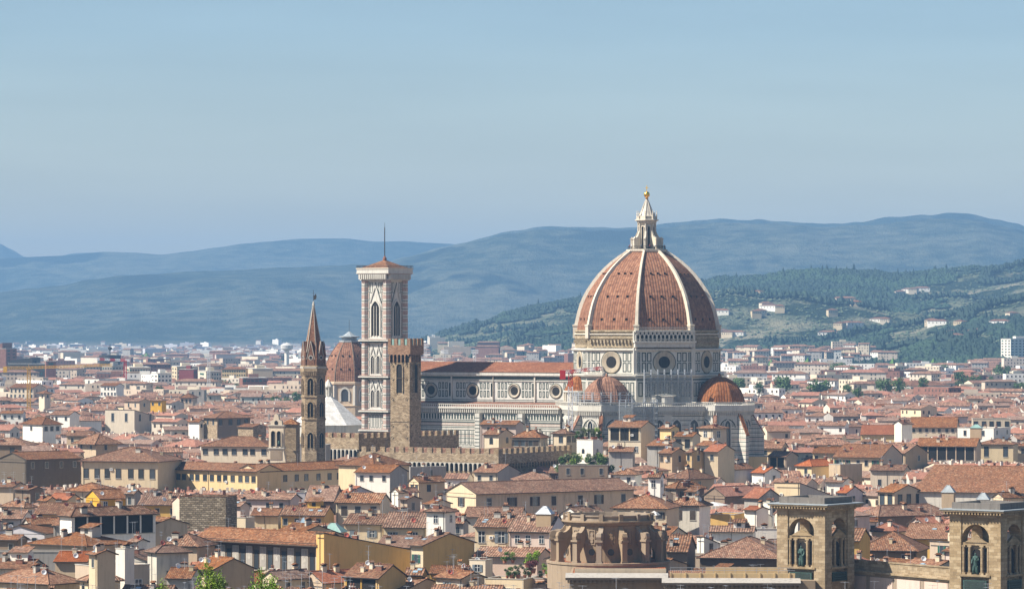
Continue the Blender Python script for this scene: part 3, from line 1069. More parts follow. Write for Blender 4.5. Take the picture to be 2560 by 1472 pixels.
# survey of the houses that can be told apart: corner columns, eave and ridge rows, lowest visible row, eave height, turn of the left face,
# roof kind, wall, roof tiles, windows on the left and right faces, further options
ROWS = [
    ('T1', -500, 250, 262, 1155, 1090, 1700, 24, 12, 'H', 'brown', 'tile_big', (3, 0), dict(style='d', hw=3.0, feat='dark palace block cut by the left edge')),  # brown wall colour has the shade on this block put into it
    ('T1', 250, 258, 800, 1300, 1225, 1500, 22, 45, 'R', 'dark', 'tile', (0, 4), dict(L=14)),
    ('T2', 805, 1560, 1592, 90, -47, 285, 22, 14, 'H', 'yellow', 'tile', (7, 0), dict(style='d', hw=3.2, off=2.6, ov=1.0, Wd=24)),
    ('T2', 1592, 2545, 2550, 190, 112, 318, 19, 40, 'L', 'yellow', 'tile', (14, 0), dict(style='d', hw=2.0, off=1.6, Wd=11, ov=.9)),
    ('T2', 2470, 2562, 3511, 188, 107, 318, 19, 40, 'R', 'yellow', 'tile', (0, 9), dict(style='d', hw=2.0, off=1.6, L=10, ov=.9)),
    ('T2', 850, 985, 1250, 455, 372, 530, 17, 60, 'R', 'gold', 'tile_big', (1, 2), dict(style='w')),
    ('T2', 590, 708, 1540, 628, 530, 880, 21, 52, 'H', 'white', 'tile_big', (1, 0), dict(loggia=('R', 4.2), off=7.5)),
    ('T2', 230, 290, 580, 706, 635, 815, 17, 60, 'R', 'dirty', 'tile_big', (0, 2), {}),
    ('T2', -60, 440, 460, 805, 738, 890, 15, 10, 'R', 'lilac', 'tile', (3, 0), dict(Wd=12)),
    ('T2', -150, 180, 190, 865, 825, 985, 14, 10, 'L', 'brown', 'tile', (2, 0), {}),
    ('T2', 300, 860, 1270, 925, 805, 965, 16, 35, 'H', 'tan', 'tile', (0, 0), {}),
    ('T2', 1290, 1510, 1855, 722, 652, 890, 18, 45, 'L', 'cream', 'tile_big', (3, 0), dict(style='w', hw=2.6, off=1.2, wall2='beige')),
    ('T2', 1270, 1365, 1455, 885, 860, 945, 15, 40, 'L', 'white', 'tile_pale', (1, 0), {}),
    ('T2', 1600, 1950, 1970, 925, 815, 960, 16, 10, 'H', 'tan', 'tile_big', (0, 0), dict(Wd=10)),
    ('T2', 1775, 2235, 2262, 440, 440, 700, 22, 14, 'F', 'rubble', 'tiled', (0, 0), dict(extra=False, name='tower', cat='tower', feat='windowless block of rough grey rubble stone with a flat top')),
    ('T2', 880, 962, 1140, 1010, 968, 1150, 19, 60, 'L', 'cream', 'tile', (1, 0), {}),
    ('T2', 1145, 1235, 1290, 955, 955, 1120, 19, 35, 'F', 'white', 'plain', (0, 0), {}),
    ('T2', 1460, 1550, 1865, 988, 925, 1235, 17, 62, 'H', 'dirty', 'tile_pale', (0, 1), dict(off=4)),
    ('T2', 940, 950, 1480, 1130, 1112, 1320, 15, 55, 'F', 'tan', 'plain', (0, 2), dict(style='w', hw=2.4, off=3, L=9)),
    ('T2', 790, 872, 1190, 1268, 1142, 1400, 13, 55, 'H', 'cream', 'tile_big', (1, 1), {}),
    ('T2', -120, 480, 790, 1300, 1165, 1400, 12, 35, 'H', 'beige', 'tile_pale', (0, 0), {}),
    ('T2', -120, 290, 300, 1150, 1065, 1275, 14, 8, 'L', 'dirty', 'tile', (1, 0), dict(off=3)),
    ('T2', -100, 770, 790, 985, 985, 1110, 15, 0, 'F', 'grey', 'plain', (0, 0), dict(Wd=6, name='wall', cat='boundary wall', extra=False, feat='long blank grey rendered wall')),
    ('T2', 545, 860, 880, 1080, 990, 1110, 15, 0, 'L', 'beige', 'tile_red', (0, 0), {}),
    ('T2', 1905, 2105, 2515, 1165, 1045, 1400, 12, 55, 'L', 'cream', 'tile', (2, 0), dict(style='g', wall2='tan')),
    ('T2', 1650, 1890, 1910, 1245, 1150, 1300, 12, 0, 'L', 'dirty', 'tile', (0, 0), {}),
    ('T2', 1200, 1680, 1700, 1400, 1325, 1450, 11, 0, 'L', 'tan', 'tile_big', (0, 0), {}),
    ('T2', -10, 220, 232, 655, 580, 700, 16, 0, 'L', 'white', 'tile_big', (1, 0), {}),
    ('T2', 20, 240, 345, 540, 425, 600, 16, 40, 'H', 'white', 'tile_big', (1, 1), {}),
    ('T2', 345, 830, 850, 610, 508, 640, 15, 0, 'L', 'ochre', 'tile_big', (0, 0), {}),
    ('T2', 655, 985, 1000, 385, 308, 430, 17, 10, 'H', 'cream', 'tile', (0, 0), dict(Wd=12)),
    ('T2', 1245, 1330, 1367, 408, 358, 500, 19, 30, 'L', 'grey', 'tile_big', (1, 0), {}),
    ('T2', 1370, 1765, 1775, 520, 410, 580, 17, 0, 'L', 'ochre', 'tile_big', (3, 0), {}),
    ('T2', 150, 300, 440, 372, 345, 410, 17, 45, 'L', 'brown', 'tile', (0, 1), {}),
    ('T2', -40, 130, 150, 345, 320, 410, 17, 10, 'L', 'tan', 'tile', (0, 0), dict(Wd=9)),
    ('T2', 380, 470, 560, 480, 440, 530, 16, 45, 'L', 'pale', 'tile', (0, 0), {}),
    ('T2', 480, 670, 800, 470, 415, 505, 16, 30, 'L', 'pale', 'tile_red', (0, 1), {}),
    ('T4', 60, 1285, 1292, 618, 500, 905, 17, 42, 'L', 'dark', 'tile', (0, 0), dict(ov=1.9, Wd=8, wall2='gold', extra=False, feat='long dark palace with pale framed panels between tall windows', name='palace', cat='palace')),  # dark wall tone carries the shade under the eave as well as the frescoes
    ('T4', 1200, 1306, 2168, 528, 690, 905, 19.2, 44, 'B', 'gold', 'tile', (0, 0), dict(yfar=690, D=869.0, L=1.3, wall2='gold', feat='plain ochre side wall sloping down to the right')),
    ('T4', 1425, 1862, 1962, 222, 135, 410, 19, 15, 'L', 'cream', 'tile_big', (3, 0), dict(style='b', hw=2.4)),
    ('T4', 1505, 1886, 1900, 434, 340, 555, 17, 5, 'L', 'cream', 'tile_big', (2, 0), dict(style='y', off=1.6)),
    ('T4', 1896, 2315, 2325, 466, 325, 550, 17, 0, 'L', 'cream', 'tile_big', (2, 0), dict(style='y', off=1.2)),
    ('T4', 2320, 2505, 2606, 308, 255, 590, 21, 28, 'H', 'white', 'tile', (1, 1), dict(style='w', name='tower_house', feat='white tower-like house with a low tiled cap')),
    ('T4', 500, 975, 998, 190, 135, 290, 18, 10, 'L', 'pink', 'tile_big', (3, 0), {}),
    ('T4', 940, 1118, 1124, 120, 120, 255, 19, 0, 'F', 'lilac', 'plain', (0, 0), {}),
    ('T4', 1120, 1400, 1500, 205, 62, 255, 17, 0, 'L', 'brown', 'tile_pale', (0, 0), {}),
    ('T4', 880, 1310, 1405, 345, 262, 430, 16, 14, 'L', 'gold', 'tile_big', (4, 0), {}),
    ('T4', 590, 850, 875, 347, 285, 385, 15, 0, 'L', 'cream', 'tile', (0, 0), {}),
    ('T4', 380, 480, 570, 255, 218, 300, 17, 35, 'L', 'pink', 'tile_big', (1, 0), {}),
    ('T4', 430, 530, 620, 372, 372, 450, 16, 30, 'F', 'pale', 'plain', (0, 0), {}),
    ('T4', 690, 840, 1200, 975, 862, 1080, 10, 45, 'R', 'cream', 'tile_pale', (0, 2), {}),
    ('T4', 1080, 1290, 1690, 1010, 862, 1100, 9, 48, 'R', 'tan', 'tile_red', (0, 0), {}),
    ('T4', 1505, 1850, 2115, 965, 835, 1080, 11, 35, 'L', 'ochre', 'tile', (0, 0), dict(loggia=('L', 3.4))),
    ('T4', 2110, 2275, 2325, 934, 848, 1020, 11, 15, 'L', 'ochre', 'tile_big', (1, 0), {}),
    ('T4', 1740, 2100, 2540, 1092, 1000, 1200, 8, 35, 'L', 'tan', 'tile_big', (0, 0), {}),
    ('T4', 2350, 2560, 2700, 950, 850, 1050, 9, 25, 'L', 'pale', 'tile', (1, 0), {}),
    ('T4', 0, 200, 240, 830, 760, 860, 12, 20, 'L', 'dirty', 'tile_red', (0, 0), {}),
    ('T6', -212, -88, 422, 528, 464, 800, 16, 40, 'L', 'cream', 'tile', (1, 0), dict(wall2='ochre', style='g', off=2)),
    ('T6', 205, 310, 350, 305, 275, 470, 15, 25, 'L', 'grey', 'tile_big', (1, 0), {}),
    ('T6', 425, 752, 762, 342, 225, 560, 16, 5, 'L', 'cream', 'tile_big', (2, 0), dict(style='y', hw=2.4, off=1.2)),
    ('T6', 764, 1160, 1335, 390, 185, 560, 16, 20, 'L', 'pink', 'tile_big', (3, 0), dict(style='w', wall2='lilac')),
    ('T6', 320, 870, 900, 245, 155, 270, 16, 0, 'L', 'pale', 'tile', (0, 0), {}),
    ('T6', 1275, 1450, 1710, 220, 112, 300, 17, 40, 'R', 'white', 'tile_big', (1, 0), {}),
    ('T6', 1790, 2320, 2345, 158, 25, 260, 18, 14, 'H', 'cream', 'tile', (4, 0), dict(style='b', Wd=16)),
    ('T7', -36, 332, 465, 985, 850, 1245, 18, 25, 'H', 'dirty', 'tile_big', (2, 0), dict(style='b', hw=2.2, off=1.4, wall2='white')),
    ('T6', 418, 1040, 1180, 640, 552, 670, 13, 18, 'L', 'pink', 'tile_big', (0, 0), {}),
    ('T6', 370, 528, 600, 672, 672, 790, 13, 25, 'F', 'pale', 'plain', (1, 0), dict(style='y')),
    ('T6', -20, 340, 360, 800, 735, 850, 11, 0, 'L', 'ochre', 'tile', (0, 0), {}),
    ('T6', 40, 300, 520, 852, 785, 960, 10.5, 45, 'L', 'cream', 'tile', (1, 0), dict(wall2='yellow', style='y')),
    ('T6', 527, 905, 1040, 862, 862, 1000, 10, 20, 'F', 'yellow', 'plain', (1, 0), dict(style='w', extra=False, feat='yellow house carrying the planted roof terrace', off=2)),
    ('T6', 0, 680, 690, 975, 925, 1000, 8, 0, 'L', 'tan', 'tile_big', (0, 0), {}),
    ('T6', 1040, 1235, 1530, 905, 855, 1000, 9, 42, 'L', 'pink', 'tile_big', (0, 0), {}),
    ('T5', 315, 435, 1995, 685, 560, 865, 18, 55, 'R', 'cream', 'tile', (1, 7), dict(style='b', hw=2.8, off=1.4, ov=1.0, wall2='beige', L=15)),  # bright return, darker front: sunlit and shaded tones put into the wall colours
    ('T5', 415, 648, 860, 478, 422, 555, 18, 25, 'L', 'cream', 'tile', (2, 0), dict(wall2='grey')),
    ('T5', 800, 1072, 1145, 130, 58, 250, 22, 20, 'H', 'pale', 'tile', (4, 1), dict(style='b', hw=2.2)),
    ('T5', 510, 660, 800, 102, 50, 230, 22, 35, 'L', 'pale', 'tile', (1, 1), dict(style='a', hw=2.3)),
    ('T5', 1197, 1328, 1428, 92, 50, 262, 24, 40, 'H', 'cream', 'tile', (1, 2), dict(style='d', hw=2.0, name='tower_house')),
    ('T5', 1432, 1592, 1692, 155, 155, 335, 22, 35, 'F', 'white', 'plain', (1, 1), dict(style='a', extra=False, off=3, feat='white block with a planted flat roof')),
    ('T5', 1745, 2068, 2205, 32, 12, 230, 26, 22, 'L', 'cream', 'tile', (4, 0), dict(loggia=('L', 4.2), off=6.5, style='w')),
    ('T5', 2250, 2365, 2445, 42, 18, 155, 26, 40, 'L', 'yellow', 'tile', (0, 2), {}),
    ('T5', 480, 830, 885, 5, -12, 80, 22, 10, 'L', 'pink', 'tile', (2, 0), dict(Wd=8)),
    ('T5', 1160, 1480, 1500, 482, 428, 540, 17, 0, 'L', 'dark', 'tile', (2, 0), dict(style='w')),
    ('T5', 1485, 1520, 1765, 465, 375, 545, 18, 60, 'R', 'grey', 'tile', (0, 1), {}),
    ('T5', 1795, 2010, 2030, 495, 445, 528, 18, 8, 'H', 'white', 'tile_big', (2, 0), dict(Wd=8)),
    ('T5', 2140, 2258, 2292, 522, 478, 650, 22, 18, 'L', 'white', 'tile_big', (1, 1), dict(style='w')),
    ('T5', 2245, 2375, 2520, 287, 240, 400, 20, 35, 'L', 'tan', 'tile', (2, 1), dict(style='b')),
    ('T5', 2130, 2330, 2480, 215, 165, 290, 20, 30, 'L', 'grey', 'tile', (0, 0), {}),
    ('T5', 1750, 1985, 2000, 270, 235, 330, 19, 0, 'L', 'grey', 'tile', (0, 0), {}),
    ('T7', 328, 497, 665, 50, 12, 215, 23, 45, 'H', 'pale', 'tile', (1, 1), dict(style='w', hw=2.2)),
    ('T7', 300, 470, 640, 262, 215, 330, 21, 35, 'L', 'white', 'tile', (1, 1), {}),
    ('T7', 390, 560, 760, 335, 285, 400, 20, 25, 'L', 'cream', 'tile_red', (1, 0), {}),
    ('T7', 30, 250, 345, 152, 110, 300, 21, 20, 'L', 'pale', 'tile', (2, 0), dict(style='d', hw=2.6)),
    ('T7', 1085, 1335, 1412, 290, 222, 400, 19, 20, 'L', 'yellow', 'tile', (2, 0), dict(style='g')),
    ('T7', 1170, 1390, 1530, 395, 338, 480, 18, 25, 'L', 'tan', 'tile', (0, 0), dict(loggia=('L', 3.6))),
    ('T7', 1715, 2020, 2075, 352, 285, 490, 19, 12, 'L', 'cream', 'tile', (3, 0), dict(style='g')),
    ('T8', -90, 552, 840, 450, 300, 550, 20, 20, 'L', 'yellow', 'tile', (5, 1), dict(style='g', wall2='tan')),
    ('T7', 620, 1160, 1170, 395, 395, 480, 18, 0, 'F', 'yellow', 'plain', (0, 0), dict(Wd=8)),
    ('T7', 178, 240, 390, 345, 325, 460, 19, 45, 'L', 'ochre', 'tile', (1, 1), {}),
    ('T7', -60, 205, 512, 662, 548, 720, 18, 45, 'H', 'tan', 'tile', (0, 1), {}),
    ('T7', -80, 50, 390, 777, 690, 930, 17, 60, 'H', 'brown', 'tile_big', (0, 2), dict(style='b')),
    ('T7', 390, 640, 1180, 870, 640, 900, 15, 45, 'R', 'brown', 'tile_red', (0, 0), {}),
    ('T7', 880, 1060, 1330, 900, 765, 950, 16, 50, 'L', 'grey', 'tile_red', (0, 0), {}),
    ('T7', 1247, 1556, 1975, 720, 880, 905, 20, 28, 'B', 'cream', 'tile', (0, 0), dict(yfar=880, wall2='dirty', feat='tall blank cream wall block with a stained sloping side')),
    ('T7', 975, 1130, 1320, 592, 528, 640, 17, 45, 'L', 'white', 'tile_red', (0, 1), {}),
    ('T7', 605, 760, 980, 545, 485, 625, 17, 40, 'R', 'lilac', 'tile', (0, 0), {}),
    ('T7', 1520, 1700, 2050, 505, 430, 560, 17, 40, 'H', 'yellow', 'tile_red', (1, 0), {}),
    ('T7', 1910, 2050, 2315, 490, 490, 645, 19, 50, 'F', 'beige', 'plain', (0, 0), dict(wall2='beige')),
    ('T7', 880, 1030, 1175, 1045, 1022, 1250, 16, 40, 'L', 'white', 'tile_red', (1, 0), dict(off=4.5, style='b')),
    ('T7', 1125, 1190, 1312, 955, 955, 1250, 17, 45, 'F', 'white', 'plain', (0, 1), {}),
    ('T7', 468, 760, 882, 1100, 1100, 1250, 15, 18, 'F', 'gold', 'plain', (2, 1), dict(style='y', extra=False, off=3, feat='ochre house with a furnished roof terrace and white parasol')),
    ('T7', 1870, 2080, 2200, 705, 655, 740, 17, 25, 'L', 'white', 'tile', (0, 0), {}),
    ('T7', 2020, 2130, 2320, 835, 758, 890, 16, 45, 'L', 'lilac', 'tile_red', (0, 1), {}),
    ('T8', 410, 862, 888, 622, 555, 770, 18, 10, 'L', 'beige', 'tile', (2, 0), dict(off=3)),
    ('T8', 705, 880, 1180, 390, 275, 545, 19, 45, 'L', 'tan', 'tile', (0, 1), dict(loggia=('L', 3.4))),
    ('T8', 1040, 1835, 1850, 298, 197, 430, 20, 5, 'L', 'tan', 'tile', (0, 0), dict(loggia=('L', 5.0))),
    ('T8', 1842, 2335, 2400, 272, 222, 440, 20, 15, 'H', 'cream', 'tile', (2, 0), dict(style='d', hw=3.4)),
    ('T8', 2395, 2700, 2710, 292, 235, 450, 19, 0, 'H', 'pale', 'tile', (2, 0), {}),
    ('T8', 1000, 2950, 3000, 935, 575, 1040, 17, 22, 'L', 'dirty', 'tile', (0, 0), dict(Wd=44, extra=False, feat='huge plain church roof running out of the right edge', name='church_hall', cat='church')),
    ('T8', 510, 735, 1100, 918, 818, 1090, 17, 48, 'L', 'pale', 'tile', (2, 3), dict(style='d', hw=3.4, off=.8, feat='house with tall glazed veranda under a broad gable')),
    ('T8', 1110, 1395, 1410, 932, 850, 1060, 16, 0, 'L', 'lilac', 'tile_red', (2, 0), dict(style='d', hw=2.4, off=1.2)),
    ('T8', 1405, 1740, 1750, 990, 910, 1050, 15, 0, 'L', 'pink', 'tile_red', (0, 0), {}),
    ('T8', 2060, 2200, 2560, 985, 885, 1060, 16, 50, 'R', 'pale', 'tile', (0, 0), {}),
    ('T8', 245, 520, 1480, 1235, 1085, 1345, 14, 55, 'H', 'brown', 'tile', (0, 3), {}),
    ('T8', 930, 1130, 1480, 1345, 1228, 1380, 13, 50, 'R', 'pink', 'tile_red', (0, 0), {}),
    ('T8', 430, 740, 930, 1435, 1320, 1470, 13, 35, 'H', 'cream', 'tile_red', (0, 0), {}),
    ('T9', 1675, 1990, 2010, 420, 318, 565, 14, 7, 'L', 'gold', 'tile_pale', (2, 0), dict(style='b', hw=2.6, off=1.3)),
    ('T8', 250, 500, 510, 1312, 1282, 1400, 14, 0, 'L', 'white', 'tile', (2, 0), {}),
    ('T8', 1585, 2072, 2300, 55, 55, 170, 24, 30, 'F', 'white', 'plain', (2, 2), {}),
    ('T10', 2115, 2425, 2435, 738, 738, 810, 26, 5, 'F', 'pale', 'plain', (5, 0), dict(Wd=12, hw=2.6, style='d')),
    ('T8', 280, 745, 760, 140, 20, 160, 20, 0, 'L', 'yellow', 'tile_red', (0, 0), dict(extra=False)),
    ('T10', 1610, 1985, 2000, 805, 727, 835, 23, 0, 'L', 'pale', 'tile', (7, 0), dict(extra=False, name='church_hall', cat='church', feat='long church roof above a row of small dark windows', off=.6, hw=1.6)),
    ('T10', 1480, 1540, 1625, 775, 735, 850, 25, 45, 'R', 'white', 'tile', (0, 0), {}),
    ('T9', -40, 108, 118, 512, 400, 530, 14, 0, 'L', 'brown', 'tile_big', (0, 0), {}),
    ('T9', 200, 770, 782, 560, 412, 600, 13, 5, 'H', 'dark', 'tile', (0, 0), {}),
    ('T9', 182, 230, 350, 410, 460, 490, 14.5, 50, 'B', 'white', 'tile', (0, 1), dict(yfar=460)),
    ('T9', 270, 585, 595, 370, 335, 410, 15, 0, 'L', 'white', 'tile_big', (0, 0), {}),
    ('T9', 592, 772, 780, 350, 350, 410, 15, 0, 'F', 'white', 'plain', (0, 0), dict(Wd=8)),
    ('T9', 1345, 1760, 1830, 505, 372, 565, 13, 15, 'H', 'brown', 'tile', (2, 0), dict(Wd=16)),
    ('T9', 120, 535, 545, 545, 545, 650, 11, 8, 'F', 'tan', 'plain', (0, 0), dict(Wd=9)),
    ('T9', 535, 772, 780, 650, 590, 690, 10, 0, 'L', 'pink', 'tile_red', (0, 0), {}),
    ('T1', 2015, 2150, 2475, 885, 828, 1060, 24, 60, 'H', 'stone', 'tile', (2, 4), dict(style='d', hw=2.4, ov=1.2, wall2='brown')),
    ('T3', 455, 605, 735, 108, 95, 200, 22, 45, 'L', 'stone', 'tile', (0, 0), {}),
    ('T1', 1865, 1972, 2012, 925, 870, 1020, 22, 35, 'L', 'white', 'tile', (0, 1), {}),
    ('T1', 1040, 1330, 1528, 812, 880, 1000, 25, 30, 'B', 'pale', 'tile_red', (2, 2), dict(yfar=870, hw=3.5, off=1.5)),
    ('T1', 225, 420, 605, 950, 885, 1090, 23, 50, 'H', 'white', 'tile', (1, 3), dict(style='b', hw=2.0)),
    ('T1', 10, 225, 240, 842, 825, 900, 22, 0, 'L', 'white', 'tile', (3, 0), {}),
    ('T1', 500, 690, 785, 857, 822, 935, 23, 25, 'L', 'white', 'tile', (2, 0), {}),
    ('T1', 765, 950, 1165, 1130, 1040, 1240, 22, 50, 'H', 'beige', 'tile_big', (2, 1), dict(ov=1.6)),
    ('T1', 660, 905, 960, 1062, 1015, 1110, 21, 20, 'L', 'tan', 'tile', (2, 0), dict(style='b')),
    ('T1', 385, 440, 500, 640, 625, 780, 27, 45, 'H', 'pale', 'tile', (1, 1), dict(name='tower', cat='tower', ov=1.4, feat='slim pale turret with a jutting crown')),
    ('T1', 1785, 1905, 1915, 685, 648, 720, 25, 0, 'H', 'beige', 'tile', (3, 0), {}),
    ('T1', 1230, 1380, 1490, 725, 700, 790, 24, 45, 'L', 'tan', 'tile', (2, 1), {}),
    ('T1', 1490, 1600, 1625, 715, 695, 780, 25, 20, 'H', 'gold', 'tile', (2, 0), {}),
    ('T1', 995, 1150, 1225, 570, 548, 640, 26, 25, 'L', 'white', 'tile', (5, 0), dict(rows=2)),
    ('T1', 95, 330, 450, 590, 565, 650, 25, 20, 'L', 'pale', 'tile', (6, 2), dict(rows=2)),
    ('T1', 840, 980, 1180, 505, 500, 590, 28, 30, 'F', 'white', 'plain', (2, 5), dict(rows=2)),
    ('T1', 1870, 2020, 2025, 612, 612, 710, 26, 5, 'F', 'grey', 'plain', (2, 0), {}),
    ('T3', 90, 752, 762, 300, 207, 460, 23, 5, 'H', 'cream', 'tile', (7, 0), dict(hw=2.2, off=1.0, style='d', cat='church', name='church_hall', feat='long cream church hall with a broad hipped roof beside the bell gable')),
    ('T3', 915, 1325, 1340, 285, 285, 400, 24, 5, 'F', 'grey', 'plain', (0, 0), dict(Wd=12)),
    ('T3', 1450, 1800, 2150, 490, 375, 520, 21, 40, 'H', 'cream', 'tile', (0, 0), {}),
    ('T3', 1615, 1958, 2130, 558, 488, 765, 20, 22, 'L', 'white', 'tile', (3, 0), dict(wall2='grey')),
    ('T3', 2150, 2242, 2500, 648, 600, 790, 20, 55, 'R', 'cream', 'tile_big', (2, 1), dict(style='d', hw=1.9)),
    ('T3', 1975, 2040, 2235, 748, 705, 830, 18, 50, 'R', 'white', 'tile_big', (0, 0), {}),
    ('T3', 2125, 2160, 2515, 505, 500, 620, 19, 55, 'F', 'grey', 'plain', (0, 1), {}),
    ('T3', 2065, 2130, 2258, 822, 795, 960, 18, 40, 'L', 'tan', 'tile_big', (0, 1), {}),
    ('T3', 2300, 2380, 2560, 870, 830, 900, 18, 40, 'L', 'pale', 'tile', (0, 0), {}),
    ('T3', 1450, 1520, 1800, 770, 700, 780, 18, 45, 'L', 'lilac', 'tile_red', (0, 0), {}),
]
for row in ROWS:
    t, xa, xb, xc, ye, yr, yb, h, al, kind, wall, tile, win, opt = row
    ox, oy, s_ = TILES[t]
    opt = dict(opt)
    if al <= 10 and kind != 'F':
        al += 9
    if 'yfar' in opt:
        opt['yfar'] = oy + opt['yfar'] / s_
    house(ox + xa / s_, ox + xb / s_, ox + xc / s_, oy + ye / s_, oy + yr / s_, h, al, kind, wall, tile, win, yb=oy + yb / s_, **opt)
HAND = len(HOUSES)


# ---------------------------------------------------------------- the cathedral
M['dome_tile'] = mat_tiles('dome_clay_tiles', [(0.21, 0.082, 0.04), (0.31, 0.13, 0.066), (0.39, 0.18, 0.095), (0.26, 0.105, 0.054)], pu=1.0, pv=0.95, bump=1.2, var=0.03, light=0.25)
M['rim_stone'] = mat_stucco('brownish_window_rim_stone', (0.42, 0.36, 0.27), 0.9, 0.02)
M['pale_stone'] = mat_stucco('weathered_lantern_marble', (0.60, 0.54, 0.44), 0.8, 0.02)


def mat_gauze():
    m, nt, b = new_mat('scaffold_netting', 0.9)
    g = N(nt)
    b.inputs['Base Color'].default_value = (0.20, 0.22, 0.225, 1)
    tr = g.n('ShaderNodeBsdfTransparent')
    mx = g.n('ShaderNodeMixShader')
    g.l(g.math('MULTIPLY_ADD', g.noise(g.geo(), 0.6, 3), 0.9, 0.12), mx.inputs[0])
    g.l(tr.outputs[0], mx.inputs[1])
    g.l(b.outputs[0], mx.inputs[2])
    g.l(mx.outputs[0], nt.nodes['Material Output'].inputs['Surface'])
    return m


M['gauze'] = mat_gauze()


def frames(mb, fr, u0, u1, z0, z1, nu, nz, t=.34, gap=.35, mat='marble_green', out=.05, inner=None):
    """rows of rectangular inlaid frames on a wall"""
    du, dz = (u1 - u0) / nu, (z1 - z0) / nz
    for i in range(nu):
        for j in range(nz):
            a, b = u0 + i * du + gap / 2, u0 + (i + 1) * du - gap / 2
            c, d = z0 + j * dz + gap / 2, z0 + (j + 1) * dz - gap / 2
            for (p, q, r_, s_) in ((a, b, c, c + t), (a, b, d - t, d), (a, a + t, c + t, d - t), (b - t, b, c + t, d - t)):
                mb.box(p, q, -out, .0, r_, s_, mat, fr)
            if inner:
                mb.box(a + t + .2, b - t - .2, -out, .0, c + t + .2, d - t - .2, inner, fr)


def wallfr(ox, oy, az):
    """frame on a wall: u along it to the viewer's right, n < 0 outwards; az = local direction of the outward normal in degrees from -y towards +x"""
    c, s = math.cos(R(az)), math.sin(R(az))
    return lambda u, n, z: (ox + u * c - n * s, oy + u * s + n * c, z)


def oculus(root, fr, u, z, Ro, Ri, depth=1.0):
    n = 28
    mb = MB()
    rings = [(Ro + .35, -.06), (Ro + .12, -.42), (Ro, -.42), (Ri + .2, -.12), (Ri, -.09)]
    vs, fs = [], []
    for (r, y) in rings:
        for k in range(n):
            t = 2 * math.pi * k / n
            vs.append(fr(u + r * math.cos(t), y, z + r * math.sin(t)))
    for j in range(len(rings) - 1):
        for k in range(n):
            fs.append((j * n + k, (j + 1) * n + k, (j + 1) * n + (k + 1) % n, j * n + (k + 1) % n))
    mb.mesh(vs, fs, 'rim_stone')
    vs = [fr(u + (Ro + .62) * math.cos(2 * math.pi * k / n), -.065, z + (Ro + .62) * math.sin(2 * math.pi * k / n)) for k in range(n)]
    vs += [fr(u + (Ro + .34) * math.cos(2 * math.pi * k / n), -.065, z + (Ro + .34) * math.sin(2 * math.pi * k / n)) for k in range(n)]
    mb.mesh(vs, [(k, n + k, n + (k + 1) % n, (k + 1) % n) for k in range(n)], 'marble_green')
    w = mb.build('round_window', root)
    g = MB()
    g.mesh([fr(u + Ri * math.cos(2 * math.pi * k / n), -.10, z + Ri * math.sin(2 * math.pi * k / n)) for k in range(n)], [tuple(range(n))], 'void')
    for a in (-.5, .5):
        g.bar(fr(u + a * Ri, -.12, z - Ri * .86), fr(u + a * Ri, -.12, z + Ri * .86), .05, 'iron')
        g.bar(fr(u - Ri * .86, -.12, z + a * Ri), fr(u + Ri * .86, -.12, z + a * Ri), .05, 'iron')
    g.build('pane', w)
    return w


def archpts(w, z0, zs, pointed=0.0, n=7):
    """outline of an arched opening of half width w from z0, springing at zs"""
    P = [(-w, z0), (w, z0), (w, zs)]
    for k in range(1, 2 * n):
        t = math.pi * k / (2 * n)
        x, z = w * math.cos(t), w * math.sin(t)
        P.append((x, zs + z * (1 + pointed * (1 - abs(x) / w))))
    P.append((-w, zs))
    return P


def arch_window(root, fr, u, z0, zs, w, pointed=.5, mull=1, ring='marble', rim=.35, name='window', back='glass'):
    P = archpts(w, z0, zs, pointed)
    mb = MB()
    mb.mesh([fr(u + p[0], -.04, p[1]) for p in P], [tuple(range(len(P)))], back)
    O = archpts(w + rim, z0, zs, pointed)
    for a, b in ((0, .28),):
        vs = [fr(u + p[0], -.04 - b, p[1]) for p in P[2:]] + [fr(u + p[0], -.04 - b, p[1]) for p in O[2:]]
        n = len(P) - 2
        vs += [fr(u + P[1][0], -.04 - b, z0), fr(u + O[1][0], -.04 - b, z0), fr(u + P[0][0], -.04 - b, z0), fr(u + O[0][0], -.04 - b, z0)]
        fs = [(k, n + k, n + k + 1, k + 1) for k in range(n - 1)]
        fs += [(2 * n, 2 * n + 1, n, 0), (n - 1, 2 * n - 1, 2 * n + 3, 2 * n + 2)]
        mb.mesh(vs, fs, ring)
        # reveals
        for p, q in zip([P[1]] + P[2:], P[2:] + [P[0]]):
            mb.face([fr(u + p[0], -.04, p[1]), fr(u + q[0], -.04, q[1]), fr(u + q[0], -.04 - b, q[1]), fr(u + p[0], -.04 - b, p[1])], ring)
        for p, q in zip([O[1]] + O[2:], O[2:] + [O[0]]):
            mb.face([fr(u + p[0], 0, p[1]), fr(u + p[0], -.04 - b, p[1]), fr(u + q[0], -.04 - b, q[1]), fr(u + q[0], 0, q[1])], ring)
    wd = mb.build(name, root)
    if mull:
        c = MB()
        for k in range(mull):
            x = -w + 2 * w * (k + 1) / (mull + 1)
            c.bar(fr(u + x, -.22, z0), fr(u + x, -.22, zs + w * .5), .11 if w < 1.5 else .16, ring, 6)
        c.build('mullion', wd)
    return wd


cath = thing('cathedral', 'great cathedral of white and green marble under a huge ribbed terracotta dome', 'cathedral', (PX(1617, 1440), 1440, 0), R(-32.5))
CX, CY = PX(1617, 1440), 1440.0
cc, cs = math.cos(R(-32.5)), math.sin(R(-32.5))


def cpx(px, y):
    """local x on the plane local y of the cathedral that shows at column px"""
    k = (px - 1280) / F
    # CX + x*cc - y*cs = k*(CY + x*cs + y*cc)
    return (k * (CY + y * cc) - CX + y * cs) / (cc - k * cs)


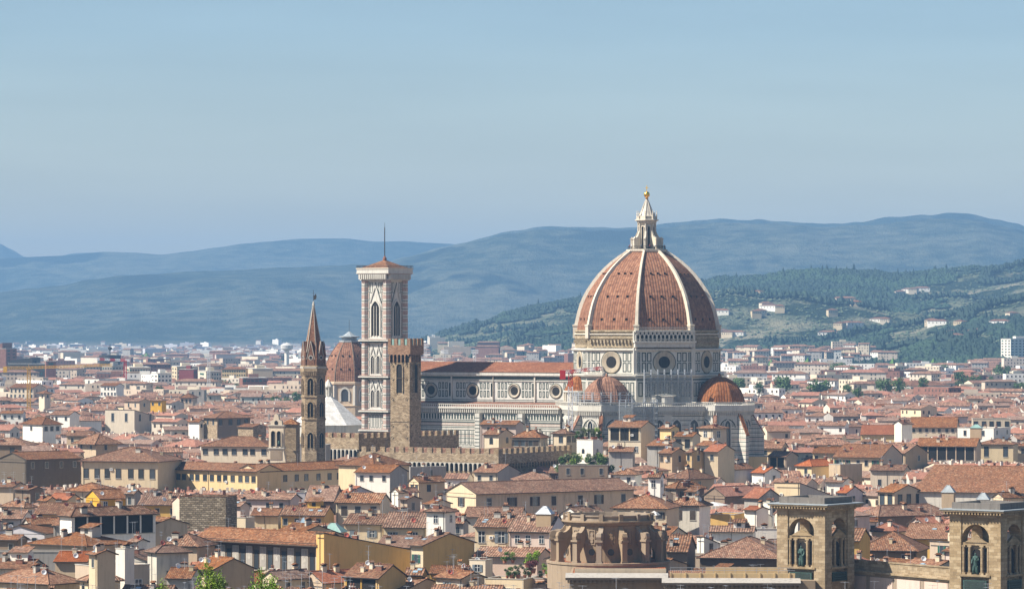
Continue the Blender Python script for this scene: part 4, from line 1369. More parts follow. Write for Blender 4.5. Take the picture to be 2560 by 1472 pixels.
def cathedral():
    # --- body of the octagon
    mb = MB()
    mb.lathe([(33, 0), (33, 33.6)], 8, 'striped', ph=22.5)
    mb.lathe([(33, 33.6), (33.9, 34.6), (33.9, 36.3), (27.5, 37.6)], 8, 'marble', ph=22.5)
    mb.lathe([(27.4, 36), (27.4, 46.6)], 8, 'marble', ph=22.5)
    mb.build('chapel_wall', cath)
    mb = MB()
    mb.lathe([(27.2, 46.6), (28.4, 46.9), (28.6, 47.5), (27.2, 47.7), (27.2, 56.0), (28.0, 56.3), (28.0, 56.8), (26.6, 57.0)], 8, 'marble', ph=22.5)
    mb.lathe([(26.6, 57.0), (26.6, 60.2), (26.9, 60.5), (26.9, 61.3), (26.5, 61.5), (26.5, 62.8), (27.0, 63.0), (27.0, 63.5), (26.0, 63.6)], 8, 'bare', ph=22.5)
    mb.build('drum_wall', cath)
    ap = math.cos(R(22.5))
    inl = MB()
    for az in (-90, -45, 0, 45, 90):
        cor = MB()
        d = 27.2 * ap
        fr = wallfr(d * math.sin(R(az)), -d * math.cos(R(az)), az)
        hw = 27.2 * math.sin(R(22.5))
        frames(inl, fr, -hw + 1.9, -4.6, 48.3, 55.7, 2, 2)
        frames(inl, fr, 4.6, hw - 1.9, 48.3, 55.7, 2, 2)
        frames(inl, fr, -hw + .3, -hw + 1.6, 48.3, 55.7, 1, 2, .24, .3, inner='marble_green')
        frames(inl, fr, hw - 1.6, hw - .3, 48.3, 55.7, 1, 2, .24, .3, inner='marble_green')
        inl.box(-hw + .4, hw - .4, -.05, 0, 47.75, 47.95, 'marble_green', fr)
        oculus(cath, fr, 0, 52.0, 3.7, 2.15)
        # panels of the level below the drum
        d2 = 27.4 * ap
        fr2 = wallfr(d2 * math.sin(R(az)), -d2 * math.cos(R(az)), az)
        frames(inl, fr2, -hw + .6, hw - .6, 39.5, 45.0, 10, 1)
        inl.box(-hw + .2, hw - .2, -.06, 0, 45.5, 46.0, 'marble_green', fr2)
        # brick corbels left waiting on the unfaced sides
        if az != 45:
            d3 = 26.6 * ap
            fr3 = wallfr(d3 * math.sin(R(az)), -d3 * math.cos(R(az)), az)
            for k in range(13):
                u = -hw + 1.6 + k * (2 * hw - 3.2) / 12
                cor.box(u - .32, u + .32, -.75, 0, 58.9, 60.1, 'bare', fr3)
            cor.box(-hw + 1, hw - 1, -.5, 0, 61.9, 62.3, 'pale_stone', fr3)
            cor.box(-hw + 2.2, hw - 2.0, -.35, 0, 57.3, 57.6, 'bare', fr3)
        # lower chapel wall
        d4 = 33 * ap
        fr4 = wallfr(d4 * math.sin(R(az)), -d4 * math.cos(R(az)), az)
        h4 = 33 * math.sin(R(22.5))
        if az in (45, -45):
            for k in range(4):
                u = -h4 + 3 + k * (2 * h4 - 6) / 3
                arch_window(cath, fr4, u, 24.5, 29.3, 1.6, .35, 1)
            for k in range(34):
                u = -h4 + .4 + k * (2 * h4 - .8) / 33
                cor.box(u - .14, u + .14, -.7, 0, 33.2, 34.4, 'marble', fr4)
                cor.box(u - .12, u + .12, -1.0, -.8, 36.3, 37.3, 'marble', fr4)
            cor.box(-h4 - .2, h4 + .2, -1.05, -.75, 37.3, 37.55, 'marble', fr4)
        if cor.f:
            cor.build('corbel_band', cath)
    inl.build('marble_inlay', cath)
    # --- finished gallery on the one side
    az, d = 45, 26.6 * ap
    fr = wallfr(d * math.sin(R(az)), -d * math.cos(R(az)), az)
    hw = 26.6 * math.sin(R(22.5)) + .6
    g = MB()
    g.box(-hw - .4, hw + .4, -2.0, 0, 57.4, 59.0, 'marble', fr)
    g.box(-hw - .7, hw + .7, -2.5, 0, 59.0, 59.6, 'marble', fr)
    g.box(-hw, hw, -1.0, -.2, 59.6, 62.6, 'void', fr)
    for k in range(15):
        u = -hw + k * 2 * hw / 14
        g.box(u - .27, u + .27, -1.9, -1.4, 59.6, 62.0, 'marble', fr)
        if k < 14:
            w = hw / 14 - .27
            P = [(u + .27, 63.0), (u + .27, 61.4)] + [(u + hw / 14 - w * math.cos(R(t)), 61.4 + w * math.sin(R(t))) for t in range(20, 180, 20)] + [(u + 2 * hw / 14 - .27, 61.4), (u + 2 * hw / 14 - .27, 63.0)]
            g.extrude(P, -1.9, -1.4, 'marble', fr)
    g.box(-hw - .3, hw + .3, -2.2, 0, 62.9, 63.5, 'marble', fr)
    for k in range(45):
        u = -hw + k * 2 * hw / 44
        g.box(u - .07, u + .07, -2.1, -1.95, 63.5, 64.4, 'marble', fr)
        g.box(u - .07, u + .07, -2.4, -2.25, 59.6, 60.3, 'marble', fr)
    g.box(-hw - .2, hw + .2, -2.15, -1.9, 64.4, 64.6, 'marble', fr)
    g.box(-hw - .2, hw + .2, -2.45, -2.2, 60.3, 60.45, 'marble', fr)
    for s_ in (-1, 1):
        for z0 in (46.8, 59.6):
            g.box(s_ * hw - .7, s_ * hw + .7, -1.0, .2, z0, (57.3 if z0 < 50 else 63.2), 'marble', fr)
    g.build('gallery', cath)
    # --- the shell, ribs, vents
    prof = [(26.6, 63.1), (26.45, 65.2), (25.9, 67.6), (25.3, 70.2), (24.4, 72.9), (23.3, 75.5), (22.0, 77.9), (20.0, 80.9), (19.6, 81.4), (17.7, 83.8), (15.5, 86.1), (12.9, 88.4), (10.2, 90.4), (7.0, 92.5)]
    prof = [p for i, p in enumerate(prof) if i != 7]
    sh = MB()
    sh.lathe([(r - .55, z) for r, z in prof], 8, 'dome_tile', ph=22.5)
    sh.build('dome_shell', cath)
    for k in range(8):
        t = R(22.5 + 45 * k)
        er = Vector((math.cos(t), math.sin(t), 0))
        et = Vector((-math.sin(t), math.cos(t), 0))
        rb = MB()
        n = len(prof)
        vs = []
        for i, (r, z) in enumerate(prof):
            w = .82 - .36 * i / (n - 1)
            for (dw, dr, dz) in ((-w, -.9, 0), (-w * .72, .42, .25), (w * .72, .42, .25), (w, -.9, 0)):
                p = er * (r + dr) + et * dw
                vs.append((p.x, p.y, z + dz * (i > 3)))
        fs = []
        for i in range(n - 1):
            for j in range(3):
                fs.append((4 * i + j, 4 * i + j + 1, 4 * (i + 1) + j + 1, 4 * (i + 1) + j))
        rb.mesh(vs, fs, 'pale_stone')
        p = er * 26.4
        rb.lathe([(1.25, 60.6), (1.25, 64.8), (1.5, 65.0), (1.5, 65.5), (.9, 65.6)], 4, 'pale_stone', (p.x, p.y), ph=math.degrees(t) + 45)
        rb.build('rib', cath)
    vent = MB()
    vent.box(-.30, .30, -.14, .3, -.42, .42, 'void')
    vent.box(-.42, .42, -.5, .2, .42, .58, 'dome_tile')
    vent = vent.data('vent')
    for az in (-90, -45, 0, 45, 90):
        for (z, sp) in ((67.4, 5.2), (75.6, 4.2), (83.9, 2.6)):
            r = [a[0] for a in prof]
            zz = [a[1] for a in prof]
            i = max(j for j in range(len(zz) - 1) if zz[j] <= z)
            rr = r[i] + (r[i + 1] - r[i]) * (z - zz[i]) / (zz[i + 1] - zz[i])
            d = (rr - .55) * ap
            for s_ in (-1, 0, 1):
                fr = wallfr(d * math.sin(R(az)), -d * math.cos(R(az)), az)
                place('vent', vent, cath, fr(s_ * sp, -.05, z), R(az))
    # --- lantern
    rg = MB()
    rg.lathe([(7.2, 91.9), (7.6, 92.4), (7.6, 93.0), (6.6, 93.1), (5.8, 93.1)], 8, 'pale_stone', ph=22.5)
    for k in range(40):
        t = 2 * math.pi * k / 40
        rg.bar((6.9 * math.cos(t), 6.9 * math.sin(t), 93), (6.9 * math.cos(t), 6.9 * math.sin(t), 94.1), .05, 'iron')
    rg.lathe([(6.95, 94.05), (6.95, 94.2), (6.8, 94.2)], 16, 'iron')
    rg.build('viewing_platform', cath)
    ln = MB()
    ln.lathe([(3.0, 93), (3.0, 102.4), (3.6, 102.7), (3.6, 103.3), (4.4, 103.6), (4.4, 103.9), (3.5, 104.1), (3.5, 105.2), (2.9, 105.3)], 8, 'pale_stone', ph=22.5)
    la = ln.build('lantern', cath)
    for k in range(8):
        az = 45 * k
        d = 3.0 * ap
        fr = wallfr(d * math.sin(R(az)), -d * math.cos(R(az)), az)
        arch_window(la, fr, 0, 93.3, 101.0, .42, .0, 0, 'pale_stone', .16, back='void')
        t = R(22.5 + 45 * k)
        b = MB()
        er = (math.cos(t), math.sin(t))
        fb = lambda x, y, z: (er[0] * x - er[1] * y, er[1] * x + er[0] * y, z)
        P = [(2.8, 93), (6.0, 93), (6.0, 96.8), (5.6, 97.6), (4.9, 97.3), (4.2, 98.0), (3.5, 99.6), (2.8, 100.0)]
        b.extrude(P, -.33, .33, 'pale_stone', fb)
        b.box(5.3, 6.2, -.45, .45, 96.7, 97.0, 'pale_stone', fb)
        b.bar(fb(3.2, 0, 96), fb(3.2, 0, 102.5), .28, 'pale_stone', 6)
        b.build('buttress', la)
        p = MB()
        x, y = er[0] * 3.6, er[1] * 3.6
        p.lathe([(.3, 104), (.3, 105.4), (.14, 105.6), (.34, 106.0), (.12, 106.4), (.2, 106.8), (.02, 107.2)], 6, 'pale_stone', (x, y))
        p.build('pinnacle', la)
    cn = MB()
    cn.lathe([(2.9, 105.2), (1.9, 107.4), (1.1, 109.4), (.42, 111.4), (.3, 111.5)], 16, 'pale_stone')
    for k in range(8):
        t = R(22.5 + 45 * k)
        cn.bar((2.95 * math.cos(t), 2.95 * math.sin(t), 105.2), (.4 * math.cos(t), .4 * math.sin(t), 111.4), .13, 'pale_stone')
    cn.build('cone', la)
    bl = MB()
    bl.lathe([(.3, 111.4), (.75, 111.7), (.3, 112.0)], 12, 'gold_leaf')
    bl.lathe([(1.12 * math.sin(R(a)) + .001, 113.1 - 1.12 * math.cos(R(a))) for a in range(0, 181, 15)], 20, 'gold_leaf', smooth=True)
    bl.build('gilded_ball', la)
    cr = MB()
    cr.box(-.1, .1, -.1, .1, 114.2, 116.4, 'gold_leaf')
    cr.box(-.6, .6, -.09, .09, 115.4, 115.65, 'gold_leaf')
    cr.build('cross', la)

    # --- nave
    xw, xe = -108.0, -23.0
    nv = MB()
    nv.box(xw, xe, -10, 10, 0, 47.0, 'marble')
    nv.build('nave_wall', cath)
    fr = wallfr(0, -10, 0)
    co = MB()
    co.box(xw, xe, -.35, 0, 44.6, 44.9, 'marble', fr)
    co.box(xw, xe, -.75, 0, 46.3, 46.7, 'marble', fr)
    co.box(xw, xe, -1.1, 0, 46.7, 47.7, 'marble', fr)
    co.box(xw, xe, -.18, 0, 45.4, 46.2, 'marble_green', fr)
    co.build('cornice', cath)
    rf = MB()
    slab(rf, [(xw - .4, -11.2, 47.95), (xe, -11.2, 47.95), (xe, 0, 51.6), (xw - .4, 0, 51.6)], .22, 'nave_tile')
    slab(rf, [(xe, 11.2, 47.95), (xw - .4, 11.2, 47.95), (xw - .4, 0, 51.6), (xe, 0, 51.6)], .22, 'nave_tile')
    for x in (cpx(1310, -5), cpx(1320, -5)):
        pass
    rf.build('nave_roof', cath)
    il = MB()
    ocx = [cpx(p, -10) for p in (1078.3, 1182, 1286, 1390)]
    bay = (ocx[3] - ocx[0]) / 3
    ocx = [ocx[0] - bay] + ocx
    for i, x in enumerate(ocx):
        a, b = x - bay / 2, x + bay / 2
        if b > xe - 1:
            b = xe - 1
        oculus(cath, fr, x, 41.0, 2.3, 1.65)
        frames(il, fr, a + 1.6, x - 3.0, 38.3, 44.3, 3, 2, .34, .5)
        if b - x > 4.2:
            frames(il, fr, x + 3.0, b - 1.6, 38.3, 44.3, 3, 2, .34, .5)
        for s_, u in ((-1, a), (1, b)):
            il.box(u - 1.2, u - .45, -.05, 0, 38.8, 43.8, 'marble_green', fr)
            il.box(u - .16, u + .16, -.5, 0, 36.9, 46.3, 'pale_stone', fr)
        frames(il, fr, x - 2.9, x - .9, 43.4, 44.4, 1, 1, .2, .2)
    for z in (36.9, 37.5):
        il.box(xw, xe, -.05, 0, z, z + .22, 'marble_green', fr)
    il.box(xw, xe, -.06, 0, 44.92, 45.12, 'marble_green', fr)
    il.build('marble_inlay', cath)
    # aisle
    y1 = -20.0
    al = MB()
    al.box(xw, xe - 2, y1, -10, 0, 30.0, 'striped')
    al.box(xw, xe - 2, y1, -10, 30.01, 34.5, 'marble')
    slab(al, [(xw, y1 - .3, 34.9), (xe - 2, y1 - .3, 34.9), (xe - 2, -10.0, 36.8), (xw, -10.0, 36.8)], .2, 'nave_tile')
    al.build('aisle_wall', cath)
    fa = wallfr(0, y1, 0)
    bt = MB()
    xE = -13.5
    n = int((xe - 2 - xw) / .92)
    for k in range(n):
        u = xw + .4 + k * .92
        bt.box(u - .17, u + .17, -.85, 0, 33.0, 34.5, 'marble', fa)
        bt.box(u - .12, u + .12, -1.0, -.8, 35.2, 36.0, 'marble', fa)
    bt.box(xw, xe - 2, -1.05, 0, 34.5, 35.2, 'marble', fa)
    bt.box(xw, xe - 2, -1.05, -.75, 36.0, 36.25, 'marble', fa)
    bt.build('parapet', cath)
    ia = MB()
    n = int((xe - 2 - xw) / 1.25)
    for k in range(n):
        u = xw + .5 + k * 1.25
        ia.box(u, u + .72, -.05, 0, 30.6, 32.5, 'marble_green', fa)
    for z, hh, mt in ((32.65, .2, 'marble_green'), (30.1, .25, 'marble_green'), (29.2, .3, 'marble_green'), (28.2, .3, 'marble_pink'), (27.4, .25, 'marble_green')):
        ia.box(xw, xe - 2, -.05, 0, z, z + hh, mt, fa)
    frames(ia, fa, xw + 1, xe - 3, 20.8, 26.8, 48, 1, .2, .4)
    ia.build('marble_inlay', cath)
    for px in (1201, 1308):
        x = cpx(px, y1)
        p = MB()
        p.box(x - 1.0, x + 1.0, -2.3, 0, 0, 32.8, 'marble', fa)
        for k in range(9):
            p.box(x - 1.02, x + 1.02, -2.34, -2.3, 20.6 + k * 1.3, 20.9 + k * 1.3, 'marble_green', fa)
        p.build('pier', cath)
    # small gothic gable over the side door
    x = cpx(1352, y1)
    gd = MB()
    gd.extrude([(x - 2.4, 18), (x + 2.4, 18), (x + 2.4, 22.5), (x, 27.4), (x - 2.4, 22.5)], -1.8, -.06, 'pale_stone', fa)
    gd.extrude([(x - 1.3, 18), (x + 1.3, 18), (x + 1.1, 21.6), (x, 22.6), (x - 1.1, 21.6)], -1.9, -1.8, 'void', fa)
    for s_ in (-2.6, 2.6):
        gd.lathe([(.35, 18), (.35, 24), (.1, 24.2), (.3, 24.6), (.02, 26.4)], 6, 'pale_stone', fa(x + s_, -1.4, 0)[:2])
    gd.build('door_gable', cath)

    # --- tribunes
    for (cx, cy, vis) in ((0, -28.5, (-90, -45, 0, 45, 90)), (30.5, 0, (-45, 0, 45, 90, 135))):
        tb = MB()
        tb.lathe([(12, 0), (12, 28.6)], 8, 'striped', (cx, cy), ph=22.5)
        tb.lathe([(12, 28.6), (12, 33.4), (12.9, 34.6), (12.9, 36.6), (9.4, 36.9), (9.4, 37.6)], 8, 'marble', (cx, cy), ph=22.5)
        t_ = tb.build('tribune', cath)
        dm = MB()
        dm.lathe([(9.5, 37.4), (9.2, 38.6), (8.7, 40.2), (7.8, 42.0), (6.5, 43.8), (4.7, 45.3), (2.6, 46.4), (.5, 46.9)], 10, 'dome_tile', (cx, cy), ph=4)
        dm.lathe([(.5, 46.8), (.6, 47.3), (.35, 47.8), (.02, 48.0)], 8, 'dome_tile', (cx, cy))
        dm.build('half_dome', t_)
        it = MB()
        for az in vis:
            d = 12 * ap
            fr = wallfr(cx + d * math.sin(R(az)), cy - d * math.cos(R(az)), az)
            hw = 12 * math.sin(R(22.5))
            arch_window(t_, fr, 0, 21.5, 29.6, 1.0, .6, 1, 'marble', .3)
            # great blind arch
            P, Q = archpts(3.5, 20, 28.6, .05, 8)[2:], archpts(3.0, 20, 28.6, .05, 8)[2:]
            nn = len(P)
            it.mesh([fr(p[0], -.3, p[1]) for p in P] + [fr(q[0], -.3, q[1]) for q in Q], [(k, k + 1, nn + k + 1, nn + k) for k in range(nn - 1)], 'marble')
            P2 = archpts(2.95, 20, 28.6, .05, 8)[2:]
            Q2 = archpts(2.6, 20, 28.6, .05, 8)[2:]
            it.mesh([fr(p[0], -.08, p[1]) for p in P2] + [fr(q[0], -.08, q[1]) for q in Q2], [(k, k + 1, nn + k + 1, nn + k) for k in range(nn - 1)], 'marble_green')
            for s_ in (-1, 1):
                frames(it, fr, s_ * 1.9 - .35, s_ * 1.9 + .35, 29.0, 30.6, 1, 1, .16, .05)
                frames(it, fr, s_ * 3.9 - .4, s_ * 3.9 + .4, 29.3, 32.6, 1, 1, .16, .05)
            for k in range(12):
                u = -hw + .3 + k * (2 * hw - .6) / 11
                it.box(u - .13, u + .13, -.75, 0, 33.0, 34.4, 'marble', fr)
                it.box(u - .1, u + .1, -.95, -.78, 36.6, 37.5, 'marble', fr)
            it.box(-hw - .3, hw + .3, -1.0, -.75, 37.5, 37.75, 'marble', fr)
        it.build('marble_inlay', t_)
        for k in range(8):
            t = R(22.5 + 45 * k)
            er = (math.cos(t), math.sin(t))
            if (cx and er[0] < -.3) or (cy and er[1] > .3):
                continue
            fb = lambda x, y, z: (cx + er[0] * x - er[1] * y, cy + er[1] * x + er[0] * y, z)
            b = MB()
            b.extrude([(11.7, 0), (16.2, 0), (16.2, 25.9), (11.7, 33.2)], -.6, .6, 'striped', fb)
            b.extrude([(11.9, 33.3), (16.6, 25.6), (16.6, 26.1), (11.9, 33.85)], -.72, .72, 'dome_tile', fb)
            b.build('buttress', t_)
    # small exedra west of the south tribune
    ex, ey = -25.8 * math.sin(R(45)), -25.8 * math.cos(R(45))
    e = MB()
    e.lathe([(4.9, 30), (4.9, 40.6), (5.6, 41.0), (5.6, 41.5), (4.8, 41.6)], 12, 'marble', (ex, ey))
    eo = e.build('exedra', cath)
    d = MB()
    d.lathe([(5.2, 41.5), (4.4, 43.0), (3.2, 45.0), (1.8, 46.4), (.1, 47.0)], 12, 'dome_tile', (ex, ey))
    d.build('half_dome', eo)
    for k in range(12):
        t = R(180 + 30 * k)
        p = MB()
        p.bar((ex + 5.1 * math.cos(t), ey + 5.1 * math.sin(t), 34), (ex + 5.1 * math.cos(t), ey + 5.1 * math.sin(t), 40.8), .3, 'pale_stone', 6)
        p.build('column', eo)
    ex, ey = 25.8 * math.sin(R(45)), -25.8 * math.cos(R(45))
    e = MB()
    e.lathe([(4.9, 30), (4.9, 39.6), (5.3, 40.0), (.1, 40.8)], 12, 'marble', (ex, ey))
    eo = e.build('exedra', cath)


M['nave_tile'] = mat_tiles('old_brown_nave_tiles', [(0.20, 0.085, 0.055), (0.29, 0.13, 0.085), (0.35, 0.18, 0.12)], pu=.6, pv=.5, bump=.8, var=.02, light=.2)
cathedral()


def scaffold(label, segs, z0, z1, deck=2.0, net=None):
    """tubes, decks and netting; segs = plan polyline in cathedral space"""
    root = thing('scaffold', label, 'scaffold', (CX, CY, 0), R(-32.5), 'scaffolding round the cathedral')
    t = MB()
    for (a, b) in zip(segs, segs[1:]):
        a, b = Vector((a[0], a[1], 0)), Vector((b[0], b[1], 0))
        n = max(1, int((b - a).length / 2.2))
        nrm = Vector(((b - a).y, -(b - a).x, 0)).normalized()
        for k in range(n + 1):
            p = a.lerp(b, k / n)
            for off in (0, 1.1):
                q = p + nrm * off
                t.bar((q.x, q.y, z0), (q.x, q.y, z1 + .9), .12, 'metal')
        z = z0
        i = 0
        while z <= z1:
            for off in (0, 1.1):
                t.bar(a + nrm * off + Vector((0, 0, z)), b + nrm * off + Vector((0, 0, z)), .11, 'metal')
            t.bar(a + nrm * 1.1 + Vector((0, 0, z + 1)), b + nrm * 1.1 + Vector((0, 0, z + 1)), .09, 'metal')
            z += deck
        m = int((b - a).length / 4.4)
        for k in range(m):
            p, q = a.lerp(b, k / max(1, m)), a.lerp(b, (k + 1) / max(1, m))
            t.bar(p + nrm * 1.15 + Vector((0, 0, z0)), q + nrm * 1.15 + Vector((0, 0, z1)), .09, 'metal')
    t.build('tube_frame', root)
    dk = MB()
    for (a, b) in zip(segs, segs[1:]):
        a, b = Vector((a[0], a[1], 0)), Vector((b[0], b[1], 0))
        nrm = Vector(((b - a).y, -(b - a).x, 0)).normalized()
        z = z0 + deck
        while z <= z1 + .1:
            P = [a, b, b + nrm * 1.1, a + nrm * 1.1]
            dk.face([(p.x, p.y, z + .06) for p in P], 'lead')
            z += deck
    dk.build('deck', root)
    if net:
        nm = MB()
        for (a, b) in zip(segs, segs[1:]):
            a, b = Vector((a[0], a[1], 0)), Vector((b[0], b[1], 0))
            nrm = Vector(((b - a).y, -(b - a).x, 0)).normalized() * 1.3
            nm.face([(a.x + nrm.x, a.y + nrm.y, net[0]), (b.x + nrm.x, b.y + nrm.y, net[0]), (b.x + nrm.x, b.y + nrm.y, net[1]), (a.x + nrm.x, a.y + nrm.y, net[1])], 'gauze')
        nm.build('netting', root)
    return root


_d = 28.9 * math.cos(R(22.5))
_f = wallfr(_d * math.sin(R(45)), -_d * math.cos(R(45)), 45)
scaffold('grey scaffolding hung with netting on the drum above the middle chapel', [_f(-8.5, -2.0, 0)[:2], _f(9.0, -2.0, 0)[:2]], 37.6, 48.6, 2.0, (37.8, 46.5))
_pts = [(28.2 * math.sin(R(45)) + 7.2 * math.cos(R(a)), -28.2 * math.cos(R(45)) + 7.2 * math.sin(R(a))) for a in range(-125, 36, 20)]
scaffold('tall curved scaffold tower wrapped in dark netting between two chapels', [(-1 + 12.5 * math.cos(R(a)) + 13, -39 + 9 * math.sin(R(a)) + 1) for a in range(-70, 41, 22)], 8, 38.0, 2.0, (8, 36.5))
scaffold('ring of open scaffolding round the foot of the nearer small dome', [(10.6 * math.cos(R(a)), -28.5 + 10.6 * math.sin(R(a))) for a in range(-170, 1, 17)], 36.9, 40.4, 1.7)


# ---------------------------------------------------------------- marble bell tower
def campanile():
    D, hs = 1459.0, 6.1
    al = 36
    nx, ny = PX(969, D), D
    ca, sa = math.cos(R(-al)), math.sin(R(-al))
    cx, cy = nx - (hs * ca + hs * sa), ny - (hs * sa - hs * ca)
    root = thing('bell_tower', 'tall square marble bell tower with pointed windows, flat top and thin mast', 'bell tower', (cx, cy, 0), R(-al))
    sh = MB()
    sh.box(-hs + .6, hs - .6, -hs + .6, hs - .6, 0, 82.3, 'marble')
    sh.build('shaft', root)
    for (sx, sy) in ((-1, -1), (1, -1), (-1, 1), (1, 1)):
        b = MB()
        c = (sx * (hs - 1.0), sy * (hs - 1.0))
        b.lathe([(1.5, 0), (1.5, 82.5)], 8, 'marble', c, ph=22.5)
        z = 22.0
        k = 0
        while z < 82:
            b.lathe([(1.54, z), (1.54, z + .22)], 8, 'marble_green', c, ph=22.5)
            b.lathe([(1.53, z + .9), (1.53, z + 2.3)], 8, 'marble_pink', c, ph=22.5)
            b.lathe([(1.57, z + 2.62), (1.57, z + 2.8)], 8, 'pale_stone', c, ph=22.5)
            z += 2.9
            k += 1
        b.build('corner_pier', root)
    for z in (26.0, 33.1, 45.9, 59.4):
        cm = MB()
        for (o, a, b_, mt) in ((.1, -.5, -.1, 'marble_green'), (.45, 0, .45, 'marble'), (.15, .6, .8, 'marble_pink')):
            e = hs + .55 + o
            cm.box(-e, e, -e, e, z + a, z + b_, mt)
        cm.build('string_course', root)
    for az in (0, 90):
        il = MB()
        d = hs - .6
        fr = wallfr(d * math.sin(R(az)), -d * math.cos(R(az)), az)
        for u in (-3.35, 3.35):
            for z0, z1, n in ((60.5, 81.6, 6), (46.6, 58.6, 4), (34.2, 45.2, 4), (20, 32.4, 4)):
                frames(il, fr, u - .72, u + .72, z0, z1, 1, n, .22, .35, inner='marble_pink')
        frames(il, fr, -2.5, 2.5, 20, 25.2, 4, 1, .22, .3, inner='marble_pink')
        frames(il, fr, -2.5, 2.5, 27, 32.4, 4, 1, .22, .3)
        frames(il, fr, -2.6, -1.3, 77.2, 81.4, 1, 1, .2, .2)
        frames(il, fr, 1.3, 2.6, 77.2, 81.4, 1, 1, .2, .2)
        arch_window(root, fr, 0, 61.4, 71.5, 1.9, .45, 2, 'marble', .55, back='void')
        for (c, w, z0, za) in ((0, 2.7, 73.8, 80.8), (-1.35, 1.25, 53.9, 57.6), (1.35, 1.25, 53.9, 57.6), (-1.35, 1.25, 41.0, 44.6), (1.35, 1.25, 41.0, 44.6)):
            t = .28
            for s_ in (-1, 1):
                P = [(c + s_ * w, z0), (c, za), (c, za - .9 * (za - z0) / 5), (c + s_ * (w - .4), z0)]
                if s_ < 0:
                    P.reverse()
                il.extrude(P, -.35, -.01, 'marble', fr)
                P = [(c + s_ * (w + .25), z0), (c, za + .5), (c, za + .1), (c + s_ * (w + .02), z0)]
                if s_ < 0:
                    P.reverse()
                il.extrude(P, -.12, -.01, 'marble_green', fr)
        for z0, zs in ((47.4, 52.9), (35.0, 40.2)):
            for c in (-1.35, 1.35):
                arch_window(root, fr, c, z0, zs, .75, .5, 1, 'marble', .28, back='void')
        il.build('marble_inlay', root)
    tp = MB()
    n = 14
    for az in (0, 90, 180, 270):
        fr = wallfr((hs + .3) * math.sin(R(az)), -(hs + .3) * math.cos(R(az)), az)
        for k in range(n):
            u = -hs - .3 + (k + .5) * (2 * hs + .6) / n
            tp.extrude([(u - .2, 82.4), (u + .2, 82.4), (u + .26, 84.2), (u - .26, 84.2)], -1.2, 0, 'marble', fr)
    for (e, a, b_, mt) in ((hs + .5, 82.0, 82.45, 'marble'), (hs + 1.2, 84.2, 84.5, 'marble_pink'), (hs + 1.5, 84.5, 85.0, 'marble'), (hs + 1.35, 85.0, 86.2, 'marble'), (hs + 1.55, 86.2, 86.6, 'pale_stone')):
        tp.box(-e, e, -e, e, a, b_, mt)
    for az in (0, 90, 180, 270):
        e = hs + 1.45
        fr = wallfr(e * math.sin(R(az)), -e * math.cos(R(az)), az)
        for k in range(25):
            u = -e + k * 2 * e / 24
            tp.box(u - .05, u + .05, 0, .1, 86.6, 87.4, 'iron', fr)
        tp.box(-e, e, 0, .1, 87.4, 87.5, 'iron', fr)
    tp.build('crowning_cornice', root)
    rf = MB()
    rf.lathe([(9.0, 86.62), (.5, 89.6)], 4, 'tile', ph=45)
    rf.build('roof', root)
    ms = MB()
    ms.lathe([(.8, 89.2), (.7, 90.4), (.35, 90.8), (.28, 91.2)], 8, 'brick')
    ms.bar((0, 0, 91), (0, 0, 101.8), .17, 'iron', 6)
    ms.bar((0, 0, 100), (0, 0, 103.5), .06, 'iron')
    ms.build('mast', root)


campanile()


def farther(root, k):
    """push a finished thing farther from the eye and enlarge it by the same factor"""
    root.location = (root.location[0] * k, root.location[1] * k, CAMZ * (1 - k))
    root.scale = (k, k, k)


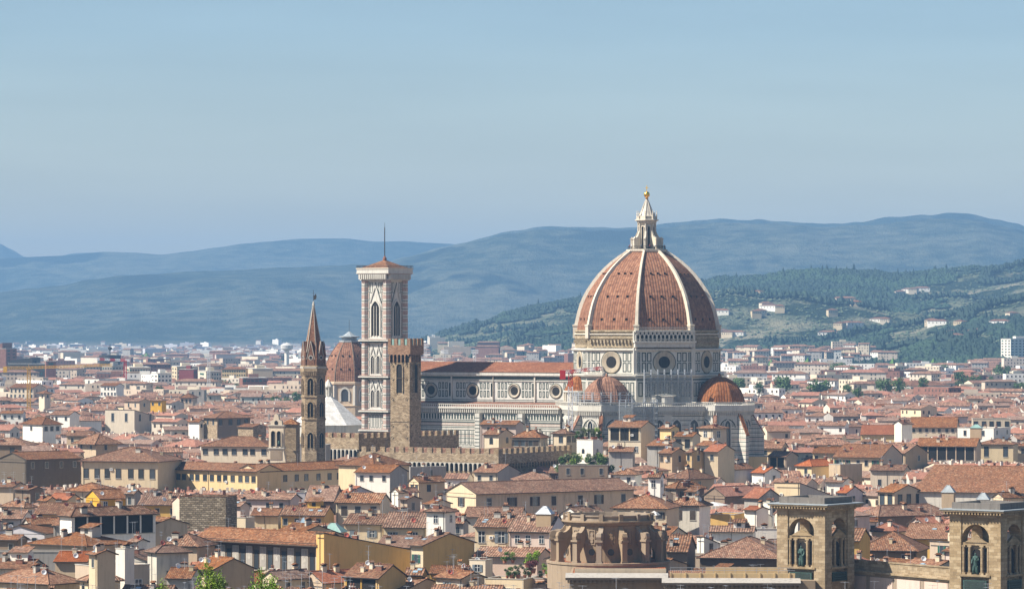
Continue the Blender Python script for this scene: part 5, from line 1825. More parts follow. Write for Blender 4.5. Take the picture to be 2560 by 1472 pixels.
# ---------------------------------------------------------------- slender hexagonal spire tower
def abbey_tower():
    D = 1200.0
    x = PX(783.6, D)
    root = thing('bell_tower', 'slender hexagonal stone bell tower with pointed red brick spire and weathervane', 'bell tower', (x, D, 0), R(-12))
    Rr = 3.75
    s = MB()
    s.lathe([(Rr, 0), (Rr, 36.4), (Rr + .25, 36.5), (Rr + .25, 36.9), (Rr, 37), (Rr, 43.2), (Rr + .25, 43.3), (Rr + .25, 43.7), (Rr, 43.8), (Rr, 50.2), (Rr + .5, 51.2), (Rr + .5, 52.8), (Rr + .2, 53), (2.9, 53.1)], 6, 'stone', ph=0)
    s.build('shaft', root)
    ap = Rr * math.cos(R(30))
    for az in (-60, 0, 60):
        fr = wallfr(ap * math.sin(R(az)), -ap * math.cos(R(az)), az)
        for z0, zs in ((44.2, 48.0), (37.4, 40.8), (28.0, 31.5)):
            arch_window(root, fr, 0, z0, zs, .95, .25, 1, 'stone', .3, back='void')
        q = MB()
        for k in range(6):
            u = -1.7 + k * .68
            q.box(u - .14, u + .14, -.38, 0, 50.0, 51.0, 'stone', fr)
        q.box(-1.9, 1.9, -.5, 0, 52.2, 52.6, 'trim', fr)
        q.build('corbel_band', root)
    sp = MB()
    sp.lathe([(3.55, 53.0), (.28, 70.9)], 6, 'spire', ph=0)
    sp.lathe([(.28, 70.8), (.45, 71.2), (.3, 72.0), (.12, 72.6)], 6, 'trim', ph=0)
    for k in range(6):
        t = R(60 * k)
        sp.bar((3.6 * math.cos(t), 3.6 * math.sin(t), 53.0), (.3 * math.cos(t), .3 * math.sin(t), 70.9), .13, 'trim')
    spo = sp.build('spire', root)
    for az in range(0, 360, 60):
        ap2 = 3.5 * math.cos(R(30))
        fr = wallfr(ap2 * math.sin(R(az)), -ap2 * math.cos(R(az)), az)
        g = MB()
        g.extrude([(-1.2, 53), (1.2, 53), (1.2, 54.9), (0, 60.4), (-1.2, 54.9)], -.2, 2.0, 'spire', fr)
        for sgn in (-1, 1):
            g.bar(fr(sgn * 1.25, -.2, 54.9), fr(0, -.2, 60.5), .1, 'trim')
        n = 12
        g.mesh([fr(.72 * math.cos(2 * math.pi * k / n), -.24, 55.4 + .72 * math.sin(2 * math.pi * k / n)) for k in range(n)], [tuple(range(n))], 'trim')
        g.mesh([fr(.48 * math.cos(2 * math.pi * k / n), -.27, 55.4 + .48 * math.sin(2 * math.pi * k / n)) for k in range(n)], [tuple(range(n))], 'void')
        g.build('dormer_gable', spo)
        t = R(az)
        p = MB()
        c = (3.5 * math.cos(t), 3.5 * math.sin(t))
        p.lathe([(.4, 53), (.4, 55.6), (.5, 55.8), (.05, 60.2)], 6, 'spire', c)
        p.build('pinnacle', spo)
    v = MB()
    v.bar((0, 0, 72.4), (0, 0, 76.0), .07, 'iron')
    v.bar((-.4, 0, 75.0), (.4, 0, 75.0), .06, 'iron')
    v.extrude([(.1, 72.9), (.8, 73.2), (1.0, 74.1), (.7, 74.9), (.35, 74.3), (.1, 74.4)], -.06, .06, 'iron')
    v.build('weathervane', root)
    farther(root, 1.10)


abbey_tower()


def merlons(mb, fr, u0, u1, zt, hm, wm, sp, mat, th=.7):
    n = max(1, int((u1 - u0) / sp))
    for k in range(n):
        u = u0 + (k + .5) * (u1 - u0) / n
        mb.box(u - wm / 2, u + wm / 2, -.0, th, zt, zt + hm, mat, fr)


def corbel_arches(mb, fr, u0, u1, z0, z1, sp, out, mat):
    """small arches on brackets carrying a jutting parapet"""
    n = max(1, int((u1 - u0) / sp))
    w = (u1 - u0) / n
    for k in range(n):
        a = u0 + k * w
        c, r = a + w / 2, w * .36
        zs = z1 - r - .12
        P = [(a, z1), (a, zs), (c - r, zs)] + [(c - r * math.cos(R(t)), zs + r * math.sin(R(t))) for t in range(30, 180, 30)] + [(c + r, zs), (a + w, zs), (a + w, z1)]
        mb.extrude(P, -out, -out + .3, mat, fr)
        mb.extrude([(a - w * .13, zs), (a + w * .13, zs), (a + w * .1, z0), (a - w * .1, z0)], -out, 0, mat, fr)
        mb.box(c - r, c + r, -.03, 0, z0, z1 - .1, 'void', fr)


def fort_tower():
    D = 1180.0
    al, sd = 29.4, 6.6
    X, L, Wd = solve(976, 1024, 1051, D, al)
    L = 6.7
    Wd = 6.7
    root = thing('fortress_tower', 'square brown stone tower with battlements and a tall arched bell opening', 'tower', (X, D, 0), R(-al))
    s = MB()
    s.box(-L, 0, 0, Wd, 0, 55.4, 'stone')
    s.box(-L - .6, .6, -.6, Wd + .6, 56.6, 59.3, 'headbrick')
    s.box(-L + .1, -.1, .1, Wd - .1, 55.4, 56.6, 'headbrick')
    s.build('shaft', root)
    h = MB()
    fl, fr_ = wallfr(0, 0, 0), wallfr(0, 0, 90)
    corbel_arches(h, fl, -L, 0, 54.2, 56.6, 1.12, .6, 'headbrick')
    corbel_arches(h, fr_, 0, Wd, 54.2, 56.6, 1.12, .6, 'headbrick')
    h.build('corbel_band', root)
    for fr, u0, u1 in ((wallfr(0, -.6, 0), -L - .6, .6), (wallfr(.6, 0, 90), -.6, Wd + .6), (wallfr(0, Wd - .1, 0), -L - .6, .6), (wallfr(-L + .1, 0, 90), -.6, Wd + .6)):
        n = 4
        for k in range(n):
            u = u0 + .55 + k * (u1 - u0 - 1.1) / (n - 1)
            m = MB()
            m.box(u - .52, u + .52, 0, .6, 59.3, 61.3, 'headbrick', fr)
            m.build('merlon', root)
            if k < n - 1:
                c = MB()
                uu = u + (u1 - u0 - 1.1) / (n - 1) / 2
                c.box(uu - .35, uu + .35, .2, .35, 59.3, 61.1, 'copper', fr)
                c.build('shutter_panel', root)
    for fr, c, w in ((fl, -L / 2 - .1, 1.0), (fr_, Wd / 2, 1.0)):
        arch_window(root, fr, c, 45.0, 52.6, w, .0, 0, 'stone', .3, back='void')
        b = MB()
        b.box(c - w, c + w, -.25, -.06, 49.2, 49.5, 'darktrim', fr)
        b.build('tie_beam', root)
    g = MB()
    for z in (38.5, 43.0):
        pass
    g.box(-L - .12, .12, -.12, Wd + .12, 36.3, 36.7, 'stone')
    g.build('string_course', root)
    ir = MB()
    rr = random.Random(5)
    for z in (53.6, 49.5, 43.5, 35.5, 32):
        for fr, a, b in ((fl, -L, 0), (fr_, 0, Wd)):
            for u in (a + .9, b - .9):
                ir.bar(fr(u, -.3, z), fr(u - .35, -.3, z - .55), .1, 'iron')
    ir.build('wall_anchor', root)
    farther(root, 1.16)


fort_tower()


def fort_wall(label, xa, xb, xc, D, al, zt, wl, wr, mat, arches=None, Lx=None, Wx=None, back=True, hm=1.5, sp=2.9, wm=1.6):
    X, L, Wd = solve(xa, xb, xc, D, al)
    root = thing('fortress_palace', label, 'palace', (X, D, 0), R(-al))
    t = 3.0
    s = MB()
    s.box(-L, 0, 0, t, 0, zt, mat)
    s.box(-t, -.01, t, Wd, 0, zt, mat)
    s.build('wall', root)
    m = MB()
    fl, fr_ = wallfr(0, 0, 0), wallfr(0, 0, 90)
    oo = .7 if arches else 0
    if arches:
        s2 = MB()
        s2.box(-L - oo, oo, -oo, .4, arches[1], zt + .01, mat)
        s2.box(-.4, oo, .41, Wd, arches[1], zt + .01, mat)
        s2.build('parapet', root)
        a = MB()
        corbel_arches(a, fl, -L, 0, arches[0], arches[1], 1.55, oo, 'trim')
        corbel_arches(a, fr_, .6, Wd, arches[0], arches[1], 1.55, oo, 'stone')
        a.build('corbel_arches', root)
    for fr, u0, u1 in ((wallfr(0, -oo, 0), -L, oo), (wallfr(oo, 0, 90), -oo + .8, Wd)):
        n = max(2, int((u1 - u0) / sp))
        for k in range(n):
            u = u0 + wm / 2 + k * (u1 - u0 - wm) / (n - 1)
            q = MB()
            q.box(u - wm / 2, u + wm / 2, 0, .8, zt, zt + hm, mat, fr)
            q.build('merlon', root)
    r_ = MB()
    slab(r_, [(-L + 1, t + .2, zt - 1.2), (-t - .2, t + .2, zt - 1.2), (-t - .2 - 2, t + 7, zt + 1.2), (-L + 1, t + 7, zt + 1.2)], .2, 'tile')
    slab(r_, [(-t - .2, t + .2, zt - 1.2), (-t - .2, Wd, zt - 1.2), (-t - 7, Wd, zt + 1.2), (-t - 7, t + 7, zt + 1.2)], .2, 'tile')
    r_.build('roof', root)
    farther(root, 1.15)
    D *= 1.15
    X *= 1.15
    L *= 1.15
    HOUSES.append(dict(o=root, x=X - L / 2 * math.cos(R(al)), y=D + L / 2 * math.sin(R(al)), r=10, L=L, W=t, al=al, D=D, X=X, xa=xa, xb=xb, xc=xc, ye=HY + (CAMZ - zt) * F / D, yt=0, yb=1122 if D > 1320 else 1162, kind='x', wall=mat, tile='', win=(0, 0), style='s', loggia=None, h=zt, feat='', cat='palace'))


fort_wall('farther battlemented wall of dark brown stone below the square tower', 757, 896, 1143, 1195, 38, 31.0, 0, 0, 'stone', (24.5, 27.6))
fort_wall('nearer battlemented palace wall carried on a row of little pale arches', 907, 1244, 1425, 1120, 30, 28.6, 0, 0, 'stone', (23.6, 26.0))


# ---------------------------------------------------------------- other domes and small towers
def chapel_dome():
    D = 1850.0
    x = PX(873, D)
    root = thing('domed_chapel', 'large eight-sided red tiled dome behind the marble bell tower', 'chapel', (x, D, 0), R(-8))
    w = MB()
    w.lathe([(13.2, 0), (13.2, 27.5), (13.6, 27.8), (12.2, 28.0), (12.2, 37.3), (13.0, 37.9), (13.0, 38.9), (12.4, 39.1)], 8, 'beige', ph=22.5)
    w.build('drum_wall', root)
    ap = 12.2 * math.cos(R(22.5))
    for az in (-45, 0, 45):
        fr = wallfr(ap * math.sin(R(az)), -ap * math.cos(R(az)), az)
        arch_window(root, fr, 0, 29.8, 33.8, 1.7, .1, 0, 'marble', .8)
    p = MB()
    for k in range(8):
        t = R(22.5 + 45 * k)
        p.lathe([(.9, 28), (.9, 37.4)], 4, 'trim', (12.1 * math.cos(t), 12.1 * math.sin(t)), ph=22.5 + 45 * k)
    p.build('pilaster', root)
    pr = [(12.5, 39.0), (12.3, 41.5), (11.8, 44.5), (10.9, 47.6), (9.6, 50.6), (7.8, 53.6), (5.8, 56.2), (4.6, 57.6)]
    d = MB()
    d.lathe(pr, 8, 'dome_tile', ph=22.5)
    for k in range(8):
        t = R(22.5 + 45 * k)
        for (a, b) in zip(pr, pr[1:]):
            d.bar((a[0] * math.cos(t), a[0] * math.sin(t), a[1]), (b[0] * math.cos(t), b[0] * math.sin(t), b[1]), .22, 'brown')
    d.build('dome', root)
    vm = MB()
    vm.box(-.3, .3, -.5, .5, 0, .7, 'void')
    vm = vm.data('vent')
    for az in (-45, 0, 45):
        for z, r in ((44.6, 11.6), (50.8, 9.4)):
            for s_ in (-1, 1):
                fr = wallfr(r * ap / 12.2 * math.sin(R(az)), -r * ap / 12.2 * math.cos(R(az)), az)
                place('vent', vm, root, fr(s_ * r * .17, 0, z), R(az))
    l = MB()
    l.lathe([(4.9, 57.5), (4.9, 58.3), (3.6, 58.3), (3.6, 59.6), (5.0, 59.8), (5.0, 60.2), (3.0, 60.5), (.3, 62.4), (.1, 62.5)], 8, 'lead', ph=22.5)
    l.bar((0, 0, 62), (0, 0, 68), .09, 'iron')
    l.build('cap', root)


chapel_dome()


def baptistery():
    D = 1535.0
    x = PX(821, D)
    root = thing('baptistery', 'white eight-sided pyramid roof with a small columned lantern', 'baptistery', (x, D, 0), R(-36))
    w = MB()
    w.lathe([(14.2, 0), (14.2, 27.0)], 8, 'marble', ph=22.5)
    w.build('wall', root)
    r_ = MB()
    r_.lathe([(14.8, 26.6), (1.7, 37.6)], 8, 'whiteroof', ph=22.5)
    r_.build('roof', root)
    l = MB()
    l.lathe([(1.9, 37.2), (1.9, 37.8), (1.1, 37.9), (1.1, 41.0), (1.9, 41.2), (1.9, 41.6), (.9, 43.2), (.15, 44.3)], 8, 'marble', ph=22.5)
    lo = l.build('lantern', root)
    for k in range(8):
        t = R(45 * k)
        c = MB()
        c.bar((1.65 * math.cos(t), 1.65 * math.sin(t), 37.8), (1.65 * math.cos(t), 1.65 * math.sin(t), 41.2), .2, 'marble', 6)
        c.build('column', lo)
    b = MB()
    b.lathe([(.35 * math.sin(R(a)) + .001, 44.7 - .35 * math.cos(R(a))) for a in range(0, 181, 30)], 8, 'gold_leaf')
    b.build('ball', lo)


baptistery()


def bell_gable():
    D = 1178.0
    X, L, Wd = solve(672, 709, 714, D, 12)
    L = 4.6
    root = thing('bell_gable', 'narrow cream church bell gable with two arched openings and curled shoulders', 'bell gable', (X, D, 0), R(-12))
    w = MB()
    P = [(-5.3, 0), (.7, 0), (.6, 24.5), (0, 27.5), (0, 35.2), (-.5, 35.4), (-.6, 36.6), (-1.4, 37.0), (-1.7, 38.3), (-2.3, 38.9), (-2.9, 38.3), (-3.2, 37.0), (-4.0, 36.6), (-4.1, 35.4), (-4.6, 35.2), (-4.6, 27.5), (-5.2, 24.5)]
    w.extrude(list(P), 0, 1.6, 'pale')
    w.build('wall', root)
    fr = wallfr(0, 0, 0)
    for c in (-3.2, -1.4):
        arch_window(root, fr, c, 29.0, 33.0, .62, 0, 0, 'pale', .2, back='void')
    n = 12
    g = MB()
    g.mesh([fr(-2.3 + .6 * math.cos(2 * math.pi * k / n), -.05, 36.0 + .75 * math.sin(2 * math.pi * k / n)) for k in range(n)], [tuple(range(n))], 'void')
    g.build('round_opening', root)
    for z in (35.1, 28.3):
        c = MB()
        c.box(-4.9, .3, -.3, 1.9, z, z + .33, 'trim')
        c.build('cornice', root)
    c = MB()
    c.box(-4.1, -.5, -.12, 0, 25.0, 28.0, 'sandstone')
    c.build('recessed_panel', root)
    b = MB()
    b.lathe([(.05, 29.6), (.42, 29.7), (.3, 30.4), (.16, 30.7), (.02, 30.8)], 10, 'bronze', (-1.4, -.2))
    b.build('bell', root)
    t = thing('chimney_tower', 'plain brown block right behind the cream bell gable', 'tower', (X + 1.5, D + 5, 0), R(-12))
    q = MB()
    q.box(-2.0, 2.0, 0, 4.5, 0, 35.5, 'stone')
    q.build('wall', t)
    q = MB()
    q.lathe([(3.8, 35.5), (.1, 37.2)], 4, 'tile', (-.0, 2.2), ph=45)
    q.build('roof', t)
    farther(root, 1.13)
    farther(t, 1.13)


bell_gable()


# ---------------------------------------------------------------- national library: round hall, towers, terrace
def rotunda():
    D = 829.0
    x = PX(1521, D)
    root = thing('rotunda', 'round brown sandstone hall ringed by scrolled buttresses with an open parapet', 'rotunda', (x, D, 0), R(-6))
    w = MB()
    n = 40
    w.lathe([(8.9, 10), (8.9, 15.6), (9.0, 15.6), (9.0, 23.3), (9.4, 23.5), (9.5, 23.9), (9.9, 24.0), (9.9, 24.3), (9.0, 24.35), (8.9, 24.35)], n, 'sandstone')
    w.build('drum_wall', root)
    p = MB()
    p.lathe([(9.15, 24.3), (9.15, 24.6), (9.0, 24.65), (9.0, 25.2), (9.25, 25.25), (9.25, 25.5), (8.5, 25.5), (8.5, 23.6), (0.1, 23.6)], n, 'sandstone')
    p.build('parapet', root)
    fl = MB()
    fl.lathe([(12.9, 10), (12.9, 15.2), (13.1, 15.3), (13.1, 15.75), (12.6, 15.8)], n, 'sandstone')
    fl.lathe([(12.6, 15.62), (8.8, 15.66)], n, 'tile_red')
    fl.build('terrace', root)
    nb = 14
    for k in range(nb):
        t = R(360 * k / nb + 8)
        er = (math.cos(t), math.sin(t))
        fb = lambda x_, y_, z: (er[0] * x_ - er[1] * y_, er[1] * x_ + er[0] * y_, z)
        b = MB()
        b.box(11.0, 12.2, -.55, .55, 15.6, 20.1, 'sandstone', fb)
        b.box(10.85, 12.35, -.7, .7, 15.6, 16.1, 'sandstone', fb)
        b.box(10.7, 12.5, -.8, .8, 20.1, 20.5, 'sandstone', fb)
        # flying arch between pier and drum
        P = [(8.9, 20.5), (8.9, 16.9)] + [(11.0 - 2.1 + 2.1 * math.cos(R(90 - a)) * 1.0 - 0.0, 16.9 + 0 * a) for a in ()] + \
            [(8.95 + 2.05 * math.sin(R(a)), 19.9 - 2.6 * (1 - math.cos(R(0))) - 2.7 * (1 - math.cos(R(90 - a)))) for a in range(0, 91, 15)] + [(11.0, 20.5)]
        P = [(11.05, 20.5), (8.9, 20.5), (8.9, 19.9)] + [(11.05 - 2.1 * math.cos(R(a)), 17.3 + 2.6 * math.cos(R(90 - (90 - a)))) for a in range(15, 91, 15)]
        b.extrude(P, -.42, .42, 'sandstone', fb)
        # scroll
        S = [(8.9, 20.5), (12.3, 20.5), (12.45, 21.2), (12.2, 21.9), (11.6, 22.1), (11.0, 21.9), (10.4, 22.0), (9.7, 22.5), (9.2, 23.2), (8.9, 23.2)]
        b.extrude(S, -.5, .5, 'sandstone', fb)
        c1 = fb(11.75, -.62, 21.3)
        c2 = fb(11.75, .62, 21.3)
        b.bar(c1, c2, .55, 'sandstone', 10)
        b.build('buttress', root)
        pr = MB()
        pr.box(8.8, 9.55, -.42, .42, 24.3, 25.75, 'sandstone', fb)
        pr.build('parapet_pier', root)
        # blind panel and roundel between the buttresses
        t2 = math.degrees(t) + 180 / nb
        az = t2 + 90
        fr = wallfr(9.0 * math.sin(R(az)), -9.0 * math.cos(R(az)), az)
        q = MB()
        m_ = 14
        q.mesh([fr(.95 * math.cos(2 * math.pi * j / m_), -.12, 17.9 + .95 * math.sin(2 * math.pi * j / m_)) for j in range(m_)], [tuple(range(m_))], 'sandstone')
        q.mesh([fr(.72 * math.cos(2 * math.pi * j / m_), -.16, 17.9 + .72 * math.sin(2 * math.pi * j / m_)) for j in range(m_)], [tuple(range(m_))], 'glass')
        q.build('roundel', root)
        q = MB()
        for (a, c, d, e) in ((-.75, .75, 22.3, 22.5), (-.75, .75, 19.4, 19.6), (-.75, -.55, 19.6, 22.3), (.55, .75, 19.6, 22.3)):
            q.box(a, c, -.14, 0, d, e, 'sandstone', fr)
        for (zz, rr) in ((21.6, .38), (20.8, .5), (20.1, .35)):
            q.bar(fr(0, -.2, zz), fr(0, 0, zz), rr, 'sandstone', 7)
        q.build('relief', root)


rotunda()


def statue_data():
    """robed standing figure, 1 unit tall, skinned from a joint skeleton"""
    me = bpy.data.meshes.new('statue')
    J = [((0, 0, .52), .085), ((0, 0, .66), .085), ((0, -.01, .79), .105), ((0, -.01, .865), .035), ((0, -.025, .94), .055), ((0, -.02, .985), .045),
         ((-.10, 0, .80), .05), ((-.155, -.02, .67), .042), ((-.08, -.12, .63), .034), ((-.02, -.14, .69), .028),
         ((.10, 0, .80), .05), ((.16, 0, .66), .042), ((.15, -.09, .55), .036), ((.13, -.13, .50), .028),
         ((-.06, 0, .40), .085), ((-.07, -.02, .20), .075), ((-.08, 0, .03), .07), ((.07, -.01, .38), .085), ((.085, -.05, .20), .07), ((.08, -.01, .03), .06),
         ((0, .03, .30), .11), ((.0, .05, .06), .10)]
    E = [(0, 1), (1, 2), (2, 3), (3, 4), (4, 5), (2, 6), (6, 7), (7, 8), (8, 9), (2, 10), (10, 11), (11, 12), (12, 13), (0, 14), (14, 15), (15, 16), (0, 17), (17, 18), (18, 19), (0, 20), (20, 21)]
    me.from_pydata([j[0] for j in J], E, [])
    me.materials.append(M['bronze'])
    o = bpy.data.objects.new('statue', me)
    COL.objects.link(o)
    md = o.modifiers.new('skin', 'SKIN')
    md.use_smooth_shade = True
    if not me.skin_vertices:
        me.skin_vertices.new() if hasattr(me.skin_vertices, 'new') else None
    for i, (p, r) in enumerate(J):
        me.skin_vertices[0].data[i].radius = (r, r)
    me.skin_vertices[0].data[0].use_root = True
    sub = o.modifiers.new('sub', 'SUBSURF')
    sub.levels = sub.render_levels = 1
    dg = bpy.context.evaluated_depsgraph_get()
    nm = bpy.data.meshes.new_from_object(o.evaluated_get(dg))
    bpy.data.objects.remove(o)
    return nm


def ensure_statue():
    try:
        return statue_data()
    except Exception:
        m = MB()
        m.lathe([(.16, 0), (.15, .1), (.12, .45), (.16, .75), (.06, .84), (.06, .87), (.075, .92), (.06, .98), (.01, 1.0)], 12, 'bronze', smooth=True)
        return m.data('statue')


STAT = ensure_statue()


def library_tower(xb, D, label, slabel, group, face_sign=1):
    al, sd = 36.0, 11.4
    X = PX(xb, D)
    root = thing('library_tower', label, 'tower', (X, D, 0), R(-al), group)
    s = sd
    t = 2.6
    za, zs, zt = 23.2, 23.2, 28.0
    # corner masses
    w = MB()
    for (x0, x1) in ((-s, -s + t), (-t, 0)):
        for (y0, y1) in ((0, t), (s - t, s)):
            w.box(x0, x1, y0, y1, 0, zt, 'ashlar')
    c, r = -s / 2, s / 2 - t
    half = s / 2
    A = [(c - r * math.cos(R(a)), zs + r * math.sin(R(a))) for a in range(0, 181, 12)]
    # spandrels of the four arches
    P = [(-s + t, zt), (-s + t, zs)] + A[1:-1] + [(-t, zs), (-t, zt)]
    w.extrude(P, .25, t - .01, 'ashlar')
    w.extrude(P, s - t + .01, s - .25, 'ashlar')
    sw = lambda x, y, z: (-y, -x, z)
    w.extrude(P, .25, t - .01, 'ashlar', sw)
    w.extrude(P, s - t + .01, s - .25, 'ashlar', sw)
    # screen walls below the arches
    w.box(-s + t, -t, .8, t - .2, 0, 22.7, 'ashlar')
    w.box(-t + .2, -.8, t, s - t, 0, 22.7, 'ashlar')
    w.box(-s + t, -t, s - t + .2, s - .8, 0, 22.7, 'ashlar')
    w.box(-s + .8, -s + t - .2, t, s - t, 0, 22.7, 'ashlar')
    w.build('shaft', root)
    k_ = MB()
    k_.box(-s - .25, .25, -.25, s + .25, 27.9, 28.25, 'ashlar')
    k_.box(-s - 1.35, 1.35, -1.35, s + 1.35, 28.75, 29.05, 'ashlar')
    k_.box(-s - 1.5, 1.5, -1.5, s + 1.5, 29.05, 29.25, 'lead')
    for i in range(19):
        u = -s - .5 + i * (s + 1.0) / 18
        for fr in (wallfr(0, -.25, 0), wallfr(0, s + .25, 180)):
            k_.box((u if fr(0, 0, 0)[1] < 5 else -u) - .17, (u if fr(0, 0, 0)[1] < 5 else -u) + .17, -.95, 0, 28.25, 28.75, 'ashlar', fr)
        v = -.5 + i * (s + 1.0) / 18
        k_.box(v - .17, v + .17, -.95, 0, 28.25, 28.75, 'ashlar', wallfr(.25, 0, 90))
    k_.build('cornice', root)
    a_ = MB()
    g1, g2 = .35, .9
    for (x0, x1, y0, y1) in ((-s + g1, -g1, g1, g2), (-s + g1, -g1, s - g2, s - g1), (-s + g1, -s + g2, g2, s - g2), (-g2, -g1, g2, s - g2)):
        a_.box(x0, x1, y0, y1, 29.25, 30.5, 'attic')
    a_.build('attic_parapet', root)
    for (fr, mid) in ((wallfr(0, 0, 0), -s / 2), (wallfr(0, 0, 90), s / 2)):
        ae = MB()
        ae.box(mid - r + .05, mid + r - .05, .30, .80, 22.2, 22.75, 'ashlar', fr)
        ae.extrude([(mid - 2.4, 22.75), (mid + 2.4, 22.75), (mid, 24.1)], .15, .8, 'ashlar', fr)
        for u in (-r + .35, -1.35, 1.35, r - .35):
            wd = .34 if abs(u) < 2 else .3
            ae.bar(fr(mid + u, .45, 16.8), fr(mid + u, .45, 22.0), wd, 'ashlar', 10)
            ae.box(mid + u - .45, mid + u + .45, .1, .8, 21.9, 22.2, 'ashlar', fr)
            ae.box(mid + u - .45, mid + u + .45, .1, .8, 16.5, 16.9, 'ashlar', fr)
        ae.box(mid - r - .3, mid + r + .3, -.25, .8, 16.1, 16.5, 'ashlar', fr)
        ae.build('aedicule', root)
        ni = MB()
        Pn = archpts(.95, 16.6, 20.6, 0, 6)
        ni.mesh([fr(mid + p[0], .76, p[1]) for p in Pn], [tuple(range(len(Pn)))], 'void')
        for u in (-2.3, 2.3):
            ni.box(mid + u - .55, mid + u + .55, .74, .79, 17.0, 21.6, 'void', fr)
        ni.build('niche', root)
        pl = MB()
        pl.box(mid - 2.6, mid + 2.6, -.14, .3, 13.6, 15.4, 'bronze', fr)
        pl.box(mid - 2.3, mid + 2.3, -.16, -.14, 13.75, 15.25, 'plaque_dark', fr)
        rr = random.Random(3)
        for rw, zz in enumerate((14.9, 14.45, 14.0)):
            u = -2.1
            while u < 2.0:
                l_ = rr.uniform(.12, .25)
                pl.box(mid + u, mid + u + l_ * .35, -.18, -.16, zz, zz + .26, 'bronze', fr)
                pl.box(mid + u + l_ * .5, mid + u + l_ * .8, -.18, -.16, zz + .1, zz + .2, 'bronze', fr)
                u += l_ + .08
        pl.build('plaque', root)
    fr = wallfr(0, 0, 0)
    p = fr(-s / 2, .25, 16.5)
    ca, sa = math.cos(R(-al)), math.sin(R(-al))
    st = place('statue', STAT, None, (X + p[0] * ca - p[1] * sa, D + p[0] * sa + p[1] * ca, 16.5), R(-al) if face_sign > 0 else R(-al + 8), (4.3 * face_sign, 4.3, 4.3))
    tag(st, slabel, 'statue', 'bronze statues in the tower niches')
    return root


M['attic'] = mat_stucco('sooty_attic_stone', (0.17, 0.15, 0.13), 0.8, 0.02)
M['plaque_dark'] = mat_plain('dark_plaque', (0.03, 0.04, 0.035))
library_tower(2062.5, 790, 'heavy square stone tower with open arches, left of the pair of towers', 'green bronze robed statue in the niche of the left stone tower', 'twin arched stone towers')
library_tower(2501.8, 765, 'heavy square stone tower cut off by the right edge, nearer of the pair', 'green bronze robed statue in the niche of the right stone tower', 'twin arched stone towers', -1)


def library_body():
    # long low range with terrace and jutting stone eaves between the round hall and the towers
    D0 = 775.0
    root = thing('library_range', 'long flat-roofed library range with pale stone eaves, between rotunda and left tower', 'library', (PX(1424, D0 + 22), D0 + 22, 0), R(-2))
    Lx = (1960 - 1424) * (D0 + 22) / F
    b = MB()
    b.box(0, Lx * .45, 0, 26, 0, 14.6, 'sandstone')
    b.box(Lx * .45 + .01, Lx + 6, -6, 22, 0, 14.0, 'sandstone')
    b.build('wall', root)
    e = MB()
    for (x0, x1, y, z) in ((-.8, Lx * .45 + .4, 0, 14.6), (Lx * .45 - .9, Lx + 3, -6, 14.0)):
        slab(e, [(x0, y - 2.6, z - .35), (x1, y - 2.6, z - .35), (x1, y + .3, z + .45), (x0, y + .3, z + .45)], .5, 'grey')
        k = x0 + .4
        while k < x1:
            e.box(k, k + .35, y - 1.9, y, z - 1.5, z - .85, 'sandstone')
            k += .9
    e.build('stone_eaves', root)
    t = MB()
    t.box(.5, Lx * .45, .5, 25, 14.62, 14.75, 'tile_red')
    t.box(Lx * .45 + .6, Lx + 2, -5.0, 21, 14.02, 14.3, 'tile_pale')
    t.build('terrace_floor', root)
    u = MB()
    u.box(1.0, Lx * .45, .8, 1.2, 14.7, 15.9, 'pale')
    u.box(Lx * .45 + .8, Lx + 2, -4.2, -3.8, 14.3, 15.3, 'yellow')
    for k in range(9):
        x = Lx * .45 + .8 + k * (Lx * .55) / 8
        u.box(x, x + .25, -4.35, -3.65, 14.3, 15.45, 'yellow')
    u.box(Lx * .45 + 8, Lx + 2, 1.0, 1.3, 14.3, 16.2, 'yellow')
    u.build('parapet', root)
    h = MB()
    for z in (15.9, 16.4):
        h.bar((Lx * .45 + .8, -4.0, z), (Lx + 2, -4.0, z), .05, 'metal')
    for k in range(12):
        x = Lx * .45 + .8 + k * (Lx * .55) / 11
        h.bar((x, -4.0, 15.2), (x, -4.0, 16.4), .04, 'metal')
    h.build('handrail', root)
    # wall between the two towers
    X0, Y0 = PX(2105, 806), 806
    X1, Y1 = PX(2385, 776), 776
    r2 = thing('library_wall', 'brown stone parapet wall joining the two arched stone towers', 'library', (X0, Y0, 0), math.atan2(Y1 - Y0, X1 - X0))
    ln = math.hypot(X1 - X0, Y1 - Y0)
    w = MB()
    w.box(0, ln, 0, 5, 0, 15.3, 'sandstone')
    w.build('wall', r2)
    w = MB()
    w.box(0, ln, .3, .9, 15.3, 17.2, 'ashlar')
    w.box(-.1, ln + .1, .15, 1.05, 17.2, 17.45, 'ashlar')
    w.build('parapet', r2)
    w = MB()
    w.box(0, ln, -.6, 0, 14.9, 15.3, 'ashlar')
    w.box(0, ln, -.3, 0, 14.55, 14.9, 'ashlar')
    w.build('cornice', r2)
    n = 4
    for k in range(n):
        a = .6 + k * (ln - 1) / n
        w = MB()
        w.box(a, a + (ln - 1) / n - 1.4, -.12, 0, 10.4, 14.2, 'pink')
        w.build('panel', r2)


library_body()


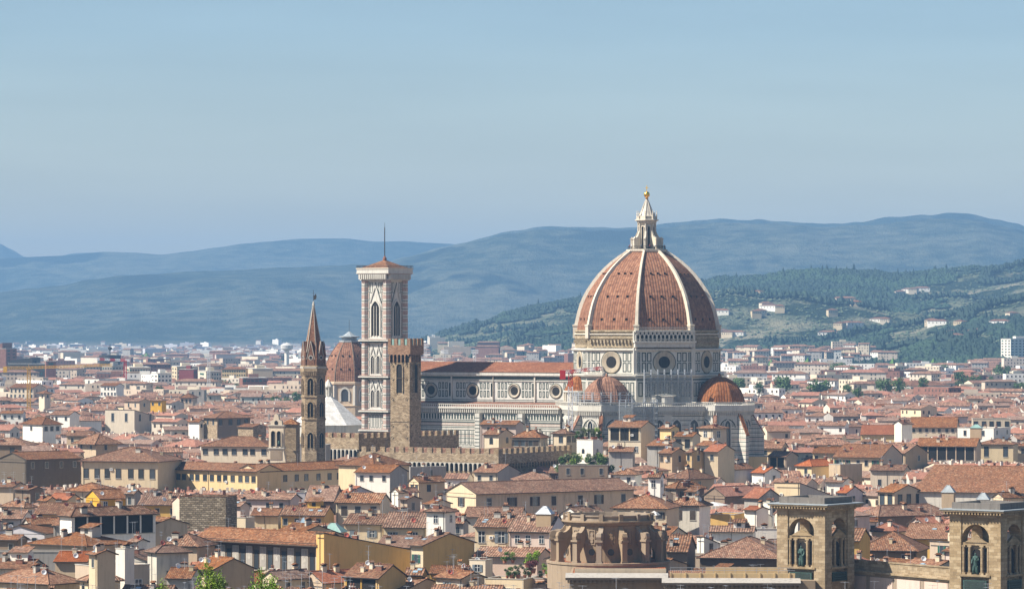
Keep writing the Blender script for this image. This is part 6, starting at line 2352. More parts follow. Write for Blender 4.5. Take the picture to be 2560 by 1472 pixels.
# framed decorated panels and tall windows of the dark palace
def palace_front():
    hd = [q for q in HOUSES if q['feat'].startswith('long dark palace')][0]
    root, L, h = hd['o'], hd['L'], hd['h']
    n = 9
    for k in range(n):
        u = -L + (k + .32) * L / n
        w = place('window', WIN['dark'], root, (u, 0, h - 6.6), 0, (1.35, 1, 4.2))
        p = MB()
        v = u + L / n * .48
        p.box(v - 1.0, v + 1.0, -.10, 0, h - 6.7, h - 1.5, 'trim')
        p.box(v - .8, v + .8, -.13, -.10, h - 6.0, h - 1.8, 'grey')
        for (a, b, c, d) in ((-.55, .55, 3.3, 3.5), (-.55, .55, 2.5, 2.7), (-.1, .1, 2.0, 5.2), (-.5, -.35, 3.5, 5.0), (.35, .5, 3.5, 5.0)):
            p.box(v + a, v + b, -.16, -.13, h - c - d * 0 - 1.2, h - c + (.16 if d < 3.6 else (d - c)) - 1.2 if d < 3.6 else h - c, 'trim')
        n_ = 10
        p.mesh([(v + .34 * math.cos(2 * math.pi * j / n_), -.15, h - 4.1 + .5 * math.sin(2 * math.pi * j / n_)) for j in range(n_)], [tuple(range(n_))], 'trim')
        p.build('decorated_panel', root)
    c = MB()
    c.box(-L - .2, .2, -.9, 0, h - 8.3, h - 7.9, 'yellow')
    c.box(-L - .1, .1, -.5, 0, h - 8.8, h - 8.3, 'pale')
    c.box(-L, 0, -.25, 0, h - 7.9, h - 6.9, 'tan')
    c.build('ledge', root)


palace_front()


# ---------------------------------------------------------------- cranes
def lattice(mb, a, b, w, n, mat, up=Vector((0, 0, 1))):
    a, b = Vector(a), Vector(b)
    d = (b - a).normalized()
    s = d.cross(up)
    if s.length < .1:
        s = Vector((1, 0, 0))
    s.normalize()
    t = d.cross(s).normalized()
    cs_ = [s * w / 2 + t * w / 2, -s * w / 2 + t * w / 2, -s * w / 2 - t * w / 2, s * w / 2 - t * w / 2]
    for c in cs_:
        mb.bar(a + c, b + c, w * .12, mat)
    for k in range(n):
        p, q = a.lerp(b, k / n), a.lerp(b, (k + 1) / n)
        for i in range(4):
            mb.bar(p + cs_[i], q + cs_[(i + 1) % 4], w * .075, mat)
            mb.bar(p + cs_[i], p + cs_[(i + 1) % 4], w * .075, mat)


def crane(px, D, z0, zt, jib, cj, w, mast_mat, head_mat, label, ztop=4.0, box=True):
    X = PX(px, D)
    root = thing('tower_crane', label, 'crane', (X, D, 0))
    m = MB()
    lattice(m, (0, 0, z0), (0, 0, zt), w, int((zt - z0) / w), mast_mat)
    m.build('mast', root)
    h = MB()
    lattice(h, (0, 0, zt), (0, 0, zt + ztop), w * .9, 3, head_mat)
    h.box(-w * .7, w * .7, -w * .7, w * .7, zt + ztop, zt + ztop + .5, head_mat)
    h.bar((0, 0, zt + ztop), (0, 0, zt + ztop + 2.6), .12, head_mat)
    h.build('slewing_head', root)
    j = MB()
    J = Vector(jib)
    L = J.length
    n = 6
    base = Vector((0, 0, zt + ztop + .8))
    for k in range(n):
        mt = head_mat if k % 2 == 0 or head_mat != 'redpaint' else 'whitepaint'
        lattice(j, base + J * (k / n), base + J * ((k + 1) / n), w * .7, max(2, int(L / n / w)), mt)
    j.build('jib', root)
    c = MB()
    Cj = Vector(cj)
    lattice(c, base, base + Cj, w * .7, 4, 'whitepaint' if head_mat == 'redpaint' else head_mat)
    e = base + Cj
    co = c.build('counter_jib', root)
    if box:
        b = MB()
        b.box(e.x - 1.0, e.x + 1.0, e.y - .8, e.y + .8, e.z - 2.6, e.z + .6, head_mat)
        b.build('counterweight', co)
    return root


crane(1426, 1398, 14, 43.6, (13.5, 26, 1.2), (-2.8, -5.5, 0), 1.5, 'whitepaint', 'redpaint', 'red and white tower crane standing against the cathedral nave', 4.4)
crane(72, 2150, 8, 38.5, (46, -3, 1.5), (-13, 1, 0), 1.7, 'yellowpaint', 'yellowpaint', 'yellow tower crane with a long jib among the roofs at the far left', 3.0, True)
crane(313, 2900, 8, 36.5, (-23, 4, 1.0), (3.5, -1, 0), 1.9, 'redpaint', 'redpaint', 'small red tower crane left of centre among distant flats', 2.5, False)


# ---------------------------------------------------------------- houses that fill the blocks between the surveyed ones
BLOCK = [(935, 1445, 1400, 1062), (1440, 1872, 1370, 1072), (800, 910, 1500, 1056), (756, 812, 1310, 1085), (970, 1056, 1360, 1078), (668, 716, 1170, 1145),
         (1375, 1668, 815, 1408), (1425, 1960, 770, 1500), (1930, 2165, 785, 1500), (2355, 2600, 760, 1500), (2110, 2390, 775, 1464)]
SOLID = [(PX(1521, 829), 829, 15), (PX(2062, 795), 798, 13), (PX(2501, 770), 773, 13), (PX(1690, 790), 795, 18), (PX(1500, 800), 800, 18), (PX(1850, 780), 785, 16),
         (PX(2200, 800), 800, 12), (PX(2300, 790), 790, 12), (CX, CY, 48), (CX - 40, CY + 25, 26), (CX - 70, CY + 45, 26), (CX - 95, CY + 60, 24),
         (PX(961, 1468), 1468, 12), (PX(821, 1535), 1535, 17), (PX(783, 1320), 1320, 8), (PX(1010, 1374), 1374, 9), (PX(873, 1850), 1850, 16), (PX(1426, 1398), 1398, 4), (PX(690, 1182), 1182, 7)]


def fill_limit(a, b, D):
    """lowest row that the top of a new house may reach so that it hides nothing surveyed"""
    y = 0
    for (pa, pb, Dp, yb) in BLOCK:
        if D < Dp and min(b, pb) - max(a, pa) > 4:
            y = max(y, yb)
    for q in HOUSES[:HAND + 2]:
        if q['D'] + .85 * max(q['L'] * math.sin(R(q['al'])), q['W'] * math.cos(R(q['al']))) > D + 3:
            ov = min(b, q['xc']) - max(a, q['xa'])
            if ov > min(.22 * (b - a), .25 * (q['xc'] - q['xa'])):
                y = max(y, q['yb'])
    return y


def clear(x, y, r):
    for (a, b, c) in SOLID:
        if (x - a) ** 2 + (y - b) ** 2 < (c + r * .8) ** 2:
            return False
    for q in HOUSES:
        dx, dy = x - q['x'], y - q['y']
        if abs(dx) > 60 or abs(dy) > 60:
            continue
        t = R(q['al'])
        u = dx * math.cos(t) - dy * math.sin(t)
        v = dx * math.sin(t) + dy * math.cos(t)
        if abs(u) < q['L'] / 2 + r * .72 and abs(v) < q['W'] / 2 + r * .72:
            return False
    return True


WCOL = ['cream', 'cream', 'pale', 'white', 'yellow', 'beige', 'dirty', 'pink', 'tan', 'ochre', 'grey', 'pale']
fr_ = random.Random(23)
n_fill = 0
D = 655.0
MAXFILL = 300 - sum(1 for q in HOUSES if q['cat'] == 'house')
while D < 1700 and n_fill < MAXFILL:
    px = -40 + fr_.uniform(0, 60)
    while px < 2600 and n_fill < MAXFILL:
        wd = fr_.uniform(9, 20)
        dp = fr_.uniform(8, 12.5)
        al = fr_.choice((0, 15, 30, 35, 50, 55, 60)) + fr_.uniform(-5, 5)
        al = max(0, al)
        wpx = wd * F / D
        a, b = px, px + wpx
        cxw, cyw = PX(px + wpx / 2, D), D + fr_.uniform(-7, 7)
        rad = math.hypot(wd, dp) / 2
        if clear(cxw, cyw, rad):
            lim = fill_limit(a, b, D - 8)
            hmax = CAMZ - (max(lim, 900) - HY) * (D) / F if lim else 30
            kind = fr_.choice('LLLRRHHHB')
            L_, W_ = (wd, dp) if fr_.random() < .6 else (dp, wd)
            span = W_ if kind == 'L' else (L_ if kind == 'R' else min(L_, W_))
            rise = .18 * span
            h = min(fr_.gauss(18.5, 1.8), hmax - rise - .4)
            if h > 6.5:
                t = R(al)
                # near corner from the centre
                X = cxw + (L_ / 2) * math.cos(t) - (W_ / 2) * math.sin(t)
                Y = cyw - (L_ / 2) * math.sin(t) - (W_ / 2) * math.cos(t)
                xb = 1280 + X * F / Y
                Xl, Yl = X - L_ * math.cos(t), Y + L_ * math.sin(t)
                Xr, Yr = X + W_ * math.sin(t), Y + W_ * math.cos(t)
                xa, xc = 1280 + Xl * F / Yl, 1280 + Xr * F / Yr
                if Y > 600:
                    ye = HY + (CAMZ - h) * F / Y
                    zr = h + rise
                    yr_ = HY + (CAMZ - zr) * F / (Y + W_ / 2)
                    nl = fr_.choice((0, 1, 2, 3)) if L_ > 6 else 1
                    nr = fr_.choice((0, 0, 1, 2)) if al > 12 else 0
                    wl = fr_.choice(WCOL)
                    kw = {}
                    if kind == 'B':
                        kw['yfar'] = HY + (CAMZ - h + W_ * .28) * F / (Y + W_)
                    house(xa, xb, xc, ye, yr_, h, al, kind, wl, fr_.choice(('tile', 'tile_big', 'tile_pale', 'tile_red', 'tile')), (nl, nr), fr_.choice('sbgyd'),
                          D=Y, Wd=W_, L=L_, yb=ye + 14, rows=2 if fr_.random() < .4 else 1, **kw)
                    n_fill += 1
        px += wpx * fr_.uniform(.55, 1.1)
    D += 9.5 + (D - 655) * .004


# ---------------------------------------------------------------- the rest of the town: one mass of small roofs
FILL_END = min(1330.0, D)


def city_mass():
    mb = MB()
    r = random.Random(31)
    cols = ['cream', 'pale', 'white', 'beige', 'dirty', 'yellow', 'pink', 'white', 'cream', 'grey']
    grid = {}

    def block(X, Y, z0, w, d, h, a, roof, wall, rise, detail):
        ca, sa = math.cos(a), math.sin(a)
        fr = lambda x, y, z: (X + x * ca - y * sa, Y + x * sa + y * ca, z0 + z)
        P = [(-w, -d), (w, -d), (w, d), (-w, d)]
        for i in range(4):
            p, q = P[i], P[(i + 1) % 4]
            mb.face([fr(p[0], p[1], -20), fr(q[0], q[1], -20), fr(q[0], q[1], h), fr(p[0], p[1], h)], wall)
        if roof == 'flat':
            mb.face([fr(*p, h - .3) for p in P], 'lead' if r.random() < .5 else 'dirty')
            if r.random() < .6:
                mb.box(-w * .3, w * .2, -d * .3, d * .3, h - .3, h + 2.2, wall, fr)
        else:
            o = .6
            ze = h + .1 - o * rise / min(w, d)
            zt = h + .1 + rise
            E = [(-w - o, -d - o), (w + o, -d - o), (w + o, d + o), (-w - o, d + o)]
            if roof == 'gx':
                A, B = (-w - .2, 0), (w + .2, 0)
                mb.face([fr(-w - .2, -d - o, ze), fr(w + .2, -d - o, ze), fr(w + .2, 0, zt), fr(-w - .2, 0, zt)], tile)
                mb.face([fr(w + .2, d + o, ze), fr(-w - .2, d + o, ze), fr(-w - .2, 0, zt), fr(w + .2, 0, zt)], tile)
                mb.face([fr(w, -d, h), fr(w, d, h), fr(w, 0, zt - .1)], wall)
                mb.face([fr(-w, d, h), fr(-w, -d, h), fr(-w, 0, zt - .1)], wall)
                mb.face([fr(-w - .2, -d - o, ze - .25), fr(w + .2, -d - o, ze - .25), fr(w + .2, -d - o, ze), fr(-w - .2, -d - o, ze)], 'darktrim')
            else:
                m_ = min(w, d)
                if w >= d:
                    A, B = (-w + d, 0), (w - d, 0)
                    mb.face([fr(*E[0], ze), fr(*E[1], ze), fr(*B, zt), fr(*A, zt)], tile)
                    mb.face([fr(*E[2], ze), fr(*E[3], ze), fr(*A, zt), fr(*B, zt)], tile)
                    mb.face([fr(*E[1], ze), fr(*E[2], ze), fr(*B, zt)], tile)
                    mb.face([fr(*E[3], ze), fr(*E[0], ze), fr(*A, zt)], tile)
                else:
                    A, B = (0, -d + w), (0, d - w)
                    mb.face([fr(*E[1], ze), fr(*E[2], ze), fr(*B, zt), fr(*A, zt)], tile)
                    mb.face([fr(*E[3], ze), fr(*E[0], ze), fr(*A, zt), fr(*B, zt)], tile)
                    mb.face([fr(*E[0], ze), fr(*E[1], ze), fr(*A, zt)], tile)
                    mb.face([fr(*E[2], ze), fr(*E[3], ze), fr(*B, zt)], tile)
                mb.face([fr(*E[0], ze - .25), fr(*E[1], ze - .25), fr(*E[1], ze), fr(*E[0], ze)], 'darktrim')
                mb.face([fr(*E[1], ze - .25), fr(*E[2], ze - .25), fr(*E[2], ze), fr(*E[1], ze)], 'darktrim')
            if detail > 1:
                for _ in range(r.choice((0, 1, 2, 3))):
                    u, v = r.uniform(-.8, .8) * w, r.uniform(-.5, .5) * d
                    mb.box(u - .4, u + .4, v - .3, v + .3, h, zt + r.uniform(.3, 1.3), r.choice(('pale', 'dirty', 'brick')), fr)
                if r.random() < .14:
                    u = r.uniform(-.8, .8) * w
                    p = fr(u, -d * .3, zt + .3)
                    n_ = 8
                    q = r.uniform(.35, .6)
                    mb.mesh([(p[0] + q * math.cos(2 * math.pi * k / n_), p[1] - .2 * math.sin(2 * math.pi * k / n_), p[2] + q * math.sin(2 * math.pi * k / n_)) for k in range(n_)], [tuple(range(n_))], 'dish')
        if detail:
            for (face, ln) in ((0, w), (1, d)):
                storeys = 1 if detail > 1 and h < 22 else max(1, int((h - 4) / 3.4))
                n_ = int(ln * 2 / 3.2)
                for s_ in range(min(storeys, 9)):
                    z1 = h - 1.2 - s_ * 3.3
                    if r.random() < .2 and storeys < 3:
                        continue
                    for k in range(n_):
                        if r.random() < .25:
                            continue
                        u = -ln + (k + .5) * 2 * ln / n_
                        if face == 0:
                            mb.face([fr(u - .55, -d - .05, z1 - 1.6), fr(u + .55, -d - .05, z1 - 1.6), fr(u + .55, -d - .05, z1), fr(u - .55, -d - .05, z1)], 'shutter')
                        else:
                            mb.face([fr(w + .05, u - .5, z1 - 1.6), fr(w + .05, u + .5, z1 - 1.6), fr(w + .05, u + .5, z1), fr(w + .05, u - .5, z1)], 'shutter')

    D = FILL_END
    while D < 10800:
        near = D < 2600
        sp = 10.5 if D < 1400 else 14.5 if near else (22 if D < 4200 else 34 + (D - 4200) * .004)
        px = -80 + r.uniform(0, 80)
        dens = 1.0 if D < 3500 else (.85 if D < 5500 else .55)
        while px < 2680:
            w = r.uniform(3.2, 6.5) if D < 1400 else r.uniform(4, 9.5) if near else r.uniform(5.5, 13)
            d = r.uniform(3.6, 6.2)
            X, Y = PX(px, D), D + r.uniform(-.4, .4) * sp
            px += (2 * w + r.uniform(-2, 5 if near else 14)) * F / D * (1 if D < 5000 else 1.5)
            if r.random() > dens:
                continue
            if D > 8300 and ground(X, Y) > 8 + 150 * max(0, noise.noise(Vector((X / 260, Y / 300, 6))) - .18):
                continue
            if D > 4600 and px > 1000 and ground(X, Y) > 24 + 10 * noise.noise(Vector((X / 300, Y / 300, 3))):
                continue
            if near and not clear(X, Y, max(w, d) * 1.05):
                continue
            if noise.noise(Vector((X / 190, Y / 260, 1))) > .36 and D > 2300:
                continue                     # gardens and squares, trees grow there
            z0 = ground(X, Y)
            h = r.gauss(16.5, 2.6) if near else r.gauss(14.5, 2.8)
            roof = r.choice(('gx', 'hip', 'hip', 'gx', 'gx'))
            a = r.choice((-.55, -.3, 0, .15, -.9, .4)) + r.uniform(-.12, .12)
            wall = r.choice(cols)
            tall = D > 2500 and r.random() < (.10 if D < 6000 else .16)
            if tall:
                h = r.uniform(19, 27) if D < 4500 else r.uniform(15, 26)
                w = r.uniform(9, 20)
                roof = 'flat' if r.random() < .7 else 'hip'
                wall = r.choice(('white', 'white', 'pale', 'cream', 'beige', 'tan', 'brick'))
            if D > 6500:
                h *= .75
                if r.random() < .45:
                    roof = 'flat'
                    w *= 1.6
                    wall = r.choice(('white', 'white', 'lilac', 'grey'))
            if near:
                apx = 1280 + X * F / Y
                wp = w * F / Y
                lim = 0
                for (pa, pb, Dp, yb) in BLOCK:
                    if Y < Dp and min(apx + wp, pb) - max(apx - wp, pa) > 4:
                        lim = max(lim, yb)
                for q in HOUSES[:HAND + 2]:
                    if q['D'] + .85 * max(q['L'] * math.sin(R(q['al'])), q['W'] * math.cos(R(q['al']))) > Y and min(apx + wp, q['xc']) - max(apx - wp, q['xa']) > .3 * wp:
                        lim = max(lim, q['yb'])
                if lim:
                    h = min(h, CAMZ - (lim - HY) * Y / F - 4.0)
                if h < 6:
                    continue
            tile = r.choice(('tile_far', 'tile_far', 'tile', 'tile_red', 'tile_pale')) if D < 4200 else 'tile_far'
            block(X, Y, z0, w, d, h, a, roof, wall, r.uniform(.28, .4) * min(w, d), 2 if D < 2700 else (1 if D < 5200 else 0))
        D += sp * (1.0 if D < 5000 else 1.35)
    o = mb.build('distant_town')
    tag(o, 'hazy mass of distant red-roofed town houses spreading to the hills', kind='stuff')


city_mass()


# ---------------------------------------------------------------- larger buildings that stand out of the far town
APTS = [
    # tile, left, corner, right, top row, height, turn, walls, storeys shown, columns, flat?, label
    ('T10', 2345, 2425, 2640, 88, 50, 30, 'white', 11, (3, 7), 'tall white apartment tower with green blinds at the right edge'),
    ('T10', 1660, 1690, 1875, 235, 27, 10, 'lilac', 6, (1, 5), 'grey concrete slab block with a dark recessed stair front'),
    ('T10', 1080, 1205, 1312, 225, 27, 35, 'tan', 5, (4, 3), 'tan banded office block beside a dark brown one'),
    ('T10', 1310, 1540, 1560, 212, 28, 8, 'white', 5, (12, 1), 'long white apartment block with rows of dark balconies'),
    ('T10', 1915, 2005, 2020, 250, 25, 10, 'white', 5, (5, 0), 'white apartment block with scattered small windows'),
    ('T10', 2085, 2270, 2345, 240, 26, 12, 'white', 5, (9, 3), 'wide white apartment block under a thin red roof'),
    ('T10', 800, 900, 925, 250, 24, 15, 'white', 4, (6, 1), 'small white flats beside dark cypress trees'),
    ('T10', 1430, 1490, 1600, 310, 24, 15, 'pale', 4, (3, 5), 'pale cubic block with even window rows'),
    ('T10', 70, 170, 440, 215, 27, 15, 'grey', 4, (3, 9), 'long grey slab block just right of the great dome'),
    ('T10', 410, 485, 600, 225, 25, 40, 'pale', 3, (0, 3), 'pale gabled block with blank end wall beyond the dome'),
    ('T10', 1310, 1400, 1520, 142, 20, 20, 'pale', 2, (4, 4), 'pale villa block with red roof at the foot of the hill'),
    ('T10', 870, 905, 1108, 525, 22, 10, 'dirty', 2, (2, 7), 'grey-green palace with two rows of tall windows'),
    ('T10', 1915, 1935, 2120, 485, 22, 5, 'dirty', 3, (0, 8), 'blue-grey palace with three rows of green-shuttered windows'),
    ('T10', 1435, 1610, 1935, 468, 22, 35, 'white', 2, (5, 9), 'white house with a long stepped roof and deep balconies'),
    ('T10', 1285, 1310, 1590, 628, 21, 10, 'pink', 1, (1, 4), 'pinkish villa with a row of arched windows'),
    ('T10', 930, 1350, 1360, 440, 21, 3, 'dirty', 1, (16, 0), 'very long low grey palace under one red roof'),
    ('T10', 215, 432, 440, 530, 20, 3, 'lead', 1, (0, 0), 'pale blue glass shed right beside the small east dome'),
    ('T10', 2290, 2560, 2580, 345, 22, 5, 'cream', 1, (5, 0), 'broad cream hall with a dark tiled roof near the right edge'),
    ('T1', -60, 60, 165, 205, 42, 20, 'brick', 6, (0, 2), 'dark angular law court tower at the left edge'),
    ('T1', 80, 445, 530, 355, 30, 8, 'iron', 5, (16, 2), 'long dark glass block beside the angular tower'),
    ('T1', 445, 455, 530, 330, 33, 10, 'brick', 1, (0, 1), 'short dark brick slab closing the long glass block'),
    ('T1', 1240, 1280, 1490, 392, 30, 8, 'pale', 6, (1, 8), 'cream slab of flats with dark balcony bands'),
    ('T1', 1010, 1110, 1235, 375, 30, 12, 'dirty', 4, (4, 4), 'grey flats under a dark flat top'),
    ('T1', 1770, 1915, 1958, 410, 30, 8, 'redbrick', 1, (0, 2), 'windowless dark red block standing among pale flats'),
    ('T1', 1958, 2040, 2190, 430, 29, 12, 'pale', 6, (1, 6), 'tall pale flats with three small windows on the end wall'),
    ('T1', 1700, 1750, 1960, 382, 29, 10, 'cream', 4, (2, 5), 'cream flats rising behind the dark red block'),
    ('T1', 1495, 1560, 1700, 450, 27, 15, 'white', 3, (2, 4), 'low white flats with roof terraces'),
    ('T1', 1500, 1540, 2045, 335, 22, 4, 'lilac', 1, (0, 0), 'long low shed with dark red roof edge on the plain'),
    ('T1', 2195, 2430, 2440, 405, 26, 6, 'yellow', 3, (10, 0), 'yellow flats with green shutters below a red roof'),
    ('T1', 2370, 2400, 2640, 495, 24, 8, 'brick', 6, (0, 6), 'brown brick flats banded with balconies'),
    ('T1', 2435, 2500, 2700, 405, 26, 8, 'pale', 2, (0, 0), 'blank pale slab above the brown brick flats'),
    ('T1', 2025, 2375, 2380, 662, 17, 3, 'white', 0, (0, 0), 'bright white low hall with zigzag roof edge below the trees'),
    ('T1', 2220, 2290, 2292, 615, 21, 3, 'white', 0, (0, 0), 'plain white drum rising from the zigzag hall'),
    ('T5', 480, 500, 1060, -150, 31, 6, 'brick', 4, (0, 0), 'dark red railway block beyond the nave roof'),
]
M['redbrick'] = mat_plain('dark_red_render', (0.24, 0.06, 0.06))
FLATS = []
for (t, xa, xb, xc, yt, h, al, wall, st, (nl, nr), lab) in APTS:
    ox, oy, s_ = TILES[t]
    y = oy + yt / s_
    if t == 'T5':
        xa, xb, xc, y = 1410, 1420, 1437, 884
    D = DH(y, h)
    X = PX(ox + xb / s_, D) if t != 'T5' else PX(xb, D)
    A = ox + xa / s_ if t != 'T5' else xa
    B = ox + xb / s_ if t != 'T5' else xb
    C = ox + xc / s_ if t != 'T5' else xc
    _, L, Wd = solve(A, B, C, D, al)
    if C - B > (B - A) * 1.4 and al < 45:            # long side is the right one: turn it
        al = 90 - al
        _, L, Wd = solve(A, B, C, D, al)
    L = max(4, min(L, 160))
    Wd = Wd or 13
    Wd = max(9, min(Wd, 160))
    z0 = 0.0
    root = thing('apartment_block', lab, 'apartment block', (X, D, z0), R(-al))
    w = MB()
    w.box(-L, 0, 0, Wd, -5, h, wall)
    w.build('wall', root)
    rf = MB()
    tiled = wall in ('yellow', 'cream', 'pink', 'dirty', 'pale') and 'flat' not in lab and 'cubic' not in lab or 'red roof' in lab or 'stepped' in lab
    if tiled:
        m_ = min(L, Wd) / 2
        o = .8
        e = [(-L - o, -o), (o, -o), (o, Wd + o), (-L - o, Wd + o)]
        zt = h + m_ * .32
        if L >= Wd:
            a, b = (-L + m_, m_), (-m_, m_)
        else:
            a, b = (-m_ * 1.0, m_), (-m_, Wd - m_)
        if L >= Wd:
            for P in ([e[0] + (h,), e[1] + (h,), b + (zt,), a + (zt,)], [e[1] + (h,), e[2] + (h,), b + (zt,)], [e[3] + (h,), e[0] + (h,), a + (zt,)], [e[2] + (h,), e[3] + (h,), a + (zt,), b + (zt,)]):
                rf.face(P, 'tile_far')
        else:
            for P in ([e[1] + (h,), e[2] + (h,), b + (zt,), a + (zt,)], [e[0] + (h,), e[1] + (h,), a + (zt,)], [e[2] + (h,), e[3] + (h,), b + (zt,)], [e[3] + (h,), e[0] + (h,), a + (zt,), b + (zt,)]):
                rf.face(P, 'tile_far')
        rf.face([(p[0], p[1], h - .1) for p in reversed(e)], 'darktrim')
    elif 'zigzag' in lab:
        n_ = 16
        for k in range(n_):
            a = -L + k * L / n_
            rf.extrude([(a, h), (a + L / n_, h), (a + L / n_ / 2, h + 2)], 0, Wd, 'whiteroof')
    else:
        rf.box(-L - .2, .2, -.2, Wd + .2, h, h + .5, 'trim')
        rf.box(-L * .6, -L * .3, Wd * .3, Wd * .7, h + .5, h + 3.2, wall)
        if 'angular' in lab:
            rf.extrude([(-L, h + .5), (-L * .35, h + .5), (-L * .35, h + 6), (-L, h + 3)], 1, Wd - 1, wall)
        if 'dark red roof edge' in lab:
            rf.box(-L - .4, .4, -.4, Wd + .4, h + .5, h + 2.0, 'redbrick')
    rf.build('roof', root)
    if st:
        sh_ = min(3.3, (h - 3) / max(1, st))
        fin = min(1.0, 1)
        for (face, n_, ln) in (('L', nl, L), ('R', nr, Wd)):
            if not n_:
                continue
            band = 'band' in lab or 'balcon' in lab
            for j in range(st):
                g = MB()
                z1 = h - 1.4 - j * sh_
                for k in range(n_):
                    u = (k + .5) * ln / n_
                    hwid = ln / n_ * (.38 if band else .24)
                    if face == 'L':
                        g.box(-ln + u - hwid, -ln + u + hwid, -.12, .02, z1 - 1.5, z1, 'shutter' if (k + j) % 4 else 'shutter_green')
                    else:
                        g.box(-.02, .12, u - hwid, u + hwid, z1 - 1.5, z1, 'shutter' if (k + j) % 4 else 'shutter_green')
                if band:
                    if face == 'L':
                        g.box(-ln, 0, -1.1, -.13, z1 - 2.0, z1 - 1.7, wall)
                    else:
                        g.box(.13, 1.1, 0, ln, z1 - 2.0, z1 - 1.7, wall)
                g.build('window_row', root)
    FLATS.append(root)

# water tower, round black roof pavilion, stadium light masts
def lathe_thing(name, label, cat, px, D, parts, z0=0):
    root = thing(name, label, cat, (PX(px, D), D, z0))
    for (pn, prof, n, mt) in parts:
        m = MB()
        m.lathe(prof, n, mt)
        m.build(pn, root)
    return root


lathe_thing('water_tower', 'white mushroom-shaped water tower on the plain left of the spire', 'water tower', 717, 5200,
            [('shaft', [(3.2, 0), (3.0, 29), (3.2, 33)], 12, 'white'), ('tank', [(3.2, 32.6), (8, 35), (8.3, 39.5), (5, 42), (.5, 43), (.1, 45)], 18, 'whiteroof')])
lathe_thing('water_tower', 'small white water tower rising from roofs at the foot of the right hills', 'water tower', 1997, 5000,
            [('shaft', [(1.6, 0), (1.6, 31)], 10, 'white'), ('tank', [(1.6, 31), (4.8, 33), (4.8, 36.5), (.3, 38)], 14, 'whiteroof')])
lathe_thing('round_pavilion', 'dark round rooftop building carrying a cluster of aerials', 'tower', 275, 3900,
            [('wall', [(8, 0), (10.2, 24), (10.9, 32.6), (10.9, 36.2), (9, 36.4), (.1, 36.6)], 20, 'iron'), ('aerial', [(.5, 36), (.5, 41), (1.9, 42), (2.3, 44), (.4, 44.3), (.3, 47)], 7, 'iron')])
for (px, D, h, lab) in ((1018 + 45, 3300, 47, 'white lattice mast just right of the battlemented stone tower'), (1112, 3300, 42, 'white lattice mast above the middle of the nave roof'), (1187, 3300, 42, 'white lattice mast above the right half of the nave roof'), (522, 2900, 41, 'thin grey lattice mast beside the white zigzag hall')):
    root = thing('light_mast', lab, 'mast', (PX(px, D), D, 0))
    m = MB()
    lattice(m, (0, 0, 0), (0, 0, h), 1.8, 14, 'frame')
    m.build('pole', root)
    m = MB()
    for k in range(3):
        m.box(-3, 3, -.4, .4, h + k * 1.2, h + .8 + k * 1.2, 'frame')
    m.build('lamp_rack', root)


# ---------------------------------------------------------------- trees
def mat_leaf(name, a, b_):
    m, nt, b = new_mat(name, 0.8)
    g = N(nt)
    n = g.noise(g.geo(), .45, 4, .7)
    g.l(rnd_tint(g, g.ramp(n, [(.3, a), (.7, b_)]), .15, .05), b.inputs['Base Color'])
    return m


M['leaf'] = mat_leaf('broad_leaves', (0.045, 0.095, 0.022), (0.11, 0.18, 0.05))
M['leaf_dark'] = mat_leaf('dark_needles', (0.018, 0.04, 0.018), (0.045, 0.08, 0.032))
M['leaf_light'] = mat_leaf('young_yellow_leaves', (0.10, 0.19, 0.025), (0.26, 0.36, 0.06))
M['leaf_grey'] = mat_leaf('grey_green_leaves', (0.10, 0.12, 0.06), (0.20, 0.22, 0.12))
M['leaf_purple'] = mat_leaf('purple_leaves', (0.08, 0.02, 0.025), (0.16, 0.05, 0.05))
M['hill_wood'] = mat_leaf('hill_wood_leaves', (0.013, 0.028, 0.016), (0.035, 0.058, 0.028))
M['hill_pine'] = mat_leaf('hill_pine_needles', (0.008, 0.018, 0.012), (0.02, 0.035, 0.02))
M['hill_olive'] = mat_leaf('olive_tree_leaves', (0.05, 0.068, 0.04), (0.10, 0.118, 0.07))
M['bark'] = mat_plain('tree_bark', (0.07, 0.05, 0.035), 0.9)
M['pot'] = mat_plain('clay_pot', (0.36, 0.15, 0.09), 0.8)


def crown_data(seed, n, leaf, rx, rz, size, clumps=9, mat='leaf', z0=0.0, elong=1.0):
    """leaf-sized faces gathered in uneven clumps"""
    r = random.Random(seed)
    mb = MB()
    C = []
    for _ in range(clumps):
        t, s_ = r.uniform(0, 2 * math.pi), r.uniform(0, 1) ** .5
        zz = r.uniform(-.75, .8)
        k = math.sqrt(max(.05, 1 - zz * zz))
        C.append((rx * s_ * k * math.cos(t) * .75, rx * s_ * k * math.sin(t) * .75, rz * zz, r.uniform(.32, .55) * rx))
    for i in range(n):
        c = C[r.randrange(len(C))]
        t, u = r.uniform(0, 2 * math.pi), r.uniform(-1, 1)
        q = c[3] * r.uniform(.55, 1.05)
        k = math.sqrt(1 - u * u)
        p = Vector((c[0] + q * k * math.cos(t), c[1] + q * k * math.sin(t), z0 + c[2] + q * u * .85))
        a = Vector((r.gauss(0, 1), r.gauss(0, 1), r.gauss(0, 1))).normalized() * size * r.uniform(.6, 1.3)
        b = a.cross(Vector((r.gauss(0, 1), r.gauss(0, 1), r.gauss(0, 1)))).normalized() * size * r.uniform(.4, .8) / elong
        a *= elong
        mb.face([p - a, p + b, p + a, p - b], mat)
    return mb.data('crown')


